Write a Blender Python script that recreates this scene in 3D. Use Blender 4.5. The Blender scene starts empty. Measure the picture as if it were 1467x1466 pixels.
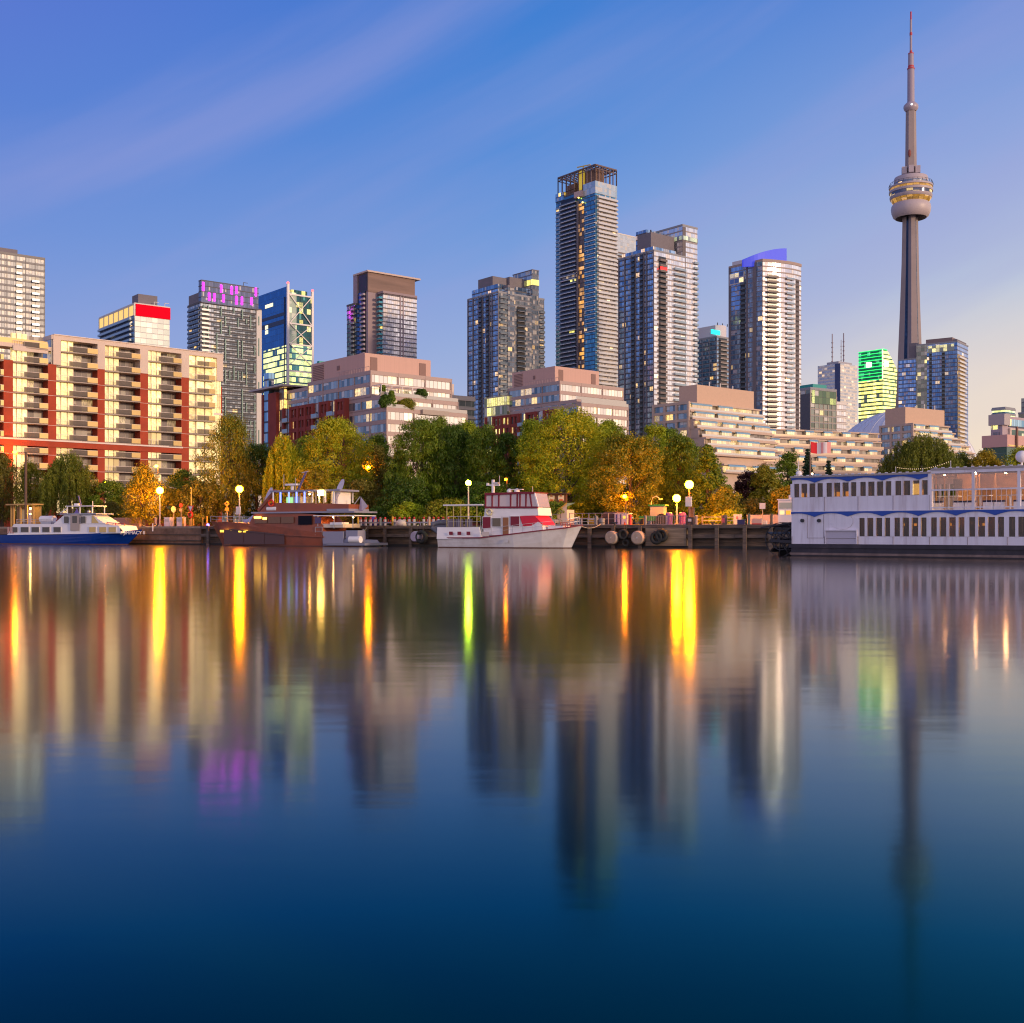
import bpy, math, random
import numpy as np
from mathutils import Vector, Matrix
random.seed(7)
C = bpy.context.scene.collection
sc = bpy.context.scene
# ------------------------------------------------------------------ camera
F, CX, HY, CH = 1634.0, 733.5, 762.0, 2.0        # focal length, centre column, horizon row (in photo pixels), eye height
cam = bpy.data.objects.new('camera', bpy.data.cameras.new('camera')); C.objects.link(cam); sc.camera = cam
cam.location = (0, 0, CH); cam.rotation_euler = (math.pi/2, 0, 0)
cam.data.sensor_fit = 'HORIZONTAL'; cam.data.sensor_width = 36; cam.data.lens = 36*F/1467
cam.data.shift_y = (HY-733)/1467; cam.data.clip_start = .3; cam.data.clip_end = 30000
# ------------------------------------------------------------------ view, world, sun
vs = sc.view_settings; vs.view_transform = 'Standard'; vs.look = 'None'; vs.gamma = 1; vs.exposure = 0.0
sc.cycles.filter_width = 1.15
sc.view_settings.use_curve_mapping = False
def lin(c): return tuple((x/255/12.92 if x/255 <= .04045 else ((x/255+.055)/1.055)**2.4) for x in c)
W = bpy.data.worlds.new('World'); sc.world = W; W.use_nodes = True
class NT:
    def __init__(s, nt): s.n = nt.nodes; s.l = nt.links
    def add(s, t, **k):
        n = s.n.new(t)
        ins = k.pop('ins', {})
        for a, b in k.items(): setattr(n, a, b)
        for a, b in ins.items():
            if isinstance(b, bpy.types.NodeSocket): s.l.new(b, n.inputs[a])
            else: n.inputs[a].default_value = b
        return n
    def math(s, op, a, b=0.0, c=0.0, clamp=False):
        n = s.n.new('ShaderNodeMath'); n.operation = op; n.use_clamp = clamp
        for i, x in enumerate((a, b, c)):
            if isinstance(x, bpy.types.NodeSocket): s.l.new(x, n.inputs[i])
            elif i < len(n.inputs): n.inputs[i].default_value = x
        return n.outputs[0]
    def mix(s, f, a, b, mode='MIX'):
        n = s.n.new('ShaderNodeMix'); n.data_type = 'RGBA'; n.blend_type = mode
        for i, x in ((0, f), (6, a), (7, b)):
            if isinstance(x, bpy.types.NodeSocket): s.l.new(x, n.inputs[i])
            elif i == 0: n.inputs[i].default_value = x
            else: n.inputs[i].default_value = (*x[:3], 1)
        return n.outputs[2]
    def mapr(s, v, a, b, c=0.0, d=1.0, smooth=False):
        n = s.n.new('ShaderNodeMapRange'); s.l.new(v, n.inputs[0])
        if smooth: n.interpolation_type = 'SMOOTHSTEP'
        for i, x in enumerate((a, b, c, d)): n.inputs[i+1].default_value = x
        return n.outputs[0]
    def ramp(s, f, pts, interp='LINEAR'):
        n = s.n.new('ShaderNodeValToRGB'); s.l.new(f, n.inputs[0]); r = n.color_ramp; r.interpolation = interp
        while len(r.elements) > 1: r.elements.remove(r.elements[-1])
        r.elements[0].position = pts[0][0]; r.elements[0].color = (*pts[0][1][:3], 1)
        for p, c in pts[1:]:
            e = r.elements.new(p); e.color = (*c[:3], 1)
        return n.outputs[0]
def world():
    t = NT(W.node_tree); t.n.clear()
    tc = t.add('ShaderNodeTexCoord'); nrm = t.add('ShaderNodeVectorMath', operation='NORMALIZE', ins={0: tc.outputs['Generated']})
    sp = t.add('ShaderNodeSeparateXYZ', ins={0: nrm.outputs[0]}); x, y, z = sp.outputs
    el = t.math('MAXIMUM', z, 0.0)
    h = t.math('SQRT', t.math('ADD', t.math('MULTIPLY', x, x), t.math('MULTIPLY', y, y)))
    az = t.math('DIVIDE', x, t.math('MAXIMUM', h, .001))
    L = t.ramp(el, [(0, lin((182,182,212))), (.06, lin((166,176,216))), (.16, lin((136,160,218))), (.24, lin((112,146,216))), (.33, lin((92,130,212))), (.42, lin((90,118,208))), (.6, lin((36,82,165))), (1, lin((20,56,125)))])
    M = t.ramp(el, [(0, lin((216,206,208))), (.06, lin((192,196,216))), (.14, lin((160,180,220))), (.22, lin((128,162,220))), (.32, lin((88,142,216))), (.42, lin((58,126,210))), (.6, lin((24,86,170))), (1, lin((18,58,125)))])
    R = t.ramp(el, [(0, lin((255,226,180))), (.07, lin((250,228,200))), (.13, lin((234,220,208))), (.2, lin((192,202,220))), (.3, lin((144,170,222))), (.42, lin((100,138,214))), (.6, lin((40,88,168))), (1, lin((22,58,125)))])
    G = t.ramp(el, [(0, (1.75,1.12,.62)), (.09, (1.45,1.2,1.06)), (.3, (1.0,1.02,1.2)), (.5, (.55,.5,.6)), (1, (.14,.2,.42))])
    K = t.ramp(el, [(0, (1.25,.95,.85)), (.15, (1.2,.98,1.0)), (.45, (.75,.70,.90)), (1, (.16,.22,.45))])
    c = t.mix(t.mapr(az, -.42, .02, smooth=False), L, M)
    c = t.mix(t.mapr(az, .0, .42), c, R)
    c = t.mix(t.mapr(az, .46, .86, smooth=True), c, G)
    c = t.mix(t.mapr(t.math('DIVIDE', y, t.math('MAXIMUM', h, .001)), -.05, -.8, smooth=True), c, K)      # afterglow behind the viewer, brightened as unseen fill for shaded sides
    # thin high streaks of cloud, slanting up to the right
    mr = t.add('ShaderNodeMapping', ins={0: nrm.outputs[0], 'Rotation': (0, .46, 0)})
    mp = t.add('ShaderNodeMapping', ins={0: mr.outputs[0], 'Scale': (.9, .9, 7.0), 'Location': (0, 0, 3.3)})
    nz = t.add('ShaderNodeTexNoise', ins={'Vector': mp.outputs[0], 'Scale': 1.25, 'Detail': 5, 'Roughness': .5, 'Distortion': .25})
    cl = t.math('MULTIPLY', t.mapr(nz.outputs[0], .42, .66, 0, .40, smooth=True), t.mapr(el, .04, .26, .15, 1, smooth=True))
    c = t.mix(cl, c, lin((160,162,216)))
    bg = t.add('ShaderNodeBackground', ins={0: c, 1: 1.0})
    o = t.add('ShaderNodeOutputWorld'); t.l.new(bg.outputs[0], o.inputs[0])
world()
sun = bpy.data.objects.new('sun', bpy.data.lights.new('sun', 'SUN')); C.objects.link(sun)
sun.data.energy = 2.5; sun.data.angle = math.radians(4); sun.data.color = (1.0, .69, .42)
SUND = Vector((.76, -.63, .15)).normalized()
sun.rotation_euler = SUND.to_track_quat('Z', 'Y').to_euler()
# ------------------------------------------------------------------ materials
MATS = {}
def mat(name, col=(.5,.5,.5), rough=.6, metal=0.0, emit=None, estr=0.0, spec=.5, var=.0, vscale=1.5, bump=0.0, dirt=None, trans=0.0, vary_obj=0.0, stretch=(1,1,1)):
    if name in MATS: return MATS[name]
    m = bpy.data.materials.new(name); m.use_nodes = True; MATS[name] = m
    t = NT(m.node_tree); b = t.n['Principled BSDF']
    b.inputs['Base Color'].default_value = (*col, 1); b.inputs['Roughness'].default_value = rough
    b.inputs['Metallic'].default_value = metal; b.inputs['Specular IOR Level'].default_value = spec
    if trans: b.inputs['Transmission Weight'].default_value = trans
    if emit:
        b.inputs['Emission Color'].default_value = (*emit, 1); b.inputs['Emission Strength'].default_value = estr
    if var or dirt or bump:
        tc = t.add('ShaderNodeTexCoord'); mp = t.add('ShaderNodeMapping', ins={0: tc.outputs['Object'], 'Scale': stretch})
        nz = t.add('ShaderNodeTexNoise', ins={'Vector': mp.outputs[0], 'Scale': vscale, 'Detail': 6, 'Roughness': .6})
        c = t.mix(t.mapr(nz.outputs[0], .3, .7), tuple(x*(1-var) for x in col), tuple(min(1, x*(1+var)) for x in col))
        if dirt:
            n2 = t.add('ShaderNodeTexNoise', ins={'Vector': mp.outputs[0], 'Scale': vscale*.37, 'Detail': 8, 'Roughness': .7})
            c = t.mix(t.mapr(n2.outputs[0], .52, .7, 0, .75), c, dirt)
        t.l.new(c, b.inputs['Base Color'])
        if bump:
            bp = t.add('ShaderNodeBump', ins={'Height': nz.outputs[0], 'Strength': bump, 'Distance': .1}); t.l.new(bp.outputs[0], b.inputs['Normal'])
    return m
def glassmat(name, tint=(.08,.12,.18), tint2=None, metal=.75, rough=.1, frame=(.12,.12,.14), fv=.16, fu=.05, sub=2, lit=.05, litcol=(1,.62,.22), lstr=2.0,
             blind=.2, blindcol=(.55,.53,.5), ftop=False, litrow=0.0, tilt=.03, fmetal=0.0, base_e=0.0):
    """Window wall: one cell per pane bay and storey in the UV map, each with its own tint, blind, lamp and slight tilt."""
    if name in MATS: return MATS[name]
    m = bpy.data.materials.new(name); m.use_nodes = True; MATS[name] = m
    t = NT(m.node_tree); b = t.n['Principled BSDF']
    uv = t.add('ShaderNodeUVMap'); s = t.add('ShaderNodeSeparateXYZ', ins={0: uv.outputs[0]}); u, v, _ = s.outputs
    oi = t.add('ShaderNodeObjectInfo')
    cu, cv = t.math('FLOOR', u), t.math('FLOOR', v)
    cc = t.add('ShaderNodeCombineXYZ', ins={0: cu, 1: cv, 2: t.math('MULTIPLY', oi.outputs['Random'], 97.0)})
    w1 = t.add('ShaderNodeTexWhiteNoise', noise_dimensions='3D', ins={'Vector': cc.outputs[0]})
    s1 = t.add('ShaderNodeSeparateColor', ins={0: w1.outputs['Color']}); r1, r2, r3 = s1.outputs
    # panes inside a bay
    up = t.math('MULTIPLY', u, float(sub)); cp = t.math('FLOOR', up)
    c2 = t.add('ShaderNodeCombineXYZ', ins={0: cp, 1: cv, 2: t.math('MULTIPLY', oi.outputs['Random'], 31.0)})
    w2 = t.add('ShaderNodeTexWhiteNoise', noise_dimensions='3D', ins={'Vector': c2.outputs[0]})
    s2 = t.add('ShaderNodeSeparateColor', ins={0: w2.outputs['Color']}); p1, p2, p3 = s2.outputs
    fu_ = t.math('LESS_THAN', t.math('FRACT', up), fu*sub); fv_ = t.math('LESS_THAN', t.math('FRACT', v), fv)
    fr = t.math('MAXIMUM', fu_, fv_)
    nf = t.math('SUBTRACT', 1.0, fr)
    tint2 = tint2 or tuple(min(1, x*1.9+.02) for x in tint)
    col = t.mix(p1, tint, tint2)
    bl = t.math('MULTIPLY', t.math('LESS_THAN', p2, blind), t.math('GREATER_THAN', t.math('FRACT', v), t.math('ADD', .12, t.math('MULTIPLY', p3, .5))))
    col = t.mix(bl, col, blindcol); col = t.mix(fr, col, frame)
    t.l.new(col, b.inputs['Base Color'])
    me = t.math('MULTIPLY', t.math('MULTIPLY', nf, metal), t.math('SUBTRACT', 1.0, t.math('MULTIPLY', bl, .75)))
    if fmetal: me = t.math('ADD', me, t.math('MULTIPLY', fr, fmetal))
    t.l.new(me, b.inputs['Metallic'])
    t.l.new(t.math('ADD', rough, t.math('MULTIPLY', fr, .4)), b.inputs['Roughness'])
    # lit rooms
    li = t.math('LESS_THAN', r1, lit)
    if litrow:
        wr = t.add('ShaderNodeTexWhiteNoise', noise_dimensions='2D', ins={'Vector': t.add('ShaderNodeCombineXYZ', ins={0: cv, 1: oi.outputs['Random']}).outputs[0]})
        li = t.math('MAXIMUM', li, t.math('MULTIPLY', t.math('LESS_THAN', wr.outputs['Value'], litrow), t.math('LESS_THAN', r2, .85)))
    nz = t.add('ShaderNodeTexNoise', ins={'Vector': t.add('ShaderNodeVectorMath', operation='MULTIPLY', ins={0: uv.outputs[0], 1: (5, 3, 1)}).outputs[0], 'Scale': 1.6, 'Detail': 3})
    lv = t.math('MULTIPLY', t.math('MULTIPLY', li, nf), t.math('MULTIPLY', t.mapr(nz.outputs[0], .3, .7, .25, 1.3), t.math('ADD', .4, r3)))
    if base_e: lv = t.math('ADD', lv, t.math('MULTIPLY', nf, t.math('MULTIPLY', p3, base_e)))
    lc = t.mix(r2, litcol, tuple(min(1, x*.8+.12) for x in litcol))
    t.l.new(lc, b.inputs['Emission Color']); t.l.new(t.math('MULTIPLY', lv, lstr), b.inputs['Emission Strength'])
    # small tilt of each pane
    g = t.add('ShaderNodeNewGeometry')
    d = t.add('ShaderNodeVectorMath', operation='SUBTRACT', ins={0: w2.outputs['Color'], 1: (.5, .5, .5)})
    d2 = t.add('ShaderNodeVectorMath', operation='SCALE', ins={0: d.outputs[0], 'Scale': tilt})
    a = t.add('ShaderNodeVectorMath', operation='ADD', ins={0: g.outputs['Normal'], 1: d2.outputs[0]})
    n = t.add('ShaderNodeVectorMath', operation='NORMALIZE', ins={0: a.outputs[0]}); t.l.new(n.outputs[0], b.inputs['Normal'])
    m.cycles.emission_sampling = 'NONE'
    return m
def emat(name, col, s, mis=False):
    if name in MATS: return MATS[name]
    m = mat(name, tuple(min(1, c*.8) for c in col), emit=col, estr=s)
    m.cycles.emission_sampling = 'FRONT' if mis else 'NONE'
    return m
def pane_mat(name, tr, gl, frosted=None):
    if name in MATS: return MATS[name]
    m = bpy.data.materials.new(name); m.use_nodes = True; t_ = NT(m.node_tree); t_.n.clear(); MATS[name] = m
    a = t_.add('ShaderNodeBsdfTransparent', ins={0: (*tr,1)}); g = t_.add('ShaderNodeBsdfGlossy', ins={0: (.42,.42,.45,1), 'Roughness': .25})
    if frosted: g = t_.add('ShaderNodeBsdfDiffuse', ins={0: (*frosted, 1)})
    x = t_.add('ShaderNodeMixShader', ins={0: gl, 1: a.outputs[0], 2: g.outputs[0]}); t_.add('ShaderNodeOutputMaterial', ins={0: x.outputs[0]}); return m
# ------------------------------------------------------------------ mesh collector
class MB:
    def __init__(s): s.v = []; s.f = []; s.m = []; s.uv = []; s.ml = []
    def _m(s, m):
        if m not in s.ml: s.ml.append(m)
        return s.ml.index(m)
    def poly(s, pts, m, uv=None):
        i = len(s.v); s.v += [tuple(p) for p in pts]; s.f.append(tuple(range(i, i+len(pts)))); s.m.append(s._m(m))
        s.uv += list(uv) if uv else [(.5, .5)]*len(pts)
    def box(s, x0, x1, y0, y1, z0, z1, m, bay=3.0, fl=3.0, vz=None, top=None):
        if x0 > x1: x0, x1 = x1, x0
        if y0 > y1: y0, y1 = y1, y0
        if z0 > z1: z0, z1 = z1, z0
        vz = z0 if vz is None else vz
        va, vb = (z0-vz)/fl, (z1-vz)/fl
        P = [(x0,y0,z0),(x1,y0,z0),(x1,y1,z0),(x0,y1,z0),(x0,y0,z1),(x1,y0,z1),(x1,y1,z1),(x0,y1,z1)]
        for q, ax in (((0,1,5,4),0), ((3,0,4,7),1), ((1,2,6,5),1), ((2,3,7,6),0)):
            pts = [P[k] for k in q]
            s.poly(pts, m, [(((p[0]) if ax == 0 else p[1]+300)/bay, va if k < 2 else vb) for k, p in enumerate(pts)])
        s.poly([P[k] for k in (4,5,6,7)], top or m, [(.5,.02)]*4); s.poly([P[k] for k in (3,2,1,0)], top or m, [(.5,.02)]*4)
    def prism(s, poly, z0, z1, m, bay=3.0, fl=3.0, vz=None, top=None):
        vz = z0 if vz is None else vz; n = len(poly); u = 0
        for i in range(n):
            a, b = poly[i], poly[(i+1) % n]; d = math.dist(a, b)
            s.poly([(*a,z0),(*b,z0),(*b,z1),(*a,z1)], m, [(u/bay,(z0-vz)/fl),((u+d)/bay,(z0-vz)/fl),((u+d)/bay,(z1-vz)/fl),(u/bay,(z1-vz)/fl)]); u += d
        s.poly([(*p, z1) for p in poly], top or m, [(.5,.02)]*n); s.poly([(*p, z0) for p in reversed(poly)], top or m, [(.5,.02)]*n)
    def bar(s, a, b, w, m, h=None):
        a, b = Vector(a), Vector(b); d = (b-a)
        if d.length < 1e-6: return
        d.normalize(); up = Vector((0,0,1)) if abs(d.z) < .95 else Vector((1,0,0))
        x = d.cross(up).normalized()*w/2; y = x.normalized().cross(d).normalized()*(h or w)/2
        P = [a-x-y, a+x-y, a+x+y, a-x+y, b-x-y, b+x-y, b+x+y, b-x+y]
        for q in ((0,1,5,4),(1,2,6,5),(2,3,7,6),(3,0,4,7),(4,5,6,7),(3,2,1,0)): s.poly([P[k] for k in q], m)
    def tube(s, pts, rad, m, n=8, cap=True):
        pts = [Vector(p) for p in pts]; rad = rad if isinstance(rad, (list, tuple)) else [rad]*len(pts)
        rings = []
        for i, p in enumerate(pts):
            d = (pts[min(i+1, len(pts)-1)]-pts[max(i-1, 0)]).normalized()
            up = Vector((0,0,1)) if abs(d.z) < .9 else Vector((1,0,0))
            x = d.cross(up).normalized(); y = x.cross(d).normalized()
            rings.append([p+(x*math.cos(2*math.pi*k/n)+y*math.sin(2*math.pi*k/n))*rad[i] for k in range(n)])
        base = len(s.v); mi = s._m(m)
        for r in rings: s.v += [tuple(p) for p in r]
        for i in range(len(rings)-1):
            for k in range(n):
                a = base+i*n+k; b = base+i*n+(k+1) % n
                s.f.append((a, a+n, b+n, b)); s.m.append(mi); s.uv += [(.5,.5)]*4
        if cap:
            s.f.append(tuple(base+k for k in range(n))); s.m.append(mi); s.uv += [(.5,.5)]*n
            s.f.append(tuple(base+(len(rings)-1)*n+k for k in reversed(range(n)))); s.m.append(mi); s.uv += [(.5,.5)]*n
    def lathe(s, prof, m, n=24, c=(0,0), a0=0, a1=2*math.pi):
        base = len(s.v); mi = s._m(m); full = abs(a1-a0-2*math.pi) < 1e-6; nn = n if full else n+1
        for r, z in prof: s.v += [(c[0]+r*math.cos(a0+(a1-a0)*k/n), c[1]+r*math.sin(a0+(a1-a0)*k/n), z) for k in range(nn)]
        for i in range(len(prof)-1):
            for k in range(n):
                a = base+i*nn+k; b = base+i*nn+(k+1) % nn
                s.f.append((a, b, b+nn, a+nn)); s.m.append(mi)
                s.uv += [(k/2, prof[i][1]/3), ((k+1)/2, prof[i][1]/3), ((k+1)/2, prof[i+1][1]/3), (k/2, prof[i+1][1]/3)]
    def sphere(s, c, r, m, n=12, sz=1.0, sx=1.0, sy=1.0):
        base = len(s.v); mi = s._m(m); h = n//2+1
        for i in range(h+1):
            th = math.pi*i/h
            s.v += [(c[0]+r*sx*math.sin(th)*math.cos(2*math.pi*k/n), c[1]+r*sy*math.sin(th)*math.sin(2*math.pi*k/n), c[2]-r*sz*math.cos(th)) for k in range(n)]
        for i in range(h):
            for k in range(n):
                a = base+i*n+k; b = base+i*n+(k+1) % n
                s.f.append((a, b, b+n, a+n)); s.m.append(mi); s.uv += [(.5,.5)]*4
    def build(s, name, parent=None, smooth=False, label=None):
        me = bpy.data.meshes.new(name); me.from_pydata(s.v, [], s.f)
        for m in s.ml: me.materials.append(m)
        me.polygons.foreach_set('material_index', s.m)
        l = me.uv_layers.new(name='UVMap'); l.data.foreach_set('uv', np.array(s.uv, dtype=np.float32).ravel())
        if smooth:
            me.polygons.foreach_set('use_smooth', [True]*len(s.f))
            try: me.set_sharp_from_angle(angle=math.radians(40))
            except Exception: pass
        me.update(); o = bpy.data.objects.new(name, me); C.objects.link(o); o.parent = parent
        if label: o['label'] = label
        return o
def tag(o, label, cat, group=None, kind=None):
    o['label'] = label
    if cat: o['category'] = cat
    if group: o['group'] = group
    if kind: o['kind'] = kind
    return o
class Bld:
    """A thing with its own upright frame: origin on a vertical edge, local x runs along one face, local y away from the viewer."""
    def __init__(s, name, label, cat, px, Y, th, group=None, z=0.0):
        s.X0 = (px-CX)/F*Y; s.Y0 = Y; s.th = math.radians(th); s.c, s.s = math.cos(s.th), math.sin(s.th)
        s.root = bpy.data.objects.new(name, None); C.objects.link(s.root); s.root.location = (s.X0, s.Y0, z); s.root.rotation_euler = (0, 0, s.th)
        s.z0 = z
        tag(s.root, label, cat, group)
    def w(s, x, y): return s.X0+x*s.c-y*s.s, s.Y0+x*s.s+y*s.c
    def X(s, px, y=0.0):       # local x of the point of the plane y seen at column px
        k = (px-CX)/F; a, b = s.X0-y*s.s, s.Y0+y*s.c
        return (k*b-a)/(s.c-k*s.s)
    def Y(s, px, x=0.0):
        k = (px-CX)/F; a, b = s.X0+x*s.c, s.Y0+x*s.s
        return (k*b-a)/(-s.s-k*s.c)
    def Z(s, py, x=0.0, y=0.0):
        return CH+(HY-py)/F*s.w(x, y)[1]-s.z0
GZ = 2.8                                           # level of the quay and the city ground
# ------------------------------------------------------------------ water, ground, quay
def qy(px): return 149.2/(1+.525*(px-CX)/F)        # distance of the quay edge at a column
def water():
    m = bpy.data.materials.new('harbour_water'); m.use_nodes = True; t = NT(m.node_tree); t.n.clear()
    g = t.add('ShaderNodeNewGeometry')
    mp = t.add('ShaderNodeMapping', ins={0: g.outputs['Position'], 'Scale': (.35, 1.0, 1)})
    n1 = t.add('ShaderNodeTexNoise', ins={'Vector': mp.outputs[0], 'Scale': .9, 'Detail': 3, 'Roughness': .5})
    mp2 = t.add('ShaderNodeMapping', ins={0: g.outputs['Position'], 'Scale': (.05, .09, 1)})
    n2 = t.add('ShaderNodeTexNoise', ins={'Vector': mp2.outputs[0], 'Scale': 1.0, 'Detail': 2})
    hh = t.math('ADD', t.math('MULTIPLY', n1.outputs[0], .008), t.math('MULTIPLY', n2.outputs[0], .004))
    bp = t.add('ShaderNodeBump', ins={'Height': hh, 'Strength': .5, 'Distance': 1.0})
    fr = t.add('ShaderNodeFresnel', ins={'IOR': 1.52})
    tint = t.ramp(fr.outputs[0], [(0, (0,.42,.40)), (.13, (.0,.46,.44)), (.2, (.07,.66,.86)), (.3, (.52,.84,1)), (.45, (.90,.96,1)), (.62, (.94,.92,.92)), (.8, (1,.93,.85))])
    gl = t.add('ShaderNodeBsdfGlossy', ins={'Color': tint, 'Roughness': .10, 'Normal': bp.outputs[0]}); df = t.add('ShaderNodeBsdfDiffuse', ins={'Color': (.0, .006, .014, 1)})
    mx = t.add('ShaderNodeMixShader', ins={0: fr.outputs[0], 1: df.outputs[0], 2: gl.outputs[0]}); t.add('ShaderNodeOutputMaterial', ins={0: mx.outputs[0]})
    w = MB(); w.poly([(-9000,-600,0),(9000,-600,0),(9000,9000,0),(-9000,9000,0)], m)
    tag(w.build('water'), 'calm dark blue harbour water with long smooth reflections', 'water', kind='structure')
water()
def ground():
    paving = mat('promenade_ground', (.22,.17,.13), .85, var=.25, vscale=.4)
    g = MB(); y = lambda x: 149.2-.525*x
    top = [(-4000, y(-4000)+0, GZ), (270, y(270), GZ), (6000, y(270), GZ), (9000, 9000, GZ), (-9000, 9000, GZ)]
    g.poly(top, paving)
    tag(g.build('ground'), 'paved promenade and city ground behind the harbour wall', 'ground', kind='structure')
ground()
Q = Bld('quay_wall', 'weathered timber and concrete harbour wall along the whole waterfront', 'quay wall', 0, qy(0), math.degrees(math.atan2(-.465, .885)))
def quay():
    wood = mat('wet_timber', (.085,.058,.042), .8, var=.55, vscale=1.2, dirt=(.02,.018,.016), bump=.5, stretch=(.3,1,3))
    wood2 = mat('grey_timber', (.12,.085,.068), .8, var=.45, vscale=1.6, dirt=(.05,.04,.035), bump=.5, stretch=(.3,1,3))
    conc = mat('stained_concrete', (.24,.13,.085), .85, var=.4, vscale=.8, dirt=(.06,.04,.03), bump=.3)
    dark = mat('tide_line', (.012,.012,.012), .7)
    x1, x2 = Q.X(288), Q.X(1330)
    b = MB(); b.box(-400, x1, 0, 3, -1, GZ+.02, conc); b.box(-400, x1, -.12, 0, 1.5, 1.62, wood); b.box(-400, x1, -.2, 0, .55, .75, wood); b.box(-400, x1, -.25, 0, -.5, .22, dark)
    b.box(-400, x1, -.1, 0, GZ-.28, GZ+.05, mat('kerb_stone', (.32,.23,.17), .8, var=.2)); b.build('concrete_wall', Q.root)
    b = MB(); b.box(x1, 330, .5, 3, -1, GZ+.02, wood)
    for k in range(5): b.box(x1, 330, .5-.03*(k % 2)-.02, .5, .3+k*.42, .3+k*.42+.37, wood)
    b.box(x1, 330, -.05, .5, -.5, .28, dark); b.build('backing_boards', Q.root)
    for z0, z1, d, m in ((GZ-.36, GZ+.06, -.18, wood2), (1.25, 1.68, -.12, wood2)):
        b = MB(); x = x1
        while x < 300:
            L = random.uniform(6, 11); b.box(x+.03, x+L, d, .5, z0+random.uniform(-.03,.03), z1, m); x += L
        b.build('beam', Q.root)
    for px in (300, 330, 527, 553, 590, 640, 690, 740, 790, 846, 880, 918, 990, 1028, 1068, 1105, 1145, 1200, 1260):
        b = MB(); x = Q.X(px); b.box(x-.22, x+.22, -.42, -.19, -.6, GZ-.02-random.random()*.1, wood2); b.build('post', Q.root)
    b = MB(); x0 = Q.X(926); xe = Q.X(984); b.box(x0, xe, -.3, .45, 0.3, GZ-.36, mat('pale_plank', (.22,.155,.105), .8, var=.4, stretch=(.2,1,3), bump=.3)); b.build('repair_panel', Q.root)
quay()
# ------------------------------------------------------------------ towers
TH = 39.0
slabD = mat('dark_slab', (.10,.09,.10), .7); slabG = mat('grey_slab', (.27,.275,.31), .7); slabW = mat('pale_slab', (.62,.58,.56), .6)
roofM = mat('roof_gravel', (.18,.17,.17), .9); mechP = mat('mauve_cladding', (.165,.145,.17), .7, var=.08, vscale=.3); metalD = mat('dark_metal', (.05,.05,.055), .5, .5)
railG = mat('railing_glass', (.30,.36,.40), .15, .55); railW = mat('railing_pale', (.62,.60,.58), .35, .25); railD = mat('railing_dark', (.10,.13,.17), .2, .6)
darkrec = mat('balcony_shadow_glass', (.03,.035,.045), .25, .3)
def vol(B, x0, x1, y0, y1, z0, z1, glass, slab, fl=3.0, bay=3.0, sd=.14, sh=.32, fin=None, finm=None, roof=True, name='window_wall', bands=True, par=.9):
    b = MB(); b.box(x0, x1, y0, y1, z0, z1, glass, bay, fl, vz=z1-200*fl, top=roofM)
    w = b.build(name, B.root)
    if bands:
        b = MB(); z = z1
        while z > z0:
            b.box(x0-sd, x1+sd, y0-sd, y1+sd, z-sh, z, slab); z -= fl
        b.build('floor_bands', B.root)
    if fin:
        b = MB(); fm = finm or slab; x = x0
        n = max(1, round((x1-x0)/fin)); m = max(1, round((y1-y0)/fin))
        for i in range(n+1):
            x = x0+(x1-x0)*i/n; b.box(x-.11, x+.11, y0-sd-.06, y0+.1, z0, z1+.1, fm)
        for i in range(m+1):
            y = y0+(y1-y0)*i/m; b.box(x0-sd-.06, x0+.1, y-.11, y+.11, z0, z1+.1, fm)
        b.build('mullions', B.root)
    if roof:
        b = MB(); b.box(x0-.2, x1+.2, y0-.2, y1+.2, z1, z1+par, slab); b.build('parapet', B.root)
    return w
def balc(B, ax, pos, a0, a1, z0, z1, fl, depth=1.5, slab=slabG, rail=railG, rec=None, rh=1.05, sh=.22, name='balcony_stack', skip=0.0):
    """A stack of balconies on one face; ax 'x': along x, hanging off the plane y=pos; ax 'y': along y off the plane x=pos."""
    b = MB(); z = z1
    def bx(u0, u1, d0, d1, za, zb, m):
        if ax == 'x': b.box(u0, u1, pos-d1, pos-d0, za, zb, m)
        else: b.box(pos-d1, pos-d0, u0, u1, za, zb, m)
    a0, a1 = min(a0, a1), max(a0, a1)
    while z-fl > z0:
        z -= fl
        if random.random() < skip: continue
        bx(a0, a1, 0, depth, z-sh, z, slab)
        bx(a0+.05, a1-.05, depth-.1, depth-.04, z, z+rh, rail); bx(a0+.05, a0+.1, .02, depth-.1, z, z+rh, rail); bx(a1-.1, a1-.05, .02, depth-.1, z, z+rh, rail)
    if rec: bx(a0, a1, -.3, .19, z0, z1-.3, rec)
    b.build(name, B.root)
def boxpart(B, name, x0, x1, y0, y1, z0, z1, m, label=None, parent=None, **k):
    b = MB(); b.box(x0, x1, y0, y1, z0, z1, m, **k); return b.build(name, parent or B.root, label=label)
def poles(B, name, pts, w, m):
    b = MB()
    for p, q in pts: b.bar(p, q, w, m)
    return b.build(name, B.root)

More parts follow.
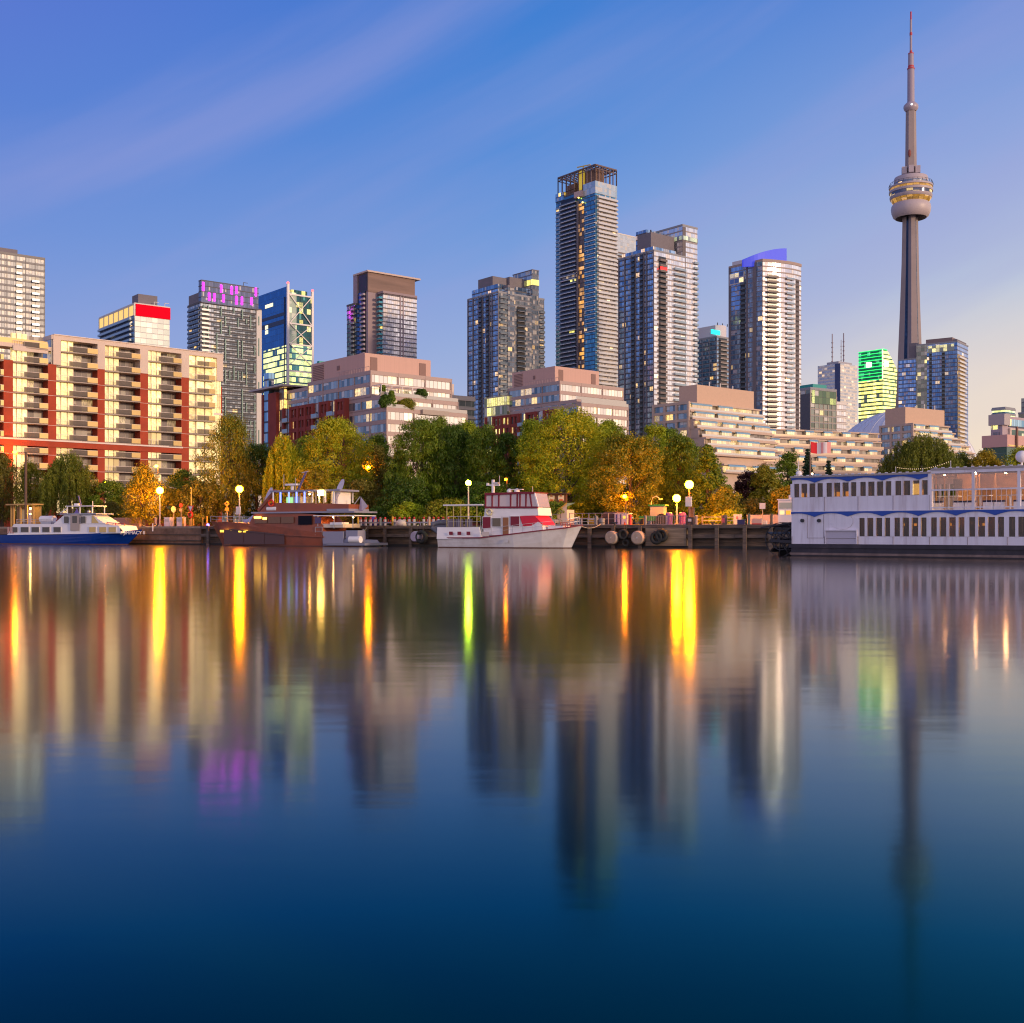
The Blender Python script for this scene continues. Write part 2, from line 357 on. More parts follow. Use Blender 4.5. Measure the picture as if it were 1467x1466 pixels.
# --- 1 pale grey slab at the far left
gA = glassmat('glass_pale_grey', (.15,.17,.21), (.30,.32,.36), .2, .4, frame=(.27,.26,.26), fv=.24, fu=.05, sub=3, lit=.025, lstr=1.6, blind=.35)
B = Bld('apartment_tower', 'pale grey gridded tower cut by the left border behind the red brick block', 'tower', -34, 540, TH)
zt = B.Z(358); x1 = B.X(64); vol(B, 0, x1, 0, 18, GZ, zt, gA, mat('dim_slab', (.24,.225,.22), .8), 3.0, 4.2, fin=4.2, finm=mat('dim_slab', (0,0,0)))
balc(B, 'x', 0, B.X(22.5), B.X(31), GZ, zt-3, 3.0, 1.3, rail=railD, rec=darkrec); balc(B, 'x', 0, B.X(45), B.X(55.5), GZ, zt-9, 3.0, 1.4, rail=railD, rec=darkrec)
boxpart(B, 'penthouse', 4, 20, 5, 14, zt, zt+4, mechP)
# --- 2 hotel with the red crown
gB = glassmat('glass_white_fritted', (.34,.40,.40), (.50,.54,.52), .3, .2, frame=(.50,.50,.49), fv=.10, fu=.04, sub=1, lit=.02, lstr=1.5, blind=.3, blindcol=(.7,.7,.68))
gBl = glassmat('glass_deep_blue', (.05,.13,.26), (.16,.30,.44), .8, .1, frame=(.10,.13,.2), fv=.2, fu=.05, sub=2, lit=.04, blind=.12)
B = Bld('hotel_tower', 'hotel block with a bright red band round its top and a white glass end', 'hotel', 193, 620, TH)
zt = B.Z(436); xr = B.X(243); yl = B.Y(143)
vol(B, 0, xr, 0, yl, GZ, zt, gB, slabW, 3.0, 3.2, sh=.12, sd=.05)
boxpart(B, 'side_glazing', -.25, -.02, .3, yl-.3, GZ, zt-6.3, gBl, bay=3, fl=3)
balc(B, 'y', -.25, 3, yl-1, GZ, zt-5, 2.9, 1.5, mat('blue_slab', (.22,.33,.5), .5), railG)
boxpart(B, 'red_band', .4, xr+.35, -.35, -.02, zt-6.2, zt+.3, mat('signal_red', (.80,.002,.02), .8, spec=.05))
b = MB(); n = 7
for i in range(n+1):
    y = yl*i/n; b.box(-.6, -.02, y-.35, y+.35, zt-6, zt+.4, slabW)
b.box(-.6, -.02, -.3, yl+.3, zt-.4, zt+.4, slabW); b.box(-.6, -.02, -.3, yl+.3, zt-6.3, zt-5.9, slabW); b.build('open_crown_frame', B.root)
boxpart(B, 'lit_crown_glazing', -.2, -.05, .6, yl-.4, zt-5.9, zt-.4, emat('crown_light', (1,.66,.18), .8))
boxpart(B, 'penthouse', B.X(197, 6), B.X(222, 6)+1, 5, 14, zt, zt+7, mechP)
poles(B, 'roof_antenna', [((xr-8,2,zt),(xr-8,2,zt+3)), ((xr-8,2,zt+3),(xr-5.5,2,zt+3)), ((xr-2,2,zt),(xr-2,2,zt+3)), ((xr-2,2,zt+3),(xr+.5,2,zt+3))], .25, slabW)
# --- 3 tower with magenta crown lights
gC = glassmat('glass_patchwork', (.10,.13,.18), (.50,.56,.66), .5, .2, frame=(.05,.05,.055), fv=.22, fu=.05, sub=2, lit=.03, litcol=(1,.55,.1), lstr=1.4, tilt=.01, blind=.3, blindcol=(.52,.54,.60))
gCc = glassmat('glass_crown', (.10,.13,.22), (.2,.22,.34), .35, .12, frame=(.07,.07,.08), fv=.05, fu=.05, sub=2, lit=0, blind=.1)
green = mat('sea_green_panel', (.22,.34,.29), .5)
B = Bld('apartment_tower', 'dark gridded tower with magenta light strips across its glass crown', 'tower', 287, 720, TH)
zt = B.Z(433.5); xr = B.X(374); yl = B.Y(269)
vol(B, 0, xr, 0, yl, GZ, zt, gC, slabD, 2.85, 3.6, sd=.35, sh=.4)
balc(B, 'x', -.35, .5, 5.5, GZ, zt-2, 2.85, 1.0, slabW, railW); balc(B, 'x', -.35, 9, xr-5, GZ, zt-1, 2.85, .5, slabD, railD, rh=.28)
b = MB(); rr = random.Random(3)
for i in range(14):
    x = 2+i*(xr-4)/13; z = GZ+20
    while z < zt-4:
        k = rr.choice((1,2,2,3)); 
        if rr.random() < .42: b.box(x-.3, x+.3, -1.1, -.3, z, min(z+k*2.85, zt-1), green)
        z += k*2.85
b.build('coloured_fins', B.root)
balc(B, 'y', -.35, 1, yl-1, GZ, zt-1, 2.85, .6, slabD, railD)
boxpart(B, 'corner_fins', xr-3.5, xr+.2, -.6, -.3, GZ, zt, slabW, bay=3, fl=3)
xc = B.X(369); zc = B.Z(401.5); b = MB(); b.box(.2, xc, -1.2, 3.0, zt, zc, gCc, 2.0, 3.4, top=slabD)
for i in range(5): b.box(0, xc+.2, -1.4, 3.2, zt+i*(zc-zt)/4-.2, zt+i*(zc-zt)/4+.15, slabD)
b.build('crown', B.root)
mag = emat('magenta_strip', (1,.008,.80), 9)
for px, a, c in ((291,404,419),(299.5,419,433),(307,420,433.5),(317,408,421),(320,422,435),(332,410,424),(339,410,423),(338.6,424,438),(346.5,425,439),(360.5,426,439),(366.5,412,426)):
    x = B.X(px, -1.3); boxpart(B, 'light_strip', x-.55, x+.55, -1.62, -1.42, B.Z(c, x, -1.3)+.9, B.Z(a, x, -1.3)-.2, mag)
boxpart(B, 'penthouse', 3, 14, 6, B.Y(269.5, 3)-1, zt, B.Z(418, 3, 6), mechP)
poles(B, 'roof_antenna', [((xc-10,0,zc),(xc-10,0,zc+2.5)), ((xc-10,0,zc+2.5),(xc-7,0,zc+2.5))], .3, metalD)
# --- 4 blue glass office with cross bracing
gD = glassmat('glass_royal_blue', (.02,.13,.34), (.03,.17,.42), .85, .12, frame=(.02,.10,.28), fv=.06, fu=.02, sub=2, lit=.0, blind=0, tilt=.012)
gDt = glassmat('glass_teal_office', (.004,.05,.07), (.01,.13,.14), .15, .12, frame=(.01,.05,.06), fv=.12, fu=.04, sub=2, lit=.22, litcol=(1,.75,.15), lstr=2.0, blind=.1, blindcol=(.1,.4,.38))
gDp = glassmat('glass_mint_panel', (.26,.36,.32), (.36,.44,.38), .1, .3, frame=(.28,.36,.34), fv=.04, fu=.03, sub=1, lit=.06, litcol=(.95,.95,.35), lstr=1.4, blind=.2, blindcol=(.5,.56,.5))
offl = glassmat('office_floor_lights', (.05,.25,.3), (.1,.35,.35), .4, .2, frame=(.04,.16,.25), fv=.24, fu=.04, sub=3, lit=.85, litcol=(.95,.92,.22), lstr=2.0, blind=.1)
B = Bld('office_tower', 'royal blue glass office tower with white cross bracing and red beacons on top', 'tower', 412, 800, TH)
zt = B.Z(412); xr = B.X(447.5); yl = B.Y(365)
b = MB(); b.box(0, xr, 0, yl, GZ, zt-4.5, gD, 6, 4.1, top=roofM); b.box(0, .7, -.4, yl, zt-4.5, zt+1, gD, 6, 4.1); b.build('glass_wall', B.root)
xm = B.X(424.5); boxpart(B, 'mint_glazing', .8, xm, -.3, -.02, GZ, zt-3, gDp, bay=3, fl=4.1, vz=0)
boxpart(B, 'teal_glazing', xm, xr-.8, -.3, -.02, GZ, zt-5, gDt, bay=3, fl=4.1, vz=0)
z2 = B.Z(492)
boxpart(B, 'lit_office_floors', .9, xr-.9, -.5, -.32, GZ+50, z2, offl, bay=3, fl=4.1, vz=0)
boxpart(B, 'lit_side_floors', -.25, -.02, 2, yl*.72, GZ+50, z2-1, offl, bay=3.5, fl=4.1, vz=0)
b = MB()
for py0, py1 in ((447,451.5),(457,463.5)):
    za, zb = B.Z(py1, 0, 4), B.Z(py0, 0, 4); b.box(-.2, -.02, 4.5, yl, za, zb, mat('navy_band', (.012,.014,.06), .4))
b.box(-.5, -.02, 3.6, 4.6, GZ, zt-6, mat('navy_band', (0,0,0))); b.build('louvre_bands', B.root)
b = MB(); pk = mat('white_steel', (.75,.70,.70), .4)
b.box(-.6, 1.0, -.9, .5, GZ, zt+2.5, pk); b.box(xr-.9, xr+.7, -.9, .5, GZ, zt-.5, pk); b.build('corner_columns', B.root)
b = MB(); zz = [zt-4.6, B.Z(463, 0), z2-.3, B.Z(519, 0)-6]
for z in zz: b.box(1, xr-.9, -1.0, -.55, z-.5, z+.5, pk)
zz[3] = zz[2]-(zz[1]-zz[2])
for i in range(3):
    b.bar((1, -1.1, zz[i]), (xr-1, -1.1, zz[i+1]), .55, pk); b.bar((xr-1, -1.2, zz[i]), (1, -1.2, zz[i+1]), .55, pk)
b.build('cross_bracing', B.root)
rb = emat('red_beacon', (1,.06,.05), 6)
for x, z in ((.2, zt+2.5), (xr, zt-.5)):
    b = MB(); b.sphere((x, -.2, z+.7), .9, rb, 8); b.build('beacon', B.root)
boxpart(B, 'roof_glasshouse', 4, xr-3, 2, 9, zt-4.5, zt-.5, gDt, bay=3, fl=4)
for px0, px1, a, c in ((380,391,434,439),(380,384,466,471.5),(380,384,473,478.5)):
    y0, y1 = B.Y(px1, -.2), B.Y(px0, -.2); boxpart(B, 'lit_window', -.32, -.21, y0, y1, B.Z(c, 0, y0), B.Z(a, 0, y0), emat('office_light', (1,.85,.5), 1.3))
# --- 5 brown-topped tower
gE = glassmat('glass_mirror_pink', (.66,.64,.66), (.95,.90,.86), .7, .1, frame=(.14,.12,.13), fv=.16, fu=.035, sub=2, lit=.012, blind=.6, blindcol=(.80,.74,.70), tilt=.018)  # many pale blinds stand in for the bright sky mirrored in this face
gEb = glassmat('glass_sky_blue', (.10,.26,.42), (.38,.58,.74), .8, .1, frame=(.05,.07,.12), fv=.18, fu=.05, sub=2, lit=.02, litcol=(1,.6,.05), lstr=2.5, blind=.1)
gEn = glassmat('glass_night_blue', (.02,.05,.22), (.05,.14,.45), .8, .12, frame=(.04,.03,.09), fv=.22, fu=.06, sub=2, lit=.02, litcol=(1,.7,.03), lstr=3, blind=.05)
brown = mat('brown_cladding', (.20,.125,.105), .65, var=.25, vscale=.12, stretch=(.2,.2,2)); mauve = mat('mauve_concrete', (.30,.225,.25), .7)
B = Bld('apartment_tower', 'tower with a big brown box and an oversailing flat roof on top', 'tower', 527, 700, TH)
zc = B.Z(415.5); zt = B.Z(390); xr = B.X(594); yl = B.Y(508)
boxpart(B, 'core_wall', .1, xr-.5, 0, yl-.1, GZ, zc, mauve)
boxpart(B, 'brown_penthouse', 0, xr, -.3, yl-3, zc-1, zt, brown)
boxpart(B, 'dark_louvres', -.2, -.01, 1, B.Y(513.5)-.5, zc-.5, zt-.6, mat('louvre_navy', (.035,.035,.07), .6))
b = MB(); b.box(-1.2, xr+3.5, -1.6, yl, zt, zt+1.0, mat('roof_edge', (.55,.42,.36), .6)); b.build('oversailing_roof', B.root)
boxpart(B, 'side_column', -1.0, 1.5, B.Y(513.3), B.Y(508), GZ, zt, mauve)
boxpart(B, 'night_glazing', -.3, .05, 2.3, B.Y(513.3)-.02, GZ, zc-.5, gEn, bay=2.6, fl=2.8)
balc(B, 'y', -.3, 2.3, 7, GZ, zc, 2.8, 1.4, slabG, mat('mauve_rail', (.4,.33,.38), .5), darkrec)
# right hand mirrored volume stands forward of the core
yo = -6.5; xv = B.X(549, yo); xv1 = B.X(597, yo); zv = B.Z(416.5, xv, yo)
vol(B, xv, xv1, yo, -.35, GZ, zv-2.2, gE, slabD, 2.8, 2.9, sd=.12, sh=.26)
boxpart(B, 'volume_fascia', xv-.2, xv1+.2, yo-.2, -.35, zv-2.2, zv, mauve)
b = MB()
for px in (573.3, 577.5): x = B.X(px, yo); b.box(x-.35, x+.35, yo-.3, yo, GZ, zv-2, mauve)
b.build('facade_ribs', B.root)
balc(B, 'y', xv, yo+.5, yo+3.6, GZ, zv-2, 2.8, 2.6, slabG, mat('teal_rail', (.05,.30,.38), .2, .5), gEb)
xl = -3.0; y0 = B.Y(508.5, xl)+.3; y1 = B.Y(497, xl); vol(B, xl, 8, y0, y1, GZ, B.Z(436, xl, y0), gEb, slabD, 2.8, 2.6)
balc(B, 'y', xl-.1, y0, y0+4, GZ, B.Z(438, xl, y0), 2.8, 1.2, slabG, railG, darkrec)
boxpart(B, 'stair_top', xl+3, 8, y0, y0+5, B.Z(436, xl, y0), B.Z(420, xl, y0), gEb, bay=2.6, fl=2.8)
# --- 6 and 8: twin stepped towers of blue windows and a mauve mechanical box
gF = glassmat('glass_blue_grid', (.12,.23,.38), (.46,.62,.80), .82, .1, frame=(.075,.07,.085), fv=.24, fu=.06, sub=2, lit=.03, litcol=(1,.55,.1), lstr=1.2, blind=.16, blindcol=(.42,.44,.5), tilt=.018)
gFr = glassmat('glass_grey_grid', (.18,.25,.32), (.52,.57,.62), .7, .12, frame=(.13,.13,.16), fv=.24, fu=.05, sub=2, lit=.035, litcol=(1,.5,.08), lstr=1.3, blind=.3, blindcol=(.5,.48,.46), tilt=.018)
gH = glassmat('glass_gold_reflector', (.62,.60,.62), (.88,.85,.84), .82, .1, frame=(.34,.28,.27), fv=.18, fu=.04, sub=2, lit=.012, blind=.3, blindcol=(.8,.74,.7), tilt=.018)
def stepped_tower(label, px, Y, L, R, ty, lefty, glassR, recess, slabR, railR):
    B = Bld('apartment_tower', label, 'tower', px, Y, TH); fl = 2.85
    zt = B.Z(ty); xr = B.X(R[0]); yl = B.Y(L)
    b = MB(); b.box(0, xr, 0, yl, GZ, zt, gF, 3, fl, top=roofM); b.build('window_wall', B.root)
    b = MB(); z = zt
    while z > GZ: b.box(-.12, xr+.12, -.12, yl+.12, z-.28, z, slabD if glassR is gF else slabR); z -= fl
    b.build('floor_bands', B.root)
    boxpart(B, 'street_side_glazing', .02, xr-.02, -.1, -.01, GZ, zt, glassR, bay=3, fl=fl, vz=zt-200*fl)
    boxpart(B, 'parapet', -.2, xr+.2, -.2, yl+.2, zt, zt+.8, slabG)
    for a, c in ((.28, .37), (.52, .62)):
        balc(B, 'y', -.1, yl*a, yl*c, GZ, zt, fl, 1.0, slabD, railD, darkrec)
    b = MB()
    for k in (.0, .2, .27, .38, .51, .63, .82, 1.0): b.box(-.4, .02, yl*k-.25, yl*k+.25, GZ, zt+.5, mechP)
    b.build('facade_piers', B.root)
    return B, zt, xr, yl, fl
B, zt, xr, yl, fl = stepped_tower('dark blue tower with grey mechanical boxes and a yellow lit corner lantern', 714, 635, 670.5, (779.5,), 419, 436, gFr, None, slabG, railG)
balc(B, 'x', -.1, .5, B.X(725), GZ, zt, fl, 1.2, slabG, railG)
balc(B, 'x', -.1, B.X(740), B.X(751.5), GZ, zt-6, fl, 1.3, slabG, railD, mat('black_recess', (.012,.01,.014), .6))
balc(B, 'x', -.1, B.X(772), xr-.3, GZ, zt-5, fl, 1.3, slabG, railG)
x0, x1 = B.X(726), B.X(735.5); boxpart(B, 'pier_volume', x0, x1, -1.0, 4, GZ, B.Z(409.5, x0), gFr, bay=3, fl=fl); 
boxpart(B, 'pier_cap', x0-.2, x1+.2, -1.2, 4, B.Z(412, x0), B.Z(409.5, x0)+.3, mechP)
boxpart(B, 'setback_storeys', 2, B.X(762), 3, B.Y(676, 2), zt, zt+5.6, gF, bay=3, fl=2.8)
boxpart(B, 'mechanical_box', 3, 13, 9, B.Y(685, 3), zt+5.6, B.Z(395.5, 3, 9), mechP); boxpart(B, 'mechanical_box', B.X(730, 7), B.X(756, 7), 7, 20, zt, B.Z(394.6, 8, 7), mechP)
x0, x1 = B.X(762.7, -.6), B.X(771.8, -.6); z1 = B.Z(387.5, x0)
boxpart(B, 'corner_turret', x0, x1, -.6, 17, GZ, z1, gFr, bay=2.6, fl=fl); boxpart(B, 'turret_cap', x0-.2, x1+.2, -.8, 17.2, z1, z1+.5, mechP)
lan = glassmat('lantern_glass', (.2,.25,.2), (.3,.35,.2), .3, .2, frame=(.12,.12,.1), fv=.08, fu=.06, sub=2, lit=.9, litcol=(.95,.8,.12), lstr=1.8, blind=0)
boxpart(B, 'lit_lantern', x0-.15, x1+.15, -.75, 6, B.Z(409, x0), B.Z(400.2, x0), lan, bay=1.3, fl=3.4)
B, zt, xr, yl, fl = stepped_tower('tower with bright window grid, one red lit balcony and a taller slab at its back', 936.7, 610, 886.6, (981.5,), 359.5, 372, gH, None, slabG, railW)
balc(B, 'x', -.1, B.X(943.5), B.X(953.5), GZ, zt-2, fl, 1.4, slabD, mat('brown_rail', (.16,.12,.11), .5), darkrec)
balc(B, 'x', -.1, B.X(965), xr-.2, GZ, zt-5, fl, 1.2, slabG, railG)
boxpart(B, 'red_lit_balcony', B.X(943.5), B.X(953), -1.45, -1.2, B.Z(387,5), B.Z(383,5), emat('red_lamp', (1,.02,.02), 2.2))
boxpart(B, 'setback_storeys', 2.5, xr-4, 3, B.Y(891, 2.5), zt, zt+3.4, gF, bay=3, fl=3.4)
boxpart(B, 'mechanical_box', 5, B.X(966, 7), 7, B.Y(913, 5), zt+3.4, B.Z(333, 6, 7), mechP)
ys = 2.0; x0, x1 = B.X(982.3, ys), B.X(999, ys); x0 = xr+.1; z1 = B.Z(323.5, x0, ys)
vol(B, x0, x1, ys, 24, GZ, z1, gH, slabG, fl, 3, sd=.1, sh=.24)
boxpart(B, 'slab_back_part', x0-14, x0-.2, 16, 24, zt, z1-1.5, gF, bay=3, fl=fl)
balc(B, 'x', ys-.1, x1-3.2, x1-.1, GZ, B.Z(371, x1), fl, 1.1, slabG, railG)
boxpart(B, 'dark_joint', x0-.2, x0+2.4, ys-.25, ys-.11, GZ, z1-.5, mat('joint_grey', (.13,.11,.12), .7))
boxpart(B, 'lit_lantern', x0-.2, x1+.1, ys-.3, 12, B.Z(343, x0), B.Z(336.5, x0), glassmat('lantern_pale', (.3,.35,.35), (.4,.45,.4), .4, .2, frame=(.15,.15,.15), fv=.1, fu=.05, sub=2, lit=.6, litcol=(.9,.95,.45), lstr=1.0, blind=0), bay=1.8, fl=3.2)
poles(B, 'roof_antenna', [((7,9,B.Z(333,6,7)),(7,9,B.Z(328,6,7)))], .5, metalD)
# --- 7 tallest tower with the open steel crown
gG = glassmat('glass_teal_dark', (.05,.17,.28), (.14,.38,.52), .82, .1, frame=(.03,.06,.10), fv=.14, fu=.05, sub=2, lit=.01, litcol=(1,.6,.1), lstr=2, blind=.06)
gGr = glassmat('glass_cream_rooms', (.22,.2,.2), (.6,.54,.48), .4, .2, frame=(.2,.17,.16), fv=.1, fu=.06, sub=2, lit=.02, blind=.4, blindcol=(.55,.48,.42))
gGl = glassmat('glass_lit_column', (.12,.08,.07), (.2,.13,.1), .3, .2, frame=(.08,.06,.06), fv=.25, fu=.06, sub=2, lit=.42, litcol=(1,.42,.03), lstr=1.2, blind=.1)
B = Bld('apartment_tower', 'tallest apartment tower, topped by an open steel frame still being finished', 'tower', 852.9, 750, TH)
fl = 2.85; zt = B.Z(259); xr = B.X(883.2); yl = B.Y(796.6)
vol(B, 0, xr, 0, yl, GZ, zt-4, gG, slabD, fl, 2.8, sd=.06, sh=.18)
boxpart(B, 'parapet_glazing', -.3, xr+.3, -.3, B.Y(836, 0), zt-8, zt, glassmat('glass_parapet', (.35,.45,.5), (.55,.6,.6), .6, .15, frame=(.4,.4,.4), fv=.05, fu=.05, sub=1, lit=0, blind=.2), bay=2, fl=4)
boxpart(B, 'cream_rooms_glazing', 1.6, xr-.02, -.12, -.01, GZ, zt-9, gGr, bay=2.6, fl=fl, vz=zt-200*fl)
balc(B, 'x', -.12, 1.6, xr+.1, GZ, zt-8, fl, 1.5, mat('cream_slab', (.52,.50,.49), .6), mat('cream_rail', (.58,.56,.55), .25, .4), rh=1.15, sh=.25)
ya, yb, yc, yd = B.Y(837), B.Y(829.5), B.Y(827.5), B.Y(804)
boxpart(B, 'lit_stair_column', -.25, -.08, ya, yb, GZ, zt-12, gGl, bay=2.3, fl=fl, vz=zt-200*fl)
boxpart(B, 'concrete_fin', -1.4, .1, yb, yb+.9, GZ, zt-10, mechP)
b = MB(); b.box(-.3, -.08, yc+.2, yd, GZ, zt-6, mat('night_recess', (.02,.022,.04), .3, .4)); b.build('recess', B.root)
balc(B, 'y', -.3, yc+.3, yd, GZ, zt-7, fl, 1.6, mat('white_slab', (.72,.72,.76), .5), railD, rh=.8, sh=.3)
balc(B, 'y', -.02, .0, ya-1.2, zt-100, zt-19, fl, .9, mat('white_slab', (0,0,0)), railG, rh=.3, sh=.3)
balc(B, 'y', -.02, yd+.4, yl, GZ, zt-8, fl, .5, slabG, railG)
boxpart(B, 'left_top_wall', -.5, 3, yd-3, yl, zt-6, B.Z(279, 0, yl), gEb, bay=2.4, fl=3)
boxpart(B, 'dark_top_band', -.7, 0, B.Y(826), B.Y(804), B.Z(281, 0, yd)+1.5, B.Z(276, 0, yc)+3, mat('black_recess', (0,0,0)))
zc = B.Z(236); st = mat('rust_steel', (.13,.085,.09), .6); b = MB(); yf = B.Y(799.5)
for x0_, y0_, x1_, y1_, n in ((0,0,xr,0,6), (0,0,0,yf,9), (xr,0,xr,yf,6), (0,yf,xr,yf,5)):
    for i in range(n+1):
        x = x0_+(x1_-x0_)*i/n; y = y0_+(y1_-y0_)*i/n; b.box(x-.28, x+.28, y-.28, y+.28, zt-4, zc, st)
    b.bar((x0_, y0_, zc), (x1_, y1_, zc), .9, st); b.bar((x0_, y0_, zc-2.2), (x1_, y1_, zc-2.2), .5, st)
for i in range(12):
    y = yf*i/11; b.bar((0, y, zc), (xr, y, zc), .45, st)
for i in range(9):
    x = xr*i/8; b.bar((x, 0, zc), (x, yf, zc), .45, st)
b.build('steel_crown', B.root)
boxpart(B, 'concrete_core', 3.5, 12, 4, 18, zt-4, zc-1, mat('orange_hoarding', (.18,.10,.07), .7, var=.3, vscale=.5))
boxpart(B, 'yellow_hoist', 1.5, 3.4, 14, 18, zt-2, zc+1, mat('hoist_yellow', (.6,.45,.08), .6, emit=(1,.7,.05), estr=.35))
boxpart(B, 'hoarding', 2, 6, 22, 30, zt-4, zt+4, mat('orange_hoarding', (0,0,0)))
poles(B, 'roof_crane', [((4,16,zc),(4,16,zc+3.5)), ((2,20,zc+3.5),(5,10,zc+3.5))], .6, mat('crane_yellow', (.5,.38,.08), .6))
b = MB(); ye = emat('work_light', (1,.72,.08), 10, True)
for z, y in ((zt-8, 15), (zt-12, 11)): b.sphere((-1.2, y, z), .5, ye, 8)
b.build('work_lights', B.root)
boxpart(B, 'construction_platform', -2.4, .2, B.Y(836), B.Y(826), B.Z(281,0,14)-1, B.Z(278,0,14)+1.5, mat('platform_pink', (.5,.35,.33), .7))
for px0, px1, a, c in ((806,826,390,399), (817,825,399,404), (816,823,474,478)):
    y0, y1 = B.Y(px1, -.4), B.Y(px0, -.4); boxpart(B, 'lit_balcony_window', -.5, -.32, y0, y1, B.Z(c, 0, y0), B.Z(a, 0, y0), lan if px0 != 806 else glassmat('amber_rooms', (.2,.2,.25), (.4,.3,.25), .3, .2, lit=.6, litcol=(1,.62,.2), lstr=.9, blind=.2), bay=2, fl=3)
# --- 7b pale block behind
B = Bld('apartment_tower', 'pale glass tower top showing between the tallest tower and its right neighbour', 'tower', 866, 900, TH)
zt = B.Z(329); vol(B, 0, B.X(913), 0, 20, GZ, zt-1, glassmat('glass_frost', (.42,.46,.5), (.55,.58,.6), .4, .25, frame=(.38,.38,.4), fv=.06, fu=.03, sub=1, lit=0, blind=.2), slabW, 3, 2.5, bands=False)
balc(B, 'x', 0, 10, B.X(907), GZ, B.Z(356), 3.2, 1.8, slabW, railG, mat('brown_recess', (.16,.12,.11), .6))
# --- 9 tower with the teal light
B = Bld('apartment_tower', 'small tower with a curved white penthouse glowing teal, seen between two taller ones', 'tower', 1027, 760, TH)
zt = B.Z(483); xr = B.X(1047); yl = B.Y(996)
vol(B, 0, xr, 0, yl, GZ, zt, gF, slabG, 2.85, 3, fin=6, finm=slabG)
balc(B, 'x', -.1, B.X(1030), B.X(1041), GZ, zt, 2.85, 1.7, slabW, mat('brown_rail', (0,0,0)), darkrec)
white = mat('white_cladding', (.60,.57,.62), .6, var=.05)
b = MB(); n = 14; P = [(2+i*(xr-3)/n*1.0, 3-2.5*math.sin(math.pi*i/n)) for i in range(n+1)]; P += [(xr, yl), (2, yl)]
b.prism(P, zt+.01, B.Z(464.5), white); b.build('penthouse', B.root)
boxpart(B, 'teal_light_panel', B.X(1019,-.2), B.X(1030,-.2)+1, -.35, .2, zt+1.5, zt+4.5, emat('teal_glow', (0,.9,.8), 1.1))
poles(B, 'roof_antenna', [((x,2,B.Z(464.5)),(x,2,B.Z(461))) for x in (3,8,13,17)], .4, metalD)
# --- 10 bow fronted tower with the blue sail
gJ = glassmat('glass_violet_blue', (.14,.25,.44), (.40,.54,.78), .8, .1, frame=(.19,.165,.19), fv=.2, fu=.05, sub=2, lit=.025, litcol=(1,.6,.12), lstr=1.2, blind=.12, blindcol=(.45,.42,.5), tilt=.018)
B = Bld('apartment_tower', 'bow fronted tower under a curved roof sail lit bright blue', 'tower', 1092.5, 640, TH)
fl = 2.8; zt = B.Z(374.5); yl = B.Y(1044.6); xr = 27.5
n = 10; bow = [(xr*i/n, -6.0*math.sin(math.pi*i/n*.62)) for i in range(n+1)]
bow = [(x, y*(1 if True else 0)) for x, y in bow]; fp = bow+[(xr+1, yl*.8), (0, yl)]
b = MB(); b.prism(fp, GZ, zt, gH, 3, fl, vz=zt-200*fl, top=roofM); b.build('bowed_window_wall', B.root)
def off(p, d, cx=12, cy=14): v = Vector((p[0]-cx, p[1]-cy)); v = v*(1+d/v.length); return (v.x+cx, v.y+cy)
b = MB(); z = zt
while z > GZ: b.prism([off(p, .25) for p in fp], z-.25, z, mat('tan_slab', (.36,.27,.24), .7)); z -= fl
b.build('floor_bands', B.root)
boxpart(B, 'roof_fascia_base', 1, xr-2, 1, yl-6, zt, zt+1.2, slabG)
b = MB(); b.prism([off(p, .35) for p in fp], zt-.2, zt+1.4, mat('tan_slab', (0,0,0))); b.build('roof_fascia', B.root)
boxpart(B, 'blue_glazing', -.28, -.26, .0, yl, GZ, zt, gJ, bay=3, fl=fl, vz=zt-200*fl)
b = MB()
for a, c in ((.17,.28), (.42,.47), (.93,1.0)): b.box(-.55, -.29, yl*a, yl*c, GZ, zt+.2, mechP)
b.build('facade_piers', B.root)
balc(B, 'y', -.3, yl*.5, yl*.64, GZ, zt-8, fl, .8, mechP, railD, darkrec)
def stackbow(i0, i1, name='balcony_stack', ztop=zt-9, rail=None, slab=None, dd=1.6, rec=None):
    b = MB(); z = ztop; q = [bow[i0], bow[i1]]; o = [off(p, dd) for p in q]
    while z > GZ+2:
        b.prism([o[0], o[1], q[1], q[0]], z-.22, z, slab or slabW)
        b.prism([off(q[0], dd-.05), off(q[1], dd-.05), off(q[1], dd-.15), off(q[0], dd-.15)], z, z+1.05, rail or railW); z -= fl
    if rec: b.prism([off(q[0], .3), off(q[1], .3), off(q[1], .05), off(q[0], .05)], GZ, ztop+2, rec)
    b.build(name, B.root)
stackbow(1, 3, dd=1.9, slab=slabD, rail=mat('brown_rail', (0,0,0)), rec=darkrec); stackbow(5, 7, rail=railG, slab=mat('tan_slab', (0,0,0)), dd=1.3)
stackbow(8, 9, 'dark_joint', dd=.35, slab=mat('joint_grey', (0,0,0)), rail=mat('joint_grey', (0,0,0)), rec=mat('joint_grey', (0,0,0)), ztop=zt-10)
boxpart(B, 'violet_penthouse', .8, 9, B.Y(1079, .8), B.Y(1049, .8), zt-4, B.Z(369, .8, 8), white)
boxpart(B, 'lit_top_storeys', -.62, -.5, yl*.52, yl*.97, zt-10, zt-3.5, glassmat('top_rooms', (.1,.15,.3), (.2,.25,.4), .6, .12, frame=(.5,.46,.52), fv=.25, fu=.12, sub=1, lit=.25, litcol=(1,.75,.3), lstr=1.4, blind=.1), bay=3.4, fl=3.3)
b = MB(); sail = mat('blue_lit_sail', (.10,.12,.55), .6, emit=(.01,.05,1), estr=.38); n = 12  # blue lamplight falling on the sail is put into its own glow
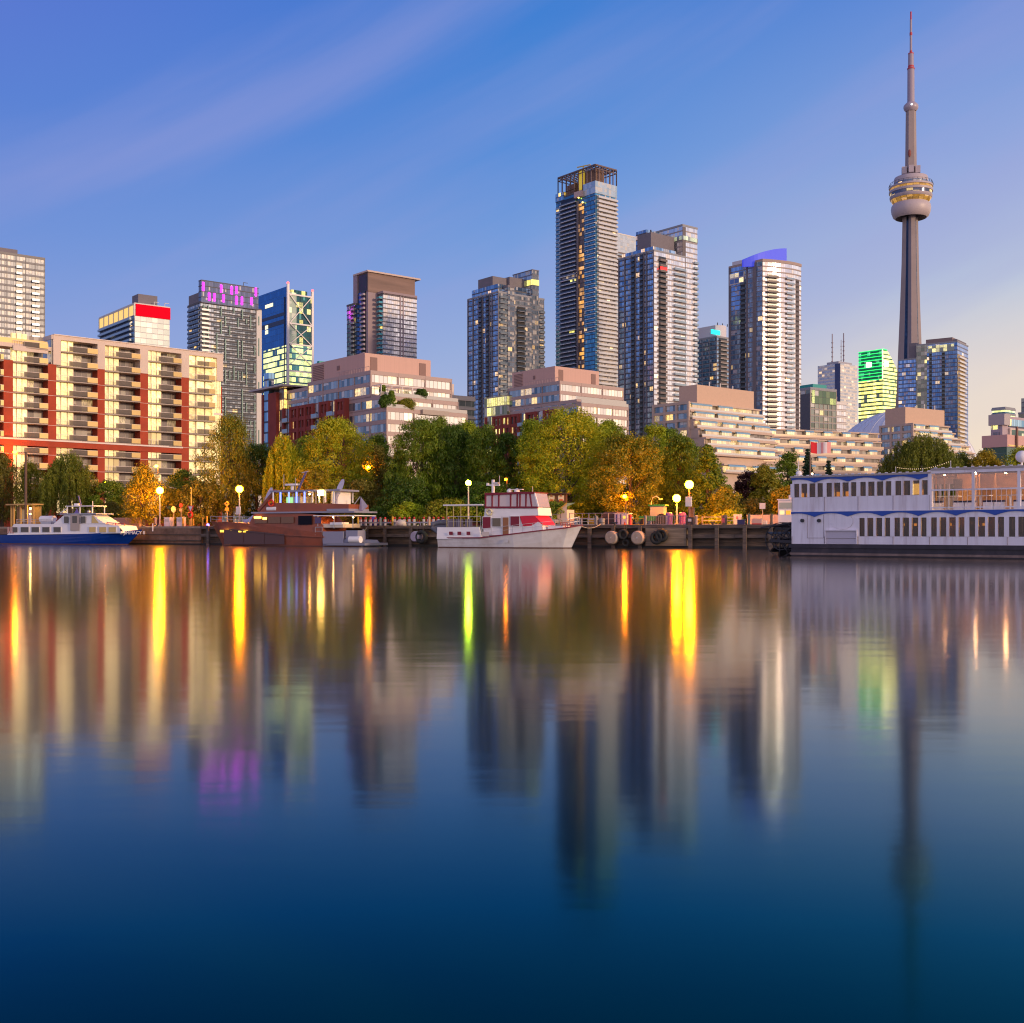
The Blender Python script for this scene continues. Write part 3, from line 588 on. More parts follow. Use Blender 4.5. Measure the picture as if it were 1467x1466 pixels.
for i in range(n):
    def pt(k):
        s = k/n; px = 1065+62*s; yy = 10-7*math.sin(math.pi*s*.9); x = B.X(px, yy); top = B.Z(372-16*math.sin(math.pi/2*min(1, s*1.05)), x, yy); return x, yy, top
    (xa, ya_, za), (xb, yb_, zb) = pt(i), pt(i+1)
    b.poly([(xa,ya_,zt-2),(xb,yb_,zt-2),(xb,yb_,zb),(xa,ya_,za)], sail); b.poly([(xb,yb_+1,zt-2),(xa,ya_+1,zt-2),(xa,ya_+1,za),(xb,yb_+1,zb)], sail)
    b.poly([(xa,ya_,za),(xb,yb_,zb),(xb,yb_+1,zb),(xa,ya_+1,za)], sail)
    if i == n-1: b.poly([(xb,yb_,zt-2),(xb,yb_+1,zt-2),(xb,yb_+1,zb),(xb,yb_,zb)], sail)
b.build('roof_sail', B.root)
for i in (2, 4, 6):                                                        # small projecting canopies at the top
    pass
poles(B, 'roof_antenna', [((3,3,zt),(3,3,zt+2.4)), ((20,0,zt),(20,0,zt+3)), ((8,4,zt),(8,4,zt+3))], .3, metalD)
# --- 11 lower block
gK = glassmat('glass_olive_grid', (.10,.13,.11), (.3,.32,.28), .5, .15, frame=(.33,.29,.24), fv=.16, fu=.07, sub=1, lit=.12, litcol=(1,.75,.25), lstr=1.3, blind=.15)
B = Bld('apartment_block', 'mid height block with olive glass top floors beside the bow fronted tower', 'apartment block', 1161, 520, TH-6)
zt = B.Z(557.5); xr = B.X(1198); yl = B.Y(1147)
vol(B, 0, xr, 0, yl, GZ, zt, gK, slabG, 3.0, 3.0, fin=3.0, finm=mat('beige_frame', (.42,.35,.30), .7), sh=.35)
boxpart(B, 'dark_side', -.3, -.15, 0, yl, GZ, zt-2, mat('slate_side', (.09,.09,.11), .6))
boxpart(B, 'glazed_attic', 1, xr-.5, -.3, 6, zt-6.5, zt-.3, glassmat('glass_attic', (.08,.14,.09), (.2,.26,.14), .4, .15, frame=(.06,.07,.07), fv=.05, fu=.06, sub=1, lit=.35, litcol=(.9,.85,.2), lstr=.8, blind=.1), bay=2.5, fl=3)
x1 = B.X(1213); vol(B, xr+.2, x1, .3, 14, GZ, B.Z(578, xr), gH, slabW, 3.0, 3.0, sd=.5, sh=.5)
boxpart(B, 'stair_wall', xr+.2, xr+4, 3, 9, B.Z(578, xr), B.Z(567, xr), mat('beige_frame', (0,0,0)))
boxpart(B, 'roof_canopy', 6, xr-2, 4, 12, zt+.9, zt+3.2, mat('teal_canopy', (.02,.28,.26), .4))
# --- 12 white office far behind with two masts
gL = glassmat('glass_white_office', (.35,.38,.45), (.5,.52,.58), .4, .2, frame=(.62,.58,.56), fv=.45, fu=.02, sub=1, lit=.04, lstr=1, blind=.2, blindcol=(.7,.66,.62))
B = Bld('office_tower', 'distant white banded office tower carrying two tall antenna masts', 'tower', 1204, 1450, TH)
zt = B.Z(520.5); xr = B.X(1228); yl = B.Y(1171.5)
boxpart(B, 'banded_wall', 0, xr, 0, yl, GZ, zt, gL, bay=4, fl=4.2, top=roofM); boxpart(B, 'penthouse', .2, xr*.8, 3, yl*.6, zt, zt+3, mat('grey_pent', (.35,.35,.42), .6))
boxpart(B, 'corner_band', -.5, -.2, .5, 8, GZ, zt, mat('navy_glass', (.06,.07,.14), .2, .5))
for px, py in ((1192.3, 478.5), (1208.6, 477.5), (1205, 487)):
    b = MB(); y = 25 if px < 1200 else 6; x = B.X(px, y); z1 = B.Z(py, x, y); w = .9 if px != 1205 else .5
    b.bar((x, y, zt), (x, y, z1), w, mat('mast_grey', (.25,.2,.24), .6))
    for k in range(6):
        z = zt+(z1-zt)*k/7; b.box(x-w, x+w, y-w, y+w, z, z+1.2, mat('mast_grey', (0,0,0)))
    b.build('antenna_mast', B.root)
# --- 13 green lit office
gM = glassmat('glass_office_blaze', (.25,.3,.2), (.4,.4,.25), .3, .2, frame=(.06,.20,.10), fv=.34, fu=.05, sub=3, lit=.96, litcol=(1,.84,.14), lstr=3.0, blind=.1)
gMg = glassmat('glass_office_green', (.01,.14,.05), (.03,.26,.1), .3, .2, frame=(.0,.55,.25), fv=.2, fu=.03, sub=2, lit=.25, litcol=(.1,1,.4), lstr=.7, blind=.1)
B = Bld('office_tower', 'floodlit green and yellow office tower with a slanting roof edge', 'tower', 1264.3, 1300, TH)
zt = B.Z(500.5); xr = B.X(1287); yl = B.Y(1230); zm = B.Z(543)
boxpart(B, 'lit_floors', 0, xr, 0, yl, GZ, zm, gM, bay=4, fl=4.6, top=roofM)
def slant(x): return zt-(zt-B.Z(531))*(max(0, (x-xr*.25)/(xr*.75)))**1.2
b = MB(); n = 8
b.poly([(0,yl,zm),(0,0,zm),(0,0,zt),(0,yl,zt)], gMg, [(yl/4,0),(0,0),(0,(zt-zm)/4.6),(yl/4,(zt-zm)/4.6)])
for i in range(n):
    xa, xb = xr*i/n, xr*(i+1)/n; za, zb = slant(xa), slant(xb)
    b.poly([(xa,0,zm),(xb,0,zm),(xb,0,zb),(xa,0,za)], gM, [(xa/4,0),(xb/4,0),(xb/4,(zb-zm)/4.6),(xa/4,(za-zm)/4.6)])
    b.poly([(xa,0,za),(xb,0,zb),(xb,yl,zb),(xa,yl,za)], roofM)
b.poly([(xr,0,zm),(xr,yl,zm),(xr,yl,slant(xr)),(xr,0,slant(xr))], gMg)
b.build('green_top', B.root)
b = MB(); gl = emat('green_neon', (.03,1,.16), 1.8)
for k in range(10):
    z = zm+(zt-zm)*k/9; b.box(-.4, -.1, 0, yl, z-.35, z+.35, gl)
b.box(-.4, xr*.26, -.5, -.1, zt-.5, zt+.5, gl); b.box(-.5, .3, -.5, .3, zm, zt, emat('pale_neon', (.9,1,.4), 2)); b.build('green_light_lines', B.root)
wl = emat('white_sign', (1,1,.8), 3)
y0 = B.Y(1248.5, -.5); y1 = B.Y(1241, -.5); boxpart(B, 'square_sign', -.9, -.5, y0, y1, B.Z(526, 0, y0), B.Z(519, 0, y0), wl)
x0 = B.X(1266.5, -.5); x1 = B.X(1272.5, -.5); boxpart(B, 'square_sign', x0, x1, -.9, -.5, B.Z(525, x0), B.Z(517, x0), wl)
# --- 14 blue condominium in front of the needle tower
gN = glassmat('glass_cobalt', (.05,.15,.42), (.2,.34,.66), .85, .12, frame=(.09,.09,.15), fv=.2, fu=.05, sub=2, lit=.035, litcol=(1,.62,.18), lstr=1.1, blind=.12, blindcol=(.3,.3,.45), tilt=.018)
B = Bld('apartment_tower', 'cobalt blue glass tower standing in front of the needle tower shaft', 'tower', 1371.5, 800, TH+14)
zt = B.Z(490); yl = B.Y(1313); xr = B.X(1387)
vol(B, 0, xr, 0, yl, GZ, zt, gN, slabG, 2.9, 3, sh=.22, sd=.08)
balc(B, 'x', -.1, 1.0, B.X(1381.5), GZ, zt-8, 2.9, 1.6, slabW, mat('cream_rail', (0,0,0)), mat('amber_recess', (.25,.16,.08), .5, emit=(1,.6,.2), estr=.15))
for a, c in ((.30,.37), (.62,.68)): balc(B, 'y', -.1, yl*a, yl*c, GZ, zt-4, 2.9, 1.0, slabD, railD, darkrec)
boxpart(B, 'olive_glazing', -.3, -.12, yl*.74, yl, GZ, zt, gK, bay=2.5, fl=2.9)
boxpart(B, 'lit_attic', -.32, -.15, yl*.08, yl*.72, zt-6, zt-1, glassmat('attic_rooms', (.15,.2,.25), (.3,.35,.3), .4, .2, frame=(.2,.18,.2), fv=.08, fu=.06, sub=1, lit=.6, litcol=(1,.85,.3), lstr=1.0, blind=.1), bay=2.6, fl=2.9)
boxpart(B, 'penthouse', 2, xr-3, 4, yl-6, zt, zt+4, mat('pent_brown', (.22,.16,.16), .7)); boxpart(B, 'penthouse', 2.5, xr-1, 1, 4, zt, zt+2.5, mechP)
yb = B.Y(1287); zb = B.Z(514.5, 0, yl); vol(B, .5, 18, yl+.4, yb, GZ, zb, gN, slabG, 2.9, 2.8, sh=.2, sd=.08)
boxpart(B, 'stair_wall', 2, 8, yl+.5, yl+6, zb, zb+12, mechP)
# --- needle tower
def needle():
    conc = mat('needle_concrete', (.29,.235,.235), .75, var=.12, vscale=.02, dirt=(.2,.16,.16)); wht = mat('needle_white', (.40,.34,.38), .5)
    Yn = 1205.0; B = Bld('communication_tower', 'very tall concrete needle tower with a round observation pod and antenna spire', 'tower', 1305, Yn, -14)
    z = lambda py: CH+(HY-py)/F*Yn
    w = lambda n: n/F*Yn
    # tapering shaft, three legs with a glazed groove between them
    b = MB(); prof = [(592, 21), (560, 19.3), (500, 17), (440, 14.6), (380, 12.6), (311, 11.3)]
    prof = [(HY, 36), (660, 27), (592, 21.5)]+prof[1:]
    def ring(py, hw):
        r = w(hw)*.98; pts = []
        for k in range(3):
            a = math.radians(-90+12+120*k); wd = w(hw)*.36
            c, s_ = math.cos(a), math.sin(a)
            for (rr, t) in ((.40, -1.25), (1.0, -.75), (1.0, .75), (.40, 1.25)): pts.append((r*rr*c-wd*t*s_, r*rr*s_+wd*t*c, z(py)))
        return pts
    rings = [ring(*p) for p in prof]; n = 12
    for i in range(len(rings)-1):
        for k in range(n):
            b.poly([rings[i][k], rings[i][(k+1) % n], rings[i+1][(k+1) % n], rings[i+1][k]], conc)
    b.build('shaft', B.root)
    b = MB()
    a = math.radians(-48+12-90+30+16)
    for k in range(3):
        a = math.radians(-90+12+60+120*k); c, s_ = math.cos(a), math.sin(a)
        P0 = [(w(hw)*.60*c, w(hw)*.60*s_, z(py), w(hw)*.26) for py, hw in prof]
        for i in range(len(P0)-1):
            (x0,y0,z0,w0), (x1,y1,z1,w1) = P0[i], P0[i+1]
            b.poly([(x0+w0*s_,y0-w0*c,z0),(x0-w0*s_,y0+w0*c,z0),(x1-w1*s_,y1+w1*c,z1),(x1+w1*s_,y1-w1*c,z1)], mat('lift_glass', (.07,.11,.18), .2, .6))
            b.poly([(x0-w0*s_,y0+w0*c,z0),(x0+w0*s_,y0-w0*c,z0),(x1+w1*s_,y1-w1*c,z1),(x1-w1*s_,y1+w1*c,z1)], mat('lift_glass', (0,0,0)))
    b.build('lift_glazing', B.root)
    def lat(name, pts, m, n=32): b = MB(); b.lathe([(w(r), z(py)) for r, py in pts], m, n); return b.build(name, B.root, smooth=True)
    lat('radome', [(11,302),(14,306.5),(18,311),(21.5,313),(24.3,310.8),(26.6,305),(27.4,299.5),(26.6,295),(24.2,292),(11,291)], mat('radome_white', (.44,.37,.39), .45), 40)
    lat('radome_soffit', [(10.5,300.5),(13.5,306.9),(17.5,311.5),(20.3,313.2)], mat('soffit_shade', (.08,.06,.065), .7), 40)  # dark ring puts the shade of the hollow underside into the colour
    gold = glassmat('pod_gold_windows', (.25,.15,.05), (.4,.25,.08), .5, .2, frame=(.06,.04,.04), fv=.0, fu=.06, sub=1, lit=.97, litcol=(1,.46,.02), lstr=.5, blind=.05)
    dk = glassmat('pod_dark_windows', (.05,.06,.1), (.1,.12,.2), .6, .15, frame=(.1,.08,.1), fv=.0, fu=.05, sub=1, lit=.2, litcol=(1,.65,.1), lstr=1.0, blind=.05)
    lat('lower_windows', [(24,292),(24.6,291.5),(27.7,286.5),(27.8,286)], gold, 40)
    lat('pod_ring', [(27.9,286.2),(28.6,285.6),(29.3,282),(29.0,281.5)], wht, 40)
    lat('middle_windows', [(28.5,281.6),(28.9,277.2)], dk, 40)
    lat('pod_ring', [(29.1,277.3),(30.0,276.8),(30.2,274),(29.6,273.6)], wht, 40)
    lat('upper_windows', [(29.4,273.8),(28.9,270.3),(29.2,270.2)], gold, 40)
    lat('pod_ring', [(29.2,270.4),(30.1,270),(29.9,267.6),(26,266.6),(23.5,266.4)], wht, 40)
    lat('upper_deck_glazing', [(23.4,266.6),(23.4,262.6)], glassmat('pod_deck', (.15,.2,.3), (.3,.35,.45), .5, .2, frame=(.3,.2,.24), fv=0, fu=.05, sub=1, lit=.05, blind=.1), 40)
    lat('pod_roof', [(23.6,262.8),(23.4,257.5),(22.5,254.8),(8,253.4)], wht, 40)
    b = MB()
    for k in range(28):
        a = 2*math.pi*k/28; r = w(30.6); b.bar((r*math.cos(a), r*math.sin(a), z(267.6)), (r*.93*math.cos(a), r*.93*math.sin(a), z(262.3)), .35, metalD)
    b.lathe([(w(28.5), z(262.6)), (w(28.5), z(262.2)), (w(28.0), z(262.2))], metalD, 40); b.build('guard_rail', B.root)
    b = MB()
    for k in range(6):
        a = 2*math.pi*k/6+.45; r = w(10.5); x, y = r*math.cos(a), r*math.sin(a); b.box(x-2.5, x+2.5, y-2.5, y+2.5, z(250.5), z(240.5), wht)
    b.build('dish_enclosures', B.root)
    lat('upper_shaft', [(8.2,254),(7.9,240),(7.0,158)], conc, 6)
    lat('sky_pod', [(7.2,160),(9.6,157),(10.3,154.5),(10,151.5),(7.2,148.5),(5,146.5)], mat('sky_pod_grey', (.36,.30,.36), .4), 24)
    ant = mat('antenna_grey', (.30,.25,.33), .5); red = mat('antenna_red', (.42,.03,.05), .5)
    lat('antenna', [(5,147),(4.8,99.5),(4,99),(3.8,77.5),(1.7,77),(1.5,28.5),(.7,28.3),(.7,17),(.3,16.8)], ant, 12)
    for r, a, c in ((5.2,99.8,98),(4.1,97,94.5),(3.9,78,76.5),(1.9,75.8,73),(1.9,51,47),(1.5,29.5,28),(1.1,28,17)): lat('red_band', [(0,a),(r,a),(r,c),(0,c)], red, 12)
    b = MB(); b.sphere((-2, -w(8.3), z(222)), 1.6, mat('dim_red', (.22,.05,.04), .6), 8, sz=2.5); b.build('beacon', B.root)
    b = MB(); b.sphere((0, -w(10.5), z(153.3)), 1.0, emat('white_beacon', (.8,.9,1), 2), 8); b.build('beacon', B.root)
needle()
# ------------------------------------------------------------------ nearer apartment buildings
brick = mat('red_brick', (.36,.052,.02), .85, var=.16, vscale=.35, bump=.1); cream = mat('cream_precast', (.62,.50,.43), .7, var=.06, vscale=.3)
bandw = mat('white_string_course', (.70,.60,.55), .6); soffit = mat('balcony_concrete', (.40,.33,.28), .8)
goldwin = glassmat('glass_sunset_glow', (.42,.34,.20), (.55,.44,.25), .15, .25, frame=(.34,.25,.16), fv=.04, fu=.045, sub=3, lit=.95, litcol=(1,.68,.22), lstr=1.35, blind=.0, base_e=.4)  # sunset reflection put into the panes as a glow of their own
terwin = glassmat('glass_terrace_rooms', (.2,.17,.13), (.6,.48,.34), .4, .2, frame=(.5,.4,.32), fv=.03, fu=.035, sub=3, lit=.5, litcol=(1,.66,.2), lstr=.9, blind=.2)
dimwin = glassmat('glass_dim_rooms', (.14,.12,.11), (.26,.22,.2), .35, .2, frame=(.36,.33,.31), fv=.03, fu=.03, sub=2, lit=.12, litcol=(1,.65,.25), lstr=.6, blind=.25, blindcol=(.4,.37,.33))
prail = mat('balcony_panel', (.30,.25,.21), .5, .0); bpane = pane_mat('balcony_pane', (.50,.46,.42), .34, (.34,.30,.27)); yrail = mat('balcony_panel_gold', (.55,.38,.14), .3, .2)
def copy_part(src, parent, loc):
    o = src.copy(); C.objects.link(o); o.parent = parent; o.location = loc
    for ch in src.children:
        c = ch.copy(); C.objects.link(c); c.parent = o
    return o
def brick_block():
    B = Bld('apartment_building', 'red brick apartment block with balconies and rows of windows given a golden sunset glow', 'apartment building', -40, 223.2, 43.2)
    FL = 3.05; z0 = B.Z(632.6, B.X(85)); levels = [z0+.35+i*FL for i in range(-5, 7)]
    piers = [(-32,-14),(4.5,18),(68,80),(139,149.5),(200,211.5),(259,270),(310,318.5)]
    xs = [(B.X(a), B.X(c)) for a, c in piers]; xe = xs[-1][1]
    ztop = z0+5.15*FL; D = 22
    b = MB(); b.box(xs[0][0], xe, 3.2, D, GZ, ztop, brick); b.box(xs[0][0], xe, .4, 3.2, GZ, levels[0]-FL+.3, brick); b.build('brick_core', B.root)
    for i, (a, c) in enumerate(xs):
        b = MB(); zt = ztop if i < len(xs)-1 else ztop-1.2
        b.box(a, c, -.25 if i < 6 else .1, 3.2, GZ, zt, brick)
        for lv in levels[1:-2:1]: b.box(a-.02, c+.02, -.29, -.24, lv-.25, lv-.19, bandw)
        b.build('brick_pier', B.root)
    # white topped brick band above the lower storeys
    b = MB(); b.box(xs[0][0], xs[5][0]+.2, -.45, 3.0, z0-1.25, z0-.1, brick); b.box(xs[0][0], xs[5][0]+.2, -.6, -.2, z0-.1, z0+.22, bandw)
    b.box(xs[5][1]+6.2, xe, -.1, 2, z0+2.6*FL, z0+2.75*FL, bandw); b.build('brick_band', B.root)
    protos = {}
    for j in range(6):
        a, c = xs[j][1], xs[j+1][0]; wd = c-a; s = a+wd*.46 if j < 5 else a+wd*.95
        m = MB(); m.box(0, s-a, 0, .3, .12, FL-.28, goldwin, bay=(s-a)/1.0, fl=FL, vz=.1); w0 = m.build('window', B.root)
        m = MB(); m.box(0, c-s, 0, .25, .1, FL-.3, dimwin, bay=(c-s)/2, fl=FL, vz=.1); m.box(0, .35, -.12, 0, .1, FL-.3, brick if j < 5 else cream); d0 = m.build('balcony_door', B.root)
        m = MB(); bw = wd-.2 if j < 5 else wd*.9; x0 = .1
        pts = [(x0, 1.2), (x0, -.55), (x0+bw*.3, -.95), (x0+bw*.6, -1.2), (x0+bw, -1.2), (x0+bw, 1.2)]
        m.prism(pts, -.22, 0, soffit); bal0 = m.build('balcony', B.root)
        m = MB()
        q = pts[1:5]; 
        for (p1, p2), mm in zip(zip(q[:-1], q[1:]), (bpane, bpane, bpane)):
            m.bar((*p1, 1.1), (*p2, 1.1), .07, bandw); 
            if p1[0] > x0+bw*.25: m.prism([p1, p2, (p2[0], p2[1]+.05), (p1[0], p1[1]+.05)], .08, 1.05, mm)
            else:
                for k in range(7): u = k/6; m.bar((p1[0]+(p2[0]-p1[0])*u, p1[1]+(p2[1]-p1[1])*u, 0), (p1[0]+(p2[0]-p1[0])*u, p1[1]+(p2[1]-p1[1])*u, 1.1), .05, bandw)
        m.box(x0+bw*.74, x0+bw, -1.28, -1.22, .06, 1.08, yrail); m.box(x0+bw-.06, x0+bw, -1.2, 1.0, .06, 1.08, prail)
        m.build('railing', bal0)
        fl = MB(); first = True
        for i, lv in enumerate(levels):
            top = i >= 10
            if j == 0 and i > 10: continue
            if i < 0: continue
            if j == 1 and i >= 11 and False: continue
            loc = (a, 1.0, lv)
            if j == 1 and i == 11: pass
            if first: w0.location = loc; d0.location = (s, 2.4, lv); bal0.location = (a, .6, lv); first = False
            else:
                copy_part(w0, B.root, loc); copy_part(d0, B.root, (s, 2.4, lv)); copy_part(bal0, B.root, (a, .6, lv))
            fl.box(a+.005, c-.005, .45, 3.2, lv-.24, lv-.02, soffit)
            if not top: fl.box(s-.02, s+.12, 1.0, 2.45, lv-.02, lv+FL-.24, cream)
        fl.build('floor_slab', B.root)
    # cream upper storeys with flat roof
    zr = levels[-1]+FL+.1; xL = B.X(75.5)
    b = MB()
    b.box(xL, xe+.1, -.3, D-2, zr-.9, zr, cream); b.box(xL-.1, xe+.3, 2.6, D-2, ztop, zr-.9, cream)
    for i, (a, c) in enumerate(xs[2:], 2):
        b.box(a-.02 if i > 2 else xL, c+.02 if i > 2 else c+.9, -.32, 3.3, ztop+.0, zr-.9, cream)
    b.build('cream_penthouse', B.root)
    b = MB(); b.box(xL+.1, xe, -.5, D-2.2, zr+.0, zr+.16, bandw); b.build('roof_edge', B.root)
    greyg = glassmat('glass_grey_side', (.3,.34,.38), (.5,.52,.52), .55, .15, frame=(.5,.44,.4), fv=.3, fu=.08, sub=1, lit=.1, lstr=.6, blind=.3)
    yl = B.Y(17, xL-.1); yl = min(yl, 26) if yl > 0 else 18
    boxpart(B, 'side_window_wall', xL-.22, xL-.02, .2, yl, ztop-.4, zr-.9, greyg, bay=2.4, fl=FL)
    b = MB(); b.box(xL-.3, xL, -.1, yl, zr-.9, zr, cream); b.box(xL-.02, xL+12, D-2.2, yl, ztop, zr, cream); b.build('side_fascia', B.root)
    # terrace with planters over the first bay
    b = MB(); b.box(xs[0][0], xL-.3, .1, 4, levels[10]+FL-.2, levels[10]+FL+.6, cream); b.box(xs[1][1], xs[2][0], -.4, .1, levels[10]+FL-.9, levels[10]+FL+.1, cream)
    b.box(xs[0][0], xL-1, .15, .25, levels[10]+FL+.6, levels[10]+FL+1.6, yrail); b.build('terrace_parapet', B.root)
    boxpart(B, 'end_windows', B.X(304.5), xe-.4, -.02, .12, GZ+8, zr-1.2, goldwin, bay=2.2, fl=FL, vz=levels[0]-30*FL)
    boxpart(B, 'white_canopy', B.X(236), B.X(272), -5, 0, GZ+4.2, GZ+6.6, mat('canopy_white', (.6,.5,.46), .6))
    return B
BB = brick_block()
# mid glass / brick buildings with a pink plant box: M1 and its twin
pinkbox = mat('pink_corrugated', (.56,.34,.28), .6, var=.06, vscale=2.0, stretch=(2,2,.02)); band = mat('taupe_spandrel', (.42,.30,.27), .55)
brk2 = mat('dark_red_brick', (.26,.045,.032), .85, var=.15, vscale=.4)
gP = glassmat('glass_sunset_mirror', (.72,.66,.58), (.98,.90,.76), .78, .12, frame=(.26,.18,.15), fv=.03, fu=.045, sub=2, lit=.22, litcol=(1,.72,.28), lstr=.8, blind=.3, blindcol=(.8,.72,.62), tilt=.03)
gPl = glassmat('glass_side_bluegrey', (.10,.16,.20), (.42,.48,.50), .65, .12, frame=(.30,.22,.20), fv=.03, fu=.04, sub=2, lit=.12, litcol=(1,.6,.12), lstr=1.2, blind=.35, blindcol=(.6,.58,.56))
lou = mat('louvre_brown', (.24,.14,.12), .7)
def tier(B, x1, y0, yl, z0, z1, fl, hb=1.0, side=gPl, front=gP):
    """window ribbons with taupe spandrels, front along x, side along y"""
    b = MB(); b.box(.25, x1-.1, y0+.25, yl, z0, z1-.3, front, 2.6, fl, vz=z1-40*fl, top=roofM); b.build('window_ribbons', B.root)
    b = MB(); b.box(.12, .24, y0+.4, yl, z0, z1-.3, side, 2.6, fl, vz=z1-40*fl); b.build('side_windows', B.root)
    b = MB(); z = z1
    while z > z0-.1:
        b.box(0, x1, y0, yl+.1, max(z-hb, z0-.2), z, band); z -= fl
    b.build('spandrel_bands', B.root)
    b = MB(); x = 0; n = max(2, round(x1/7.8))
    for i in range(n+1): b.box(x1*i/n-.12, x1*i/n+.12, y0-.06, y0+.3, z0, z1, band)
    n = max(1, round((yl-y0)/8))
    for i in range(n+1): yy = y0+(yl-y0)*i/n; b.box(-.06, .3, yy-.12, yy+.12, z0, z1, band)
    b.build('mullion_piers', B.root)
def glass_brick_building(label, px, Y, tiers, mech, right, left, brickr, canopy=False, lam=False):
    B = Bld('apartment_building', label, 'apartment building', px, Y, 40); fl = 3.0
    zs = []; y0 = 0
    for i, (cpx, cpy, rpx) in enumerate(tiers):
        y = 0 if i == 0 else B.Y(cpx); z1 = B.Z(cpy, 0, y); zs.append((y, z1, B.X(rpx, y)))
    yl = B.Y(left)
    zp = GZ
    for i, (y, z1, x1) in enumerate(zs):
        tier(B, x1, y, yl, zp, z1, fl)
        if i < len(zs)-1:
            b = MB(); b.box(.0, x1+.05, y-.05, y+.05, z1+.01, z1+.9, mat('terrace_glass', (.5,.45,.4), .15, .5)); b.build('terrace_railing', B.root)
        zp = z1
    ym, zt = zs[-1][0]+5, zs[-1][1]; (mc, mt, mr, ml) = mech
    x0 = B.X(mc, ym); x1 = B.X(mr, ym); y1 = B.Y(ml, x0)
    boxpart(B, 'plant_box', x0, x1, ym, y1, zt, B.Z(mt, x0, ym), pinkbox)
    h = B.Z(mt, x0, ym)-zt
    L = x1-x0
    boxpart(B, 'louvre_panel', x0+L*.08, x0+L*.18, ym-.12, ym, zt+h*.0, zt+h*.82, lou); boxpart(B, 'louvre_panel', x0+L*.82, x0+L*.92, ym-.12, ym, zt+h*.1, zt+h*.8, lou); boxpart(B, 'plant_window', x0-.12, x0, ym+(y1-ym)*.45, ym+(y1-ym)*.5, zt+h*.4, zt+h*.62, lou)
    b = MB()
    yy = y1-.25*(y1-ym)
    for k in range(9): b.box(x0-.15, x0, yy, y1-1, zt+h*(.1+.09*k), zt+h*(.14+.09*k), lou)
    b.build('louvre_slats', B.root)
    b = MB()
    for k in range(14): b.bar((.3, zs[-1][0]+1+k*1.2, zt), (.3, zs[-1][0]+1+k*1.2, zt+1.1), .06, band)
    b.bar((.3, zs[-1][0]+1, zt+1.1), (.3, zs[-1][0]+17, zt+1.1), .08, band); b.build('roof_railing', B.root)
    # brick base wing standing forward of the side windows
    (b0, b1, btop0) = brickr; ya, yb = B.Y(b0), B.Y(b1); zb = B.Z(btop0, 0, ya); n = 8; dy = (yb-ya)/n
    boxpart(B, 'brick_wing_wall', -.8, -.02, ya, yb, GZ, zb-.3, gPl, bay=dy/2, fl=fl, vz=zb-40*fl)
    b = MB()
    for i in range(n+1):
        w = 1.0 if i not in (0, n) else .8; b.box(-1.5, -.02, ya+i*dy-w/2, ya+i*dy+w/2, GZ, zb, brk2)
    for i in range(n):
        if i % 2 == 0 or i == 5:
            z = zb
            b.box(-1.35, -.7, ya+i*dy, ya+(i+1)*dy, zb-.8, zb, brk2); z = zb-fl
            while z > GZ: b.box(-1.35, -.7, ya+i*dy, ya+(i+1)*dy, z-1.1, z, brk2); z -= fl
            b.box(-1.3, -.7, ya+(i+.5)*dy-.3, ya+(i+.5)*dy+.3, GZ, zb-.2, brk2)
    b.build('brick_frame', B.root)
    for i in (1, 3, 7):
        z = zb-fl
        while z > GZ+3:
            m = MB(); m.box(-2.1, -.82, ya+i*dy+.5, ya+(i+1)*dy-.5, z-1.2, z-1.0, soffit); bo = m.build('balcony', B.root)
            m = MB(); m.box(-2.1, -2.04, ya+i*dy+.5, ya+(i+1)*dy-.5, z-1.0, z, railG); m.build('railing', bo); z -= fl
    return B, zs, yl
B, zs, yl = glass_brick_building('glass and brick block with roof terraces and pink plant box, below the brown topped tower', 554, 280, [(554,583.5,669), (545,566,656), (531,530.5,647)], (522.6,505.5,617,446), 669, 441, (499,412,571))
# stair corner and flat canopy at its far left end
ya, yb = B.Y(441), B.Y(404); zc = B.Z(549, 0, ya)
tw = MB(); tw.box(.2, 12, yl, B.Y(384), GZ, zc-1, gPl, 2.6, 3.0, top=roofM); tw.build('side_windows', B.root)
b = MB(); z = zc-1
while z > GZ: b.box(.05, 12.1, yl, B.Y(384)+.1, z-.9, z, band); z -= 3
b.build('spandrel_bands', B.root)
y0, y1 = B.Y(412), B.Y(373); b = MB(); b.box(-3.2, 9, y0-3, y1+1, zc-.1, zc+.35, mat('canopy_grey', (.45,.38,.37), .6)); b.build('flat_canopy', B.root)
y0, y1 = B.Y(395.5, -2), B.Y(384, -2); zb = B.Z(562, -2, y0); boxpart(B, 'brick_stair_tower', -2, 3, y0, y1, GZ, zb, brk2); boxpart(B, 'brick_stair_tower', -2, 2, B.Y(377, -2), B.Y(374.5, -2), GZ, zb, brk2)
boxpart(B, 'stair_glazing', -1.8, -.1, y1, B.Y(377, -2), GZ, zb+6, gEb, bay=2, fl=3)
boxpart(B, 'lit_corner_rooms', -1.0, .0, B.Y(411), y0-.05, GZ, zb+2, glassmat('amber_corner', (.12,.1,.08), (.3,.25,.18), .3, .2, frame=(.3,.2,.15), fv=.12, fu=.06, sub=2, lit=.45, litcol=(1,.6,.12), lstr=1.6, blind=.2), bay=2, fl=3)
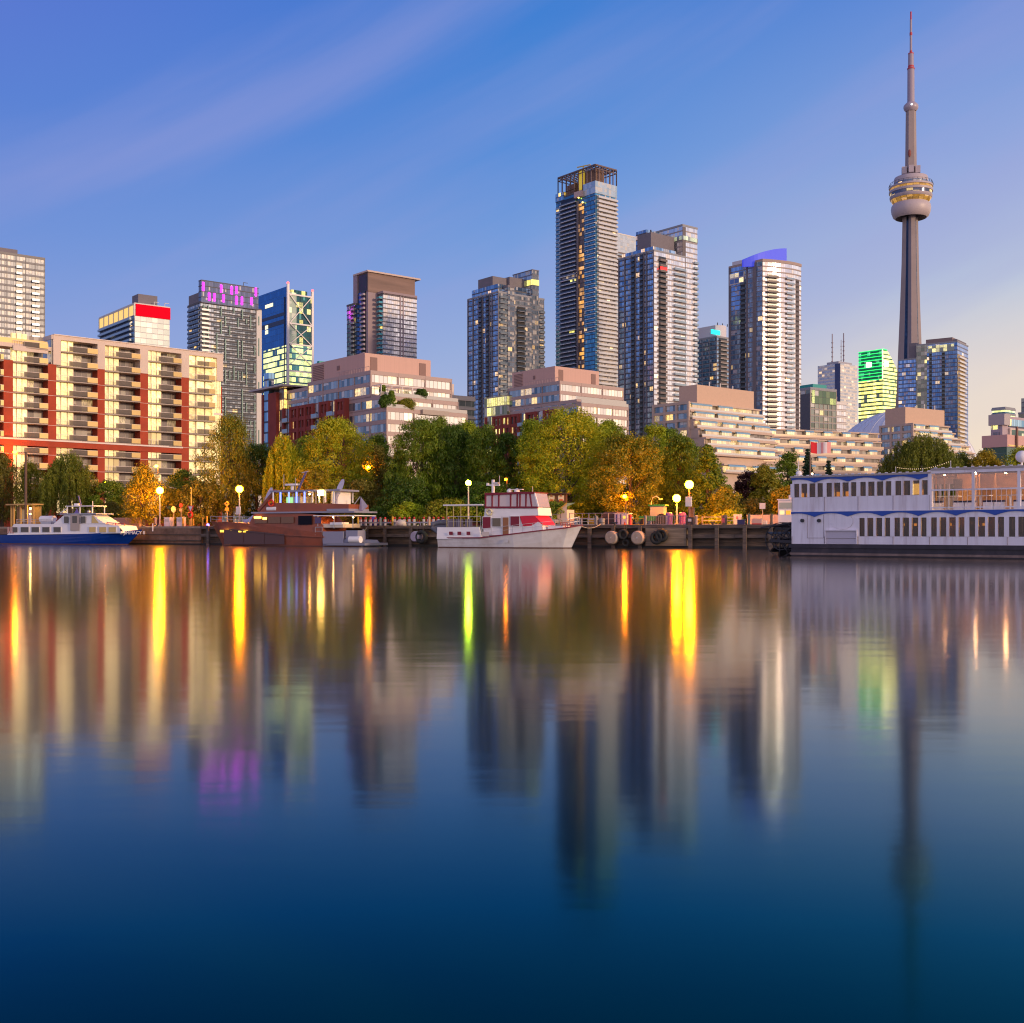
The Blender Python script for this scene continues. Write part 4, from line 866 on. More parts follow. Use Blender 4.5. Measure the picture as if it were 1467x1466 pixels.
# roof terrace pergola and shrubs of the first block
(yA, zA, xA), (yB, zB, xB), (yC, zC, xC) = zs
b = MB(); pw = mat('pergola_white', (.7,.62,.6), .5)
x0, x1 = B.X(546, yB+.5), B.X(605, yB+.5)
for i in range(5): x = x0+(x1-x0)*i/4; b.box(x-.1, x+.1, yB+.4, yB+.6, zB+.1, zB+2.7, pw); b.box(x-.1, x+.1, yB+.4, yC, zB+2.6, zB+2.8, pw)
b.box(x0, x1, yB+.3, yB+.6, zB+2.6, zB+2.85, pw); b.build('pergola', B.root)
xa, xb = B.X(603), B.X(640)
b = MB(); b.box(xa, xb, -.9, .3, zA-4.3, zA-3.9, soffit); b.box(xa, xb, -.12, .0, zA-7, zA-4.3, mat('black_recess', (0,0,0))); b.box(xa, xb, -.9, -.8, zA-8, zA-7, prail); b.box(xa, xb, -.9, .1, zA-1.1, zA+.1, soffit); b.build('recessed_balcony', B.root)
MID1, MID1zs = B, zs
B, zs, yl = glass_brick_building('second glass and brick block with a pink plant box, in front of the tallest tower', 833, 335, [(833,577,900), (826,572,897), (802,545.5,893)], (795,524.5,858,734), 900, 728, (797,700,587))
y0, y1 = B.Y(728, -.5), B.Y(695, -.5); zb = B.Z(566, 0, y0)
boxpart(B, 'lit_corner_rooms', -.9, 6, y0, y1, GZ, zb, glassmat('yellow_corner', (.12,.14,.08), (.3,.32,.18), .3, .2, frame=(.4,.33,.25), fv=.12, fu=.06, sub=2, lit=.55, litcol=(1,.85,.2), lstr=1.2, blind=.2), bay=2.2, fl=3)
boxpart(B, 'side_annex', -.6, 8, B.Y(696), B.Y(693.5)+6, GZ, zb-9, brk2)
# small block seen between them
B = Bld('apartment_building', 'small beige block with banded windows left of the dark blue tower', 'apartment building', 648, 380, 36)
zt = B.Z(570); vol(B, 0, B.X(669)+3, 0, 10, GZ, zt, gK, mat('beige_frame', (0,0,0)), 3.0, 2.6, sd=.3, sh=.7)
boxpart(B, 'stair_box', 0, B.X(655), 2, 8, zt, B.Z(549), cream)
B = Bld('office_building', 'far teal roofed building peeping above the pink plant box louvres', 'building', 456, 520, TH)
boxpart(B, 'glass_wall', 0, B.X(476), 0, 4, GZ, B.Z(520), gDt, bay=3, fl=4); boxpart(B, 'roof_screen', 1, B.X(474), 1, 3, B.Z(520), B.Z(516.5), mat('teal_canopy', (0,0,0)))
# --- stepped terrace buildings
ter = mat('terrace_concrete', (.52,.385,.31), .75, var=.08, vscale=.3); sunroom = glassmat('glass_sunroom', (.6,.48,.32), (.85,.70,.48), .6, .15, frame=(.55,.46,.38), fv=.02, fu=.05, sub=3, lit=.6, litcol=(1,.70,.25), lstr=.75, blind=.2)
awn = mat('blue_glass_roof', (.28,.46,.55), .25, .5)
def stepped(label, px, Y, floors, rows, mech, left, th=40, end=None, tall=None, seed=1):
    """rows: (corner px, top py, right px) from the top storey down; each lower storey reaches further forward and further right"""
    rr = random.Random(seed)
    B = Bld('terraced_building', label, 'terraced building', px, Y, th); fl = 3.0; n = len(rows); yl = B.Y(left)
    ztop = B.Z(rows[-1][1])
    for i, (cpx, cpy, rpx) in enumerate(reversed(rows)):
        y0 = 0 if i == 0 else B.Y(cpx, 0); z1 = B.Z(cpy, 0, y0); x1 = B.X(rpx, y0); zlo = zprev-.3 if i else GZ; zprev = z1
        b = MB(); b.box(0, x1, y0+1.6, yl, zlo, z1-.55, ter, top=roofM); b.box(0, x1, y0+.8, yl, z1-.55, z1, ter); b.build('storey_wall', B.root)
        x = 2.0; k = 0
        boxpart(B, 'set_back_windows', .4, x1-.4, y0+1.5, y0+1.6, z1-fl+.1, z1-.6, dimwin if i % 2 else terwin, bay=3, fl=fl, vz=0)
        b = MB(); b.box(0, x1, y0-.1, y0+.12, z1-fl-.2, z1-fl+.35, ter); b.box(0, x1, y0+.0, y0+.05, z1-fl+.35, z1-fl+1.0, railW); b.build('terrace_parapet', B.root)
        while x < x1-4:
            w = rr.uniform(5, 12) if i > 0 else rr.uniform(4, 9)
            if x+w > x1-1: break
            m = MB(); m.box(x, x+w, y0+.15, y0+1.45, z1-fl+.35, z1-.95, sunroom, bay=2.4, fl=fl); o = m.build('sunroom', B.root)
            m = MB(); q = [(y0+.0, z1-1.0), (y0+.15, z1-.55), (y0+.75, z1-.2)]
            for (ya_, za), (yb_, zb_) in zip(q[:-1], q[1:]): m.poly([(x-.1,ya_,za),(x+w+.1,ya_,za),(x+w+.1,yb_,zb_),(x-.1,yb_,zb_)], awn)
            m.poly([(x-.1,)+p for p in q]+[(x-.1, y0+.75, z1-1.0)], awn); m.poly([(x+w+.1,)+p for p in reversed(q)]+[(x+w+.1, y0+.75, z1-1.0)], awn)
            m.build('glass_roof', o); x += w+rr.uniform(1.6, 4.5)
    # left side: concrete frame with windows
    yf = 0; zt = B.Z(rows[0][1], 0, B.Y(rows[0][0])); y00 = B.Y(rows[0][0])
    b = MB(); b.box(-.15, -.02, y00, yl, GZ, zt-.4, gPl, 3.2, fl, vz=zt-40*fl); b.build('side_windows', B.root)
    b = MB(); z = zt
    while z > GZ: b.box(-.6, .02, y00-.2, yl+.2, z-.95, z, ter); z -= fl
    m = max(2, round((yl-y00)/5.2))
    for i in range(m+1): y = y00+(yl-y00)*i/m; b.box(-.65, .02, y-.45, y+.45, GZ, zt, ter)
    b.build('concrete_frame', B.root)
    mc, mt, mr, ml = mech; ym = y00+4; x0 = B.X(mc, ym); 
    boxpart(B, 'plant_box', x0, B.X(mr, ym), ym, B.Y(ml, x0), zt, B.Z(mt, x0, ym), mat('tan_render', (.56,.38,.28), .75, var=.05))
    poles(B, 'roof_pipes', [((x0+k, ym+2, B.Z(mt, x0, ym)), (x0+k, ym+2, B.Z(mt, x0, ym)+rr.uniform(.8, 2.2))) for k in (2, 9, 15, 22)], .3, slabW)
    return B
stepped('stepped terrace block with glass sunrooms and a tan plant box, below the bow fronted tower', 1040, 380, 6,
        [(987,575,1093),(992,587,1098),(999,600,1106),(1006,613,1112),(1014,626,1118),(1022,639,1124),(1040,664,1150)], (998.5,551,1080,973), 937, seed=2)
B = Bld('terraced_building', 'long low terrace wing running behind the flag towards the white stadium dome', 'terraced building', 1100, 400, 24)
rr = random.Random(9)
for i, (cpy, rpx, y0) in enumerate(((613,1262,13),(626,1266,10),(638,1266,7),(650,1264,4),(663,1262,1),(676,1262,-2))):
    x0 = B.X(1094+6*(i > 3), y0); z1 = B.Z(cpy, x0, y0); x1 = B.X(rpx, y0)
    b = MB(); b.box(x0, x1, y0+1.6, 30, z1-3.6, z1-.5, ter); b.box(x0, x1, y0+.8, 30, z1-.55, z1, ter); b.build('storey_wall', B.root)
    boxpart(B, 'set_back_windows', x0+.4, x1-.4, y0+1.5, y0+1.6, z1-2.9, z1-.6, dimwin, bay=3, fl=3, vz=0)
    b = MB(); b.box(x0, x1, y0-.1, y0+.12, z1-3.2, z1-2.65, ter); b.box(x0, x1, y0, y0+.05, z1-2.65, z1-2.0, mat('terrace_glass_tan', (.42,.32,.24), .25, .3)); b.build('terrace_parapet', B.root)
    x = x0+2+i*1.7
    while x < x1-5:
        w = 3.6; m = MB(); m.box(x, x+w, y0+.15, y0+1.45, z1-2.65, z1-.95, sunroom, bay=2.4, fl=3); o = m.build('sunroom', B.root)
        m = MB(); q = [(y0+.0, z1-1.0), (y0+.15, z1-.55), (y0+.75, z1-.2)]
        for (ya_, za), (yb_, zb_) in zip(q[:-1], q[1:]): m.poly([(x-.1,ya_,za),(x+w+.1,ya_,za),(x+w+.1,yb_,zb_),(x-.1,yb_,zb_)], awn)
        m.poly([(x-.1,)+p for p in q]+[(x-.1, y0+.75, z1-1.0)], awn); m.poly([(x+w+.1,)+p for p in reversed(q)]+[(x+w+.1, y0+.75, z1-1.0)], awn)
        m.build('glass_roof', o); x += 8.6
boxpart(B, 'base_wall', B.X(1094, 3), B.X(1262, 3), 3, 28, GZ, B.Z(676), ter)
stepped('stepped terrace block with brown plant box behind the big weeping willow', 1352, 450, 6,
        [(1308,606,1364),(1314,616,1372),(1322,625,1381),(1330,635,1393),(1338,645,1400),(1352,655,1404)], (1297,583,1353,1268), 1262, th=34, seed=5)
# --- white stadium dome
def dome():
    B = Bld('stadium', 'smooth white domed stadium roof between the apartment blocks', 'stadium', 1292, 900, 0)
    b = MB(); w = mat('dome_white', (.80,.80,.86), .5, var=.03); r = 58; hgt = B.Z(588)-GZ-40; prof = [(r*math.cos(a), r*0+hgt*math.sin(a)+GZ+40) for a in [math.pi/2*k/14 for k in range(15)]]
    prof = [(r, GZ)]+prof; b.lathe(prof, w, 48); b.build('dome_roof', B.root, smooth=True)
    b2 = MB()
    for k in range(36):
        a = math.pi*2*k/36
        for i in range(1, 14):
            p, q = prof[i], prof[i+1]; b2.bar((p[0]*math.cos(a), p[0]*math.sin(a), p[1]+.05), (q[0]*math.cos(a), q[0]*math.sin(a), q[1]+.05), .3, mat('dome_rib', (.6,.6,.68), .6))
    b2.build('roof_seams', B.root)
dome()
# --- far right group
tealg = glassmat('glass_teal_low', (.03,.09,.09), (.08,.16,.14), .5, .15, frame=(.08,.13,.12), fv=.05, fu=.02, sub=1, lit=.06, lstr=1.2, blind=.15, blindcol=(.1,.3,.3))
B = Bld('commercial_building', 'low building with a blank pink upper wall over teal glass by the right border', 'building', 1443, 360, 40)
zt = B.Z(622.5); xr = B.X(1500); yl = B.Y(1406.5); zm = B.Z(640)
boxpart(B, 'pink_upper_wall', 0, xr, 0, yl, zm, zt, mat('pink_render', (.58,.34,.31), .75)); boxpart(B, 'teal_glass_base', .3, xr, .3, yl-.3, GZ, zm-.01, tealg, bay=4, fl=4)
boxpart(B, 'yellow_lit_panel', .6, xr, -.15, -.02, zm+.3, zt-3.2, mat('yellow_panel', (.65,.50,.16), .6, emit=(1,.7,.15), estr=.2)); boxpart(B, 'chimney_pipe', B.X(1454), B.X(1454)+.8, -.7, -.2, zm, B.Z(619)+2, mat('rust_pipe', (.2,.1,.07), .7))
B = Bld('apartment_building', 'mauve stepped block with bay windows at the right border', 'apartment building', 1436, 420, 38)
zt = B.Z(595.5); boxpart(B, 'mauve_wall', 0, 30, 0, B.Y(1419.5), GZ, zt, mat('mauve_wall', (.42,.33,.38), .7)); boxpart(B, 'side_windows', -.2, -.02, 1, B.Y(1421), GZ, zt-1, glassmat('mauve_rooms', (.12,.14,.2), (.3,.3,.4), .5, .2, frame=(.4,.32,.38), fv=.35, fu=.14, sub=1, lit=.3, litcol=(1,.85,.2), lstr=1.5, blind=.2), bay=2.2, fl=3)
boxpart(B, 'metal_bay', -.8, 3.4, -1.2, 5, B.Z(609), zt+.5, mat('ribbed_metal', (.42,.36,.36), .4, .3)); boxpart(B, 'front_windows', 4, 29, -.2, -.02, B.Z(611), zt-1, gEb, bay=3, fl=3); boxpart(B, 'lower_windows', 4, 29, -.9, 0, GZ+20, B.Z(613), cream); boxpart(B, 'lower_glazing', 5, 28, -1.0, -.91, GZ+20, B.Z(615), tealg, bay=4, fl=4)
B = Bld('office_tower', 'far curved office top with lit bands above the mauve stepped block', 'tower', 1440, 900, 40)
zt = B.Z(584.5); vol(B, 0, B.X(1454), 0, B.Y(1421.5), GZ, zt, offl, slabG, 4.0, 3.0, sd=.5, sh=1.6)
B = Bld('apartment_tower', 'dark stepped tower top with lit rooms cut by the right border', 'tower', 1474, 700, 40)
vol(B, 0, 20, 0, B.Y(1459), GZ, B.Z(592), gK, slabG, 3.2, 3); boxpart(B, 'upper_tier', 0, 18, .5, B.Y(1463), B.Z(592), B.Z(570), gFr, bay=3, fl=3.2)
# ------------------------------------------------------------------ trees
def leafmat(name, c1, c2, c3=None, tr=.22):
    m = bpy.data.materials.new(name); m.use_nodes = True; t = NT(m.node_tree); t.n.clear()
    tc = t.add('ShaderNodeTexCoord'); oi = t.add('ShaderNodeObjectInfo')
    vo = t.add('ShaderNodeVectorMath', operation='ADD', ins={0: tc.outputs['Object'], 1: t.add('ShaderNodeCombineXYZ', ins={0: t.math('MULTIPLY', oi.outputs['Random'], 50.0)}).outputs[0]})
    nz = t.add('ShaderNodeTexNoise', ins={'Vector': vo.outputs[0], 'Scale': .38, 'Detail': 3})
    n2 = t.add('ShaderNodeTexNoise', ins={'Vector': vo.outputs[0], 'Scale': 4.0, 'Detail': 2})
    c = t.mix(t.mapr(nz.outputs[0], .35, .65), c1, c2)
    c = t.mix(t.mapr(n2.outputs[0], .45, .75), c, c3 or tuple(x*1.6 for x in c2))
    d = t.add('ShaderNodeBsdfDiffuse', ins={0: c}); r = t.add('ShaderNodeBsdfTranslucent', ins={0: c}); g = t.add('ShaderNodeBsdfGlossy', ins={0: (.5,.5,.5,1), 'Roughness': .45})
    mx = t.add('ShaderNodeMixShader', ins={0: tr, 1: d.outputs[0], 2: r.outputs[0]}); m2 = t.add('ShaderNodeMixShader', ins={0: .04, 1: mx.outputs[0], 2: g.outputs[0]})
    o = t.add('ShaderNodeOutputMaterial', ins={0: m2.outputs[0]}); return m
LM = {'green': leafmat('leaves_green', (.07,.13,.010), (.16,.22,.014)), 'dark': leafmat('leaves_dark', (.035,.075,.008), (.08,.14,.012)),
      'yellow': leafmat('leaves_yellow_green', (.24,.32,.010), (.42,.42,.012), (.55,.47,.02)), 'orange': leafmat('leaves_warm_lit', (.20,.20,.008), (.38,.26,.010), (.52,.33,.02)),  # yellow and orange leaf colours raised to carry the lamplight on the crowns
      'birch': leafmat('leaves_birch', (.11,.15,.010), (.26,.25,.014), (.42,.31,.02)), 'purple': leafmat('leaves_purple', (.05,.016,.016), (.09,.03,.026)),
      'spruce': leafmat('needles_spruce', (.014,.035,.016), (.034,.062,.024)), 'willow': leafmat('leaves_willow', (.10,.14,.014), (.20,.22,.02), (.28,.27,.03)),
      'brown': leafmat('leaves_brown', (.11,.11,.014), (.20,.16,.02)), 'lime': leafmat('leaves_lime', (.18,.27,.010), (.32,.38,.012), (.44,.42,.02))}
bark = mat('bark', (.09,.06,.045), .9, var=.4, vscale=3, bump=.6)
def leaves_mesh(name, cen, rad, per, size, m, rng, strand=False, flat=.75, cr=None):
    """leaf-sized faces gathered in clumps"""
    n = len(cen)*per
    c = np.repeat(cen, per, axis=0); r = np.repeat(rad, per)
    d = rng.normal(size=(n, 3)); d /= np.linalg.norm(d, axis=1)[:, None]; rr = rng.random(n)**.3
    p = c+d*(rr*r)[:, None]*np.array([1, 1, flat])
    if strand: p[:, 2] -= rng.random(n)**1.3*r*strand
    nn = d*1.0+rng.normal(size=(n, 3))*.42+np.array([0, 0, .25])          # leaves face outwards from their spray
    a = rng.normal(size=(n, 3))
    if strand: a = a*np.array([.3, .3, 1.0])
    a -= nn*(np.sum(a*nn, axis=1)/np.sum(nn*nn, axis=1))[:, None]; a /= np.linalg.norm(a, axis=1)[:, None]
    bvec = np.cross(nn, a); bvec /= np.linalg.norm(bvec, axis=1)[:, None]
    sz = size*(.6+.8*rng.random(n)); L = (sz*(1.7 if strand else 1.0))[:, None]; Wd = (sz*(.42 if strand else .62))[:, None]
    V = np.empty((n, 4, 3)); V[:, 0] = p-a*L*.5; V[:, 1] = p+bvec*Wd*.5; V[:, 2] = p+a*L*.5; V[:, 3] = p-bvec*Wd*.5
    me = bpy.data.meshes.new(name); me.vertices.add(n*4); me.vertices.foreach_set('co', V.astype(np.float32).ravel())
    me.loops.add(n*4); me.loops.foreach_set('vertex_index', np.arange(n*4, dtype=np.int32)); me.polygons.add(n)
    me.polygons.foreach_set('loop_start', np.arange(0, n*4, 4, dtype=np.int32)); me.polygons.foreach_set('loop_total', np.full(n, 4, dtype=np.int32))
    me.materials.append(m); me.update(calc_edges=True); return me
def make_tree(kind, w, h, mk, seed):
    """returns crown mesh and trunk mesh for a tree h high and w wide, base at the origin"""
    rng = np.random.default_rng(seed); t = MB(); cen = []; rad = []
    def limb(p0, p1, r0, r1): 
        mid = (Vector(p0)+Vector(p1))/2+Vector(rng.normal(size=3)*.25); t.tube([p0, mid, p1], [r0, (r0+r1)/2, r1], bark, 6)
    if kind == 'spruce':
        t.tube([(0,0,0), (0,0,h*.98)], [.22, .03], bark, 6); k = 0; z = h*.08
        while z < h:
            f = 1-z/h; R = w/2*f**.85; m = max(4, int(9*f+3))
            for i in range(m):
                a = 2*math.pi*(i+rng.random())/m
                for u in (.35, .65, .95): cen.append((R*u*math.cos(a), R*u*math.sin(a), z-u*R*.28)); rad.append(.36+R*.22)
            z += .48
        cen.append((0,0,h*.98)); rad.append(.2); cr = leaves_mesh('crown', np.array(cen), np.array(rad), 34, .24, LM[mk], rng, flat=.6)
    elif kind == 'willow':
        t.tube([(0,0,0),(.2,0,h*.25),(0,.1,h*.5)], [.55,.42,.3], bark, 8)
        for i in range(9):
            a = 2*math.pi*i/9+rng.random(); R = w*.3*rng.random()**.5+.6; limb((0,0,h*.35), (R*math.cos(a), R*math.sin(a), h*(.65+.2*rng.random())), .22, .06)
        N = int(90+w*h*1.7)
        for i in range(N):
            a = 2*math.pi*rng.random(); u = rng.random()**.5; R = w/2*.92*u*(1+.12*math.sin(5*a+seed)); ztop = h*(.97-.42*u**2.2)+rng.normal()*.35
            L = (ztop)*(.45+.45*u)*rng.uniform(.6, 1); k = max(2, int(L/.55))
            for j in range(k): cen.append((R*math.cos(a)*(1+.05*j/k)+rng.normal()*.06, R*math.sin(a)+rng.normal()*.06, ztop-L*j/k)); rad.append(.38 if j == 0 else .27)
        cr = leaves_mesh('crown', np.array(cen), np.array(rad), 13, .24, LM[mk], rng, strand=1.6, flat=1.0)
    else:
        conic = kind == 'conic'; base = h*(.10 if kind != 'birch' else .16)
        hh = h*.9; t.tube([(0,0,0),(rng.normal()*.15,rng.normal()*.15,h*.3),(rng.normal()*.3,rng.normal()*.3,h*.85)], [.05+h*.024, .03+h*.017, .05], bark, 8)
        nb = 16
        N = int(80+w*h*1.35)
        lob = [(rng.uniform(0, 6.28), rng.uniform(.15, .95), rng.uniform(.12, .28)) for _ in range(7)]
        for i in range(N):
            u = rng.random(); zz = base+(h-base)*u
            if conic: prof = (1-u)**.75*(min(1, u*6+.35))
            elif kind == 'round': prof = math.sqrt(max(0, 1-(2*(u*.97+.03)-1.0)**2))**.75
            elif kind == 'birch': prof = math.sin(math.pi*min(1, u*.88+.10))**.65*(1-.25*u)
            else: prof = math.sin(math.pi*(u*.86+.13))**.6
            a = 2*math.pi*rng.random(); R = w/2*prof
            for la, lu, ls in lob: R *= 1+ls*math.exp(-((u-lu)/.14)**2)*math.cos(a-la)
            q = rng.random()**.38; cen.append((R*q*math.cos(a), R*q*math.sin(a), min(h-.2, zz+rng.normal()*.2))); rad.append((.50+.062*w)*rng.uniform(.5, 1.45)*(1 if not conic else .75))
            if i % max(1, N//nb) == 0: limb((0,0,max(h*.12, zz*.55)), (R*.7*math.cos(a), R*.7*math.sin(a), zz), .05+.006*h, .03)
        if kind == 'birch':
            cr = leaves_mesh('crown', np.array(cen), np.array(rad)*1.05, 62, .27, LM[mk], rng, strand=.8, flat=1.2)
        else: cr = leaves_mesh('crown', np.array(cen), np.array(rad), 110, .27, LM[mk], rng, strand=.45 if kind == 'droop' else False, flat=.8)
    return cr, t
TREES = []
def tree(px, topy, wpx, kind, mk, off, label, name='tree', grp='trees along the harbour promenade', cat='tree', h=None, z=GZ, sx=1):
    Y = qy(px)+off; X = (px-CX)/F*Y; zt = CH+(HY-topy)/F*Y; H = ((zt-z)*1.04 if name == 'tree' else zt-z) if h is None else h; w = wpx/F*Y*(1.2 if name == 'tree' else 1.0)
    cr, t = make_tree(kind, w, H, mk, len(TREES)+11); TREES.append(1)
    r = bpy.data.objects.new(name, None); C.objects.link(r); r.location = (X, Y, z); tag(r, label, cat, grp)
    o = bpy.data.objects.new('crown', cr); C.objects.link(o); o.parent = r
    t.build('trunk', r, smooth=True); return r
T = tree
T(3, 652, 62, 'birch', 'brown', 24, 'brown green tree cut by the left border', 'deciduous_tree')
T(42, 664, 52, 'birch', 'birch', 24, 'small olive birch left of the hanging willow on the far left', 'birch_tree')
T(98, 648, 82, 'willow', 'willow', 22, 'weeping tree with brown green strands above the blue and white boat', 'willow_tree')
T(160, 690, 46, 'round', 'green', 26, 'low green tree right of the far left weeping tree', 'deciduous_tree')
T(206, 668, 62, 'birch', 'orange', 9, 'orange lit tree right behind the bright lamp by the blue and white boat', 'deciduous_tree')
T(252, 704, 40, 'round', 'orange', 20, 'small orange tree behind the white service pedestals', 'deciduous_tree')
T(330, 597, 92, 'birch', 'birch', 24, 'tall birch in front of the right end of the brick block', 'birch_tree')
T(288, 690, 62, 'round', 'brown', 20, 'low rust brown tree at the foot of the tall birch', 'deciduous_tree')
T(368, 640, 66, 'round', 'dark', 34, 'dark tree filling the gap right of the tall birch', 'deciduous_tree')
T(407, 620, 62, 'willow', 'yellow', 22, 'golden weeping tree above the bow of the brown yacht', 'willow_tree')
T(478, 603, 112, 'broad', 'yellow', 26, 'wide yellow green tree above the stern of the brown yacht', 'deciduous_tree')
T(452, 676, 56, 'round', 'orange', 14, 'low orange lit tree right behind the wheelhouse of the brown yacht', 'deciduous_tree')
T(538, 640, 50, 'broad', 'brown', 36, 'thin brownish tree behind the small orange lamp', 'deciduous_tree')
T(515, 690, 56, 'round', 'brown', 16, 'low brown tree right of the brown yacht stern flag', 'deciduous_tree')
T(572, 648, 50, 'conic', 'dark', 22, 'narrow dark green tree leading the dark group', 'deciduous_tree')
T(604, 603, 98, 'droop', 'green', 24, 'tall dark green tree with drooping sprays, leftmost big one of the dark group', 'deciduous_tree')
T(652, 612, 76, 'droop', 'dark', 26, 'dark green tree behind the mast lamp with green light', 'deciduous_tree')
T(692, 610, 64, 'droop', 'green', 25, 'dark green upright tree left of the leafless gap', 'deciduous_tree')
T(726, 622, 56, 'droop', 'dark', 28, 'dark green narrow tree left of the big golden crown', 'deciduous_tree')
T(762, 606, 72, 'broad', 'lime', 30, 'bright green tree top behind the left side of the big golden crown', 'deciduous_tree')
T(812, 592, 124, 'round', 'yellow', 22, 'big round golden green tree above the bow of the white and red boat', 'deciduous_tree')
T(872, 606, 76, 'broad', 'lime', 34, 'bright green tree top behind and right of the big golden crown', 'deciduous_tree')
T(902, 626, 104, 'round', 'birch', 20, 'round amber tree between the big golden crown and the lamps', 'deciduous_tree')
T(938, 612, 76, 'broad', 'lime', 36, 'yellow green tree behind the round amber tree', 'deciduous_tree')
T(972, 624, 72, 'droop', 'green', 28, 'dark green tree behind the two bright lamps', 'deciduous_tree')
T(1014, 640, 74, 'conic', 'green', 22, 'green cone shaped tree right of the two bright lamps', 'deciduous_tree')
T(1040, 700, 44, 'broad', 'birch', 18, 'low yellowish bush like tree at the foot of the cone shaped tree', 'deciduous_tree')
T(1072, 678, 42, 'round', 'purple', 42, 'dark purple leaved tree in front of the stepped terraces', 'deciduous_tree')
T(1098, 668, 44, 'broad', 'birch', 40, 'olive green tree right of the purple leaved tree', 'deciduous_tree')
T(1130, 650, 42, 'broad', 'green', 60, 'thin light green tree left of the taller spruce', 'deciduous_tree')
T(1126, 700, 40, 'round', 'orange', 20, 'small orange tree behind the white ticket cabin', 'deciduous_tree')
T(1157, 642, 34, 'spruce', 'spruce', 70, 'taller dark spruce beside the flag pole', 'spruce_tree')
T(1187, 660, 26, 'spruce', 'spruce', 70, 'shorter dark spruce right of the flag pole', 'spruce_tree')
T(1322, 620, 132, 'willow', 'willow', 60, 'huge weeping willow behind the roof of the white ferry', 'willow_tree')
T(1378, 646, 44, 'willow', 'willow', 64, 'smaller willow on the right flank of the huge weeping willow', 'willow_tree')
T(1412, 648, 62, 'broad', 'orange', 62, 'amber crown between the willow and the satellite ball on the ferry', 'deciduous_tree')
T(1464, 644, 60, 'broad', 'yellow', 64, 'yellow green crown behind the satellite ball on the ferry', 'deciduous_tree')
T(540, 626, 66, 'broad', 'green', 40, 'green tree filling the gap between the wide yellow green tree and the dark group', 'deciduous_tree')
T(628, 600, 60, 'droop', 'green', 36, 'taller green tree standing behind the dark group', 'deciduous_tree')
T(672, 606, 60, 'broad', 'lime', 40, 'light green top showing behind the dark group', 'deciduous_tree')
T(838, 600, 70, 'broad', 'lime', 40, 'light green top behind the right shoulder of the big golden crown', 'deciduous_tree')
T(960, 618, 60, 'broad', 'green', 44, 'green top behind the tree with the two bright lamps', 'deciduous_tree')
T(440, 628, 60, 'broad', 'green', 40, 'green tree behind the golden weeping tree', 'deciduous_tree')
T(262, 676, 60, 'broad', 'green', 34, 'low green tree in front of the right bays of the brick block', 'deciduous_tree')
T(590, 690, 70, 'round', 'dark', 16, 'low dark green tree under the leftmost big dark tree', 'deciduous_tree')
T(700, 694, 70, 'round', 'dark', 16, 'low dark green tree left of the flybridge of the white and red boat', 'deciduous_tree')
sg = 'shrubs along the promenade'
def shrub(px, topy, wpx, mk, off, label, name='shrub'): return tree(px, topy, wpx, 'broad', mk, off, label, name, sg, 'shrub')
shrub(157, 722, 34, 'brown', 12, 'dark reddish shrub right behind the wheelhouse of the blue and white boat'); shrub(178, 733, 60, 'birch', 14, 'low green shrub left of the bright lamp')
shrub(584, 724, 50, 'lime', 9, 'rounded lime shrub behind the left part of the bike row'); shrub(640, 720, 74, 'birch', 10, 'wide olive shrub behind the stern canopy of the white and red boat')
shrub(785, 722, 56, 'green', 10, 'dense green shrub in front of the small shed'); shrub(1042, 736, 44, 'lime', 14, 'low flat grassy shrub left of the white railing')
shrub(1080, 718, 64, 'brown', 22, 'brownish flowering shrub behind the white railing'); shrub(545, 728, 46, 'dark', 12, 'dark shrub behind the left end of the bike row'); shrub(1012, 742, 40, 'birch', 16, 'low shrub right of the dark lamp cabinet')
# plants on the roof terraces
def roofplant(B, x, y, z, h, w, mk, label, kind='broad', name='potted_shrub'):
    cr, t = make_tree(kind, w, h, mk, len(TREES)+11); TREES.append(1); X, Y = B.w(x, y)
    r = bpy.data.objects.new(name, None); C.objects.link(r); r.location = (X, Y, z); tag(r, label, 'shrub', 'plants on roof terraces')
    o = bpy.data.objects.new('crown', cr); C.objects.link(o); o.parent = r; t.build('trunk', r)
(yA, zA, xA), (yB, zB, xB), (yC, zC, xC) = MID1zs
roofplant(MID1, MID1.X(552, 1), 1, zA, 2.9, 2.6, 'dark', 'dark shrub at the corner of the pink plant box block terrace'); roofplant(MID1, MID1.X(561, 1), 1, zA, 4.2, 2.6, 'green', 'tallest pointed shrub on the glass block terrace', 'conic')
roofplant(MID1, MID1.X(583, 1), 1, zA, 2.4, 4.0, 'birch', 'spreading olive shrub on the glass block terrace'); roofplant(MID1, MID1.X(604, yB+1), yB+1, zB, 2.4, 2.6, 'dark', 'dark shrub at the right end of the pergola'); roofplant(MID1, MID1.X(548, yB+1), yB+1, zB, 2.6, 1.6, 'green', 'slim shrub at the left end of the pergola', 'conic')
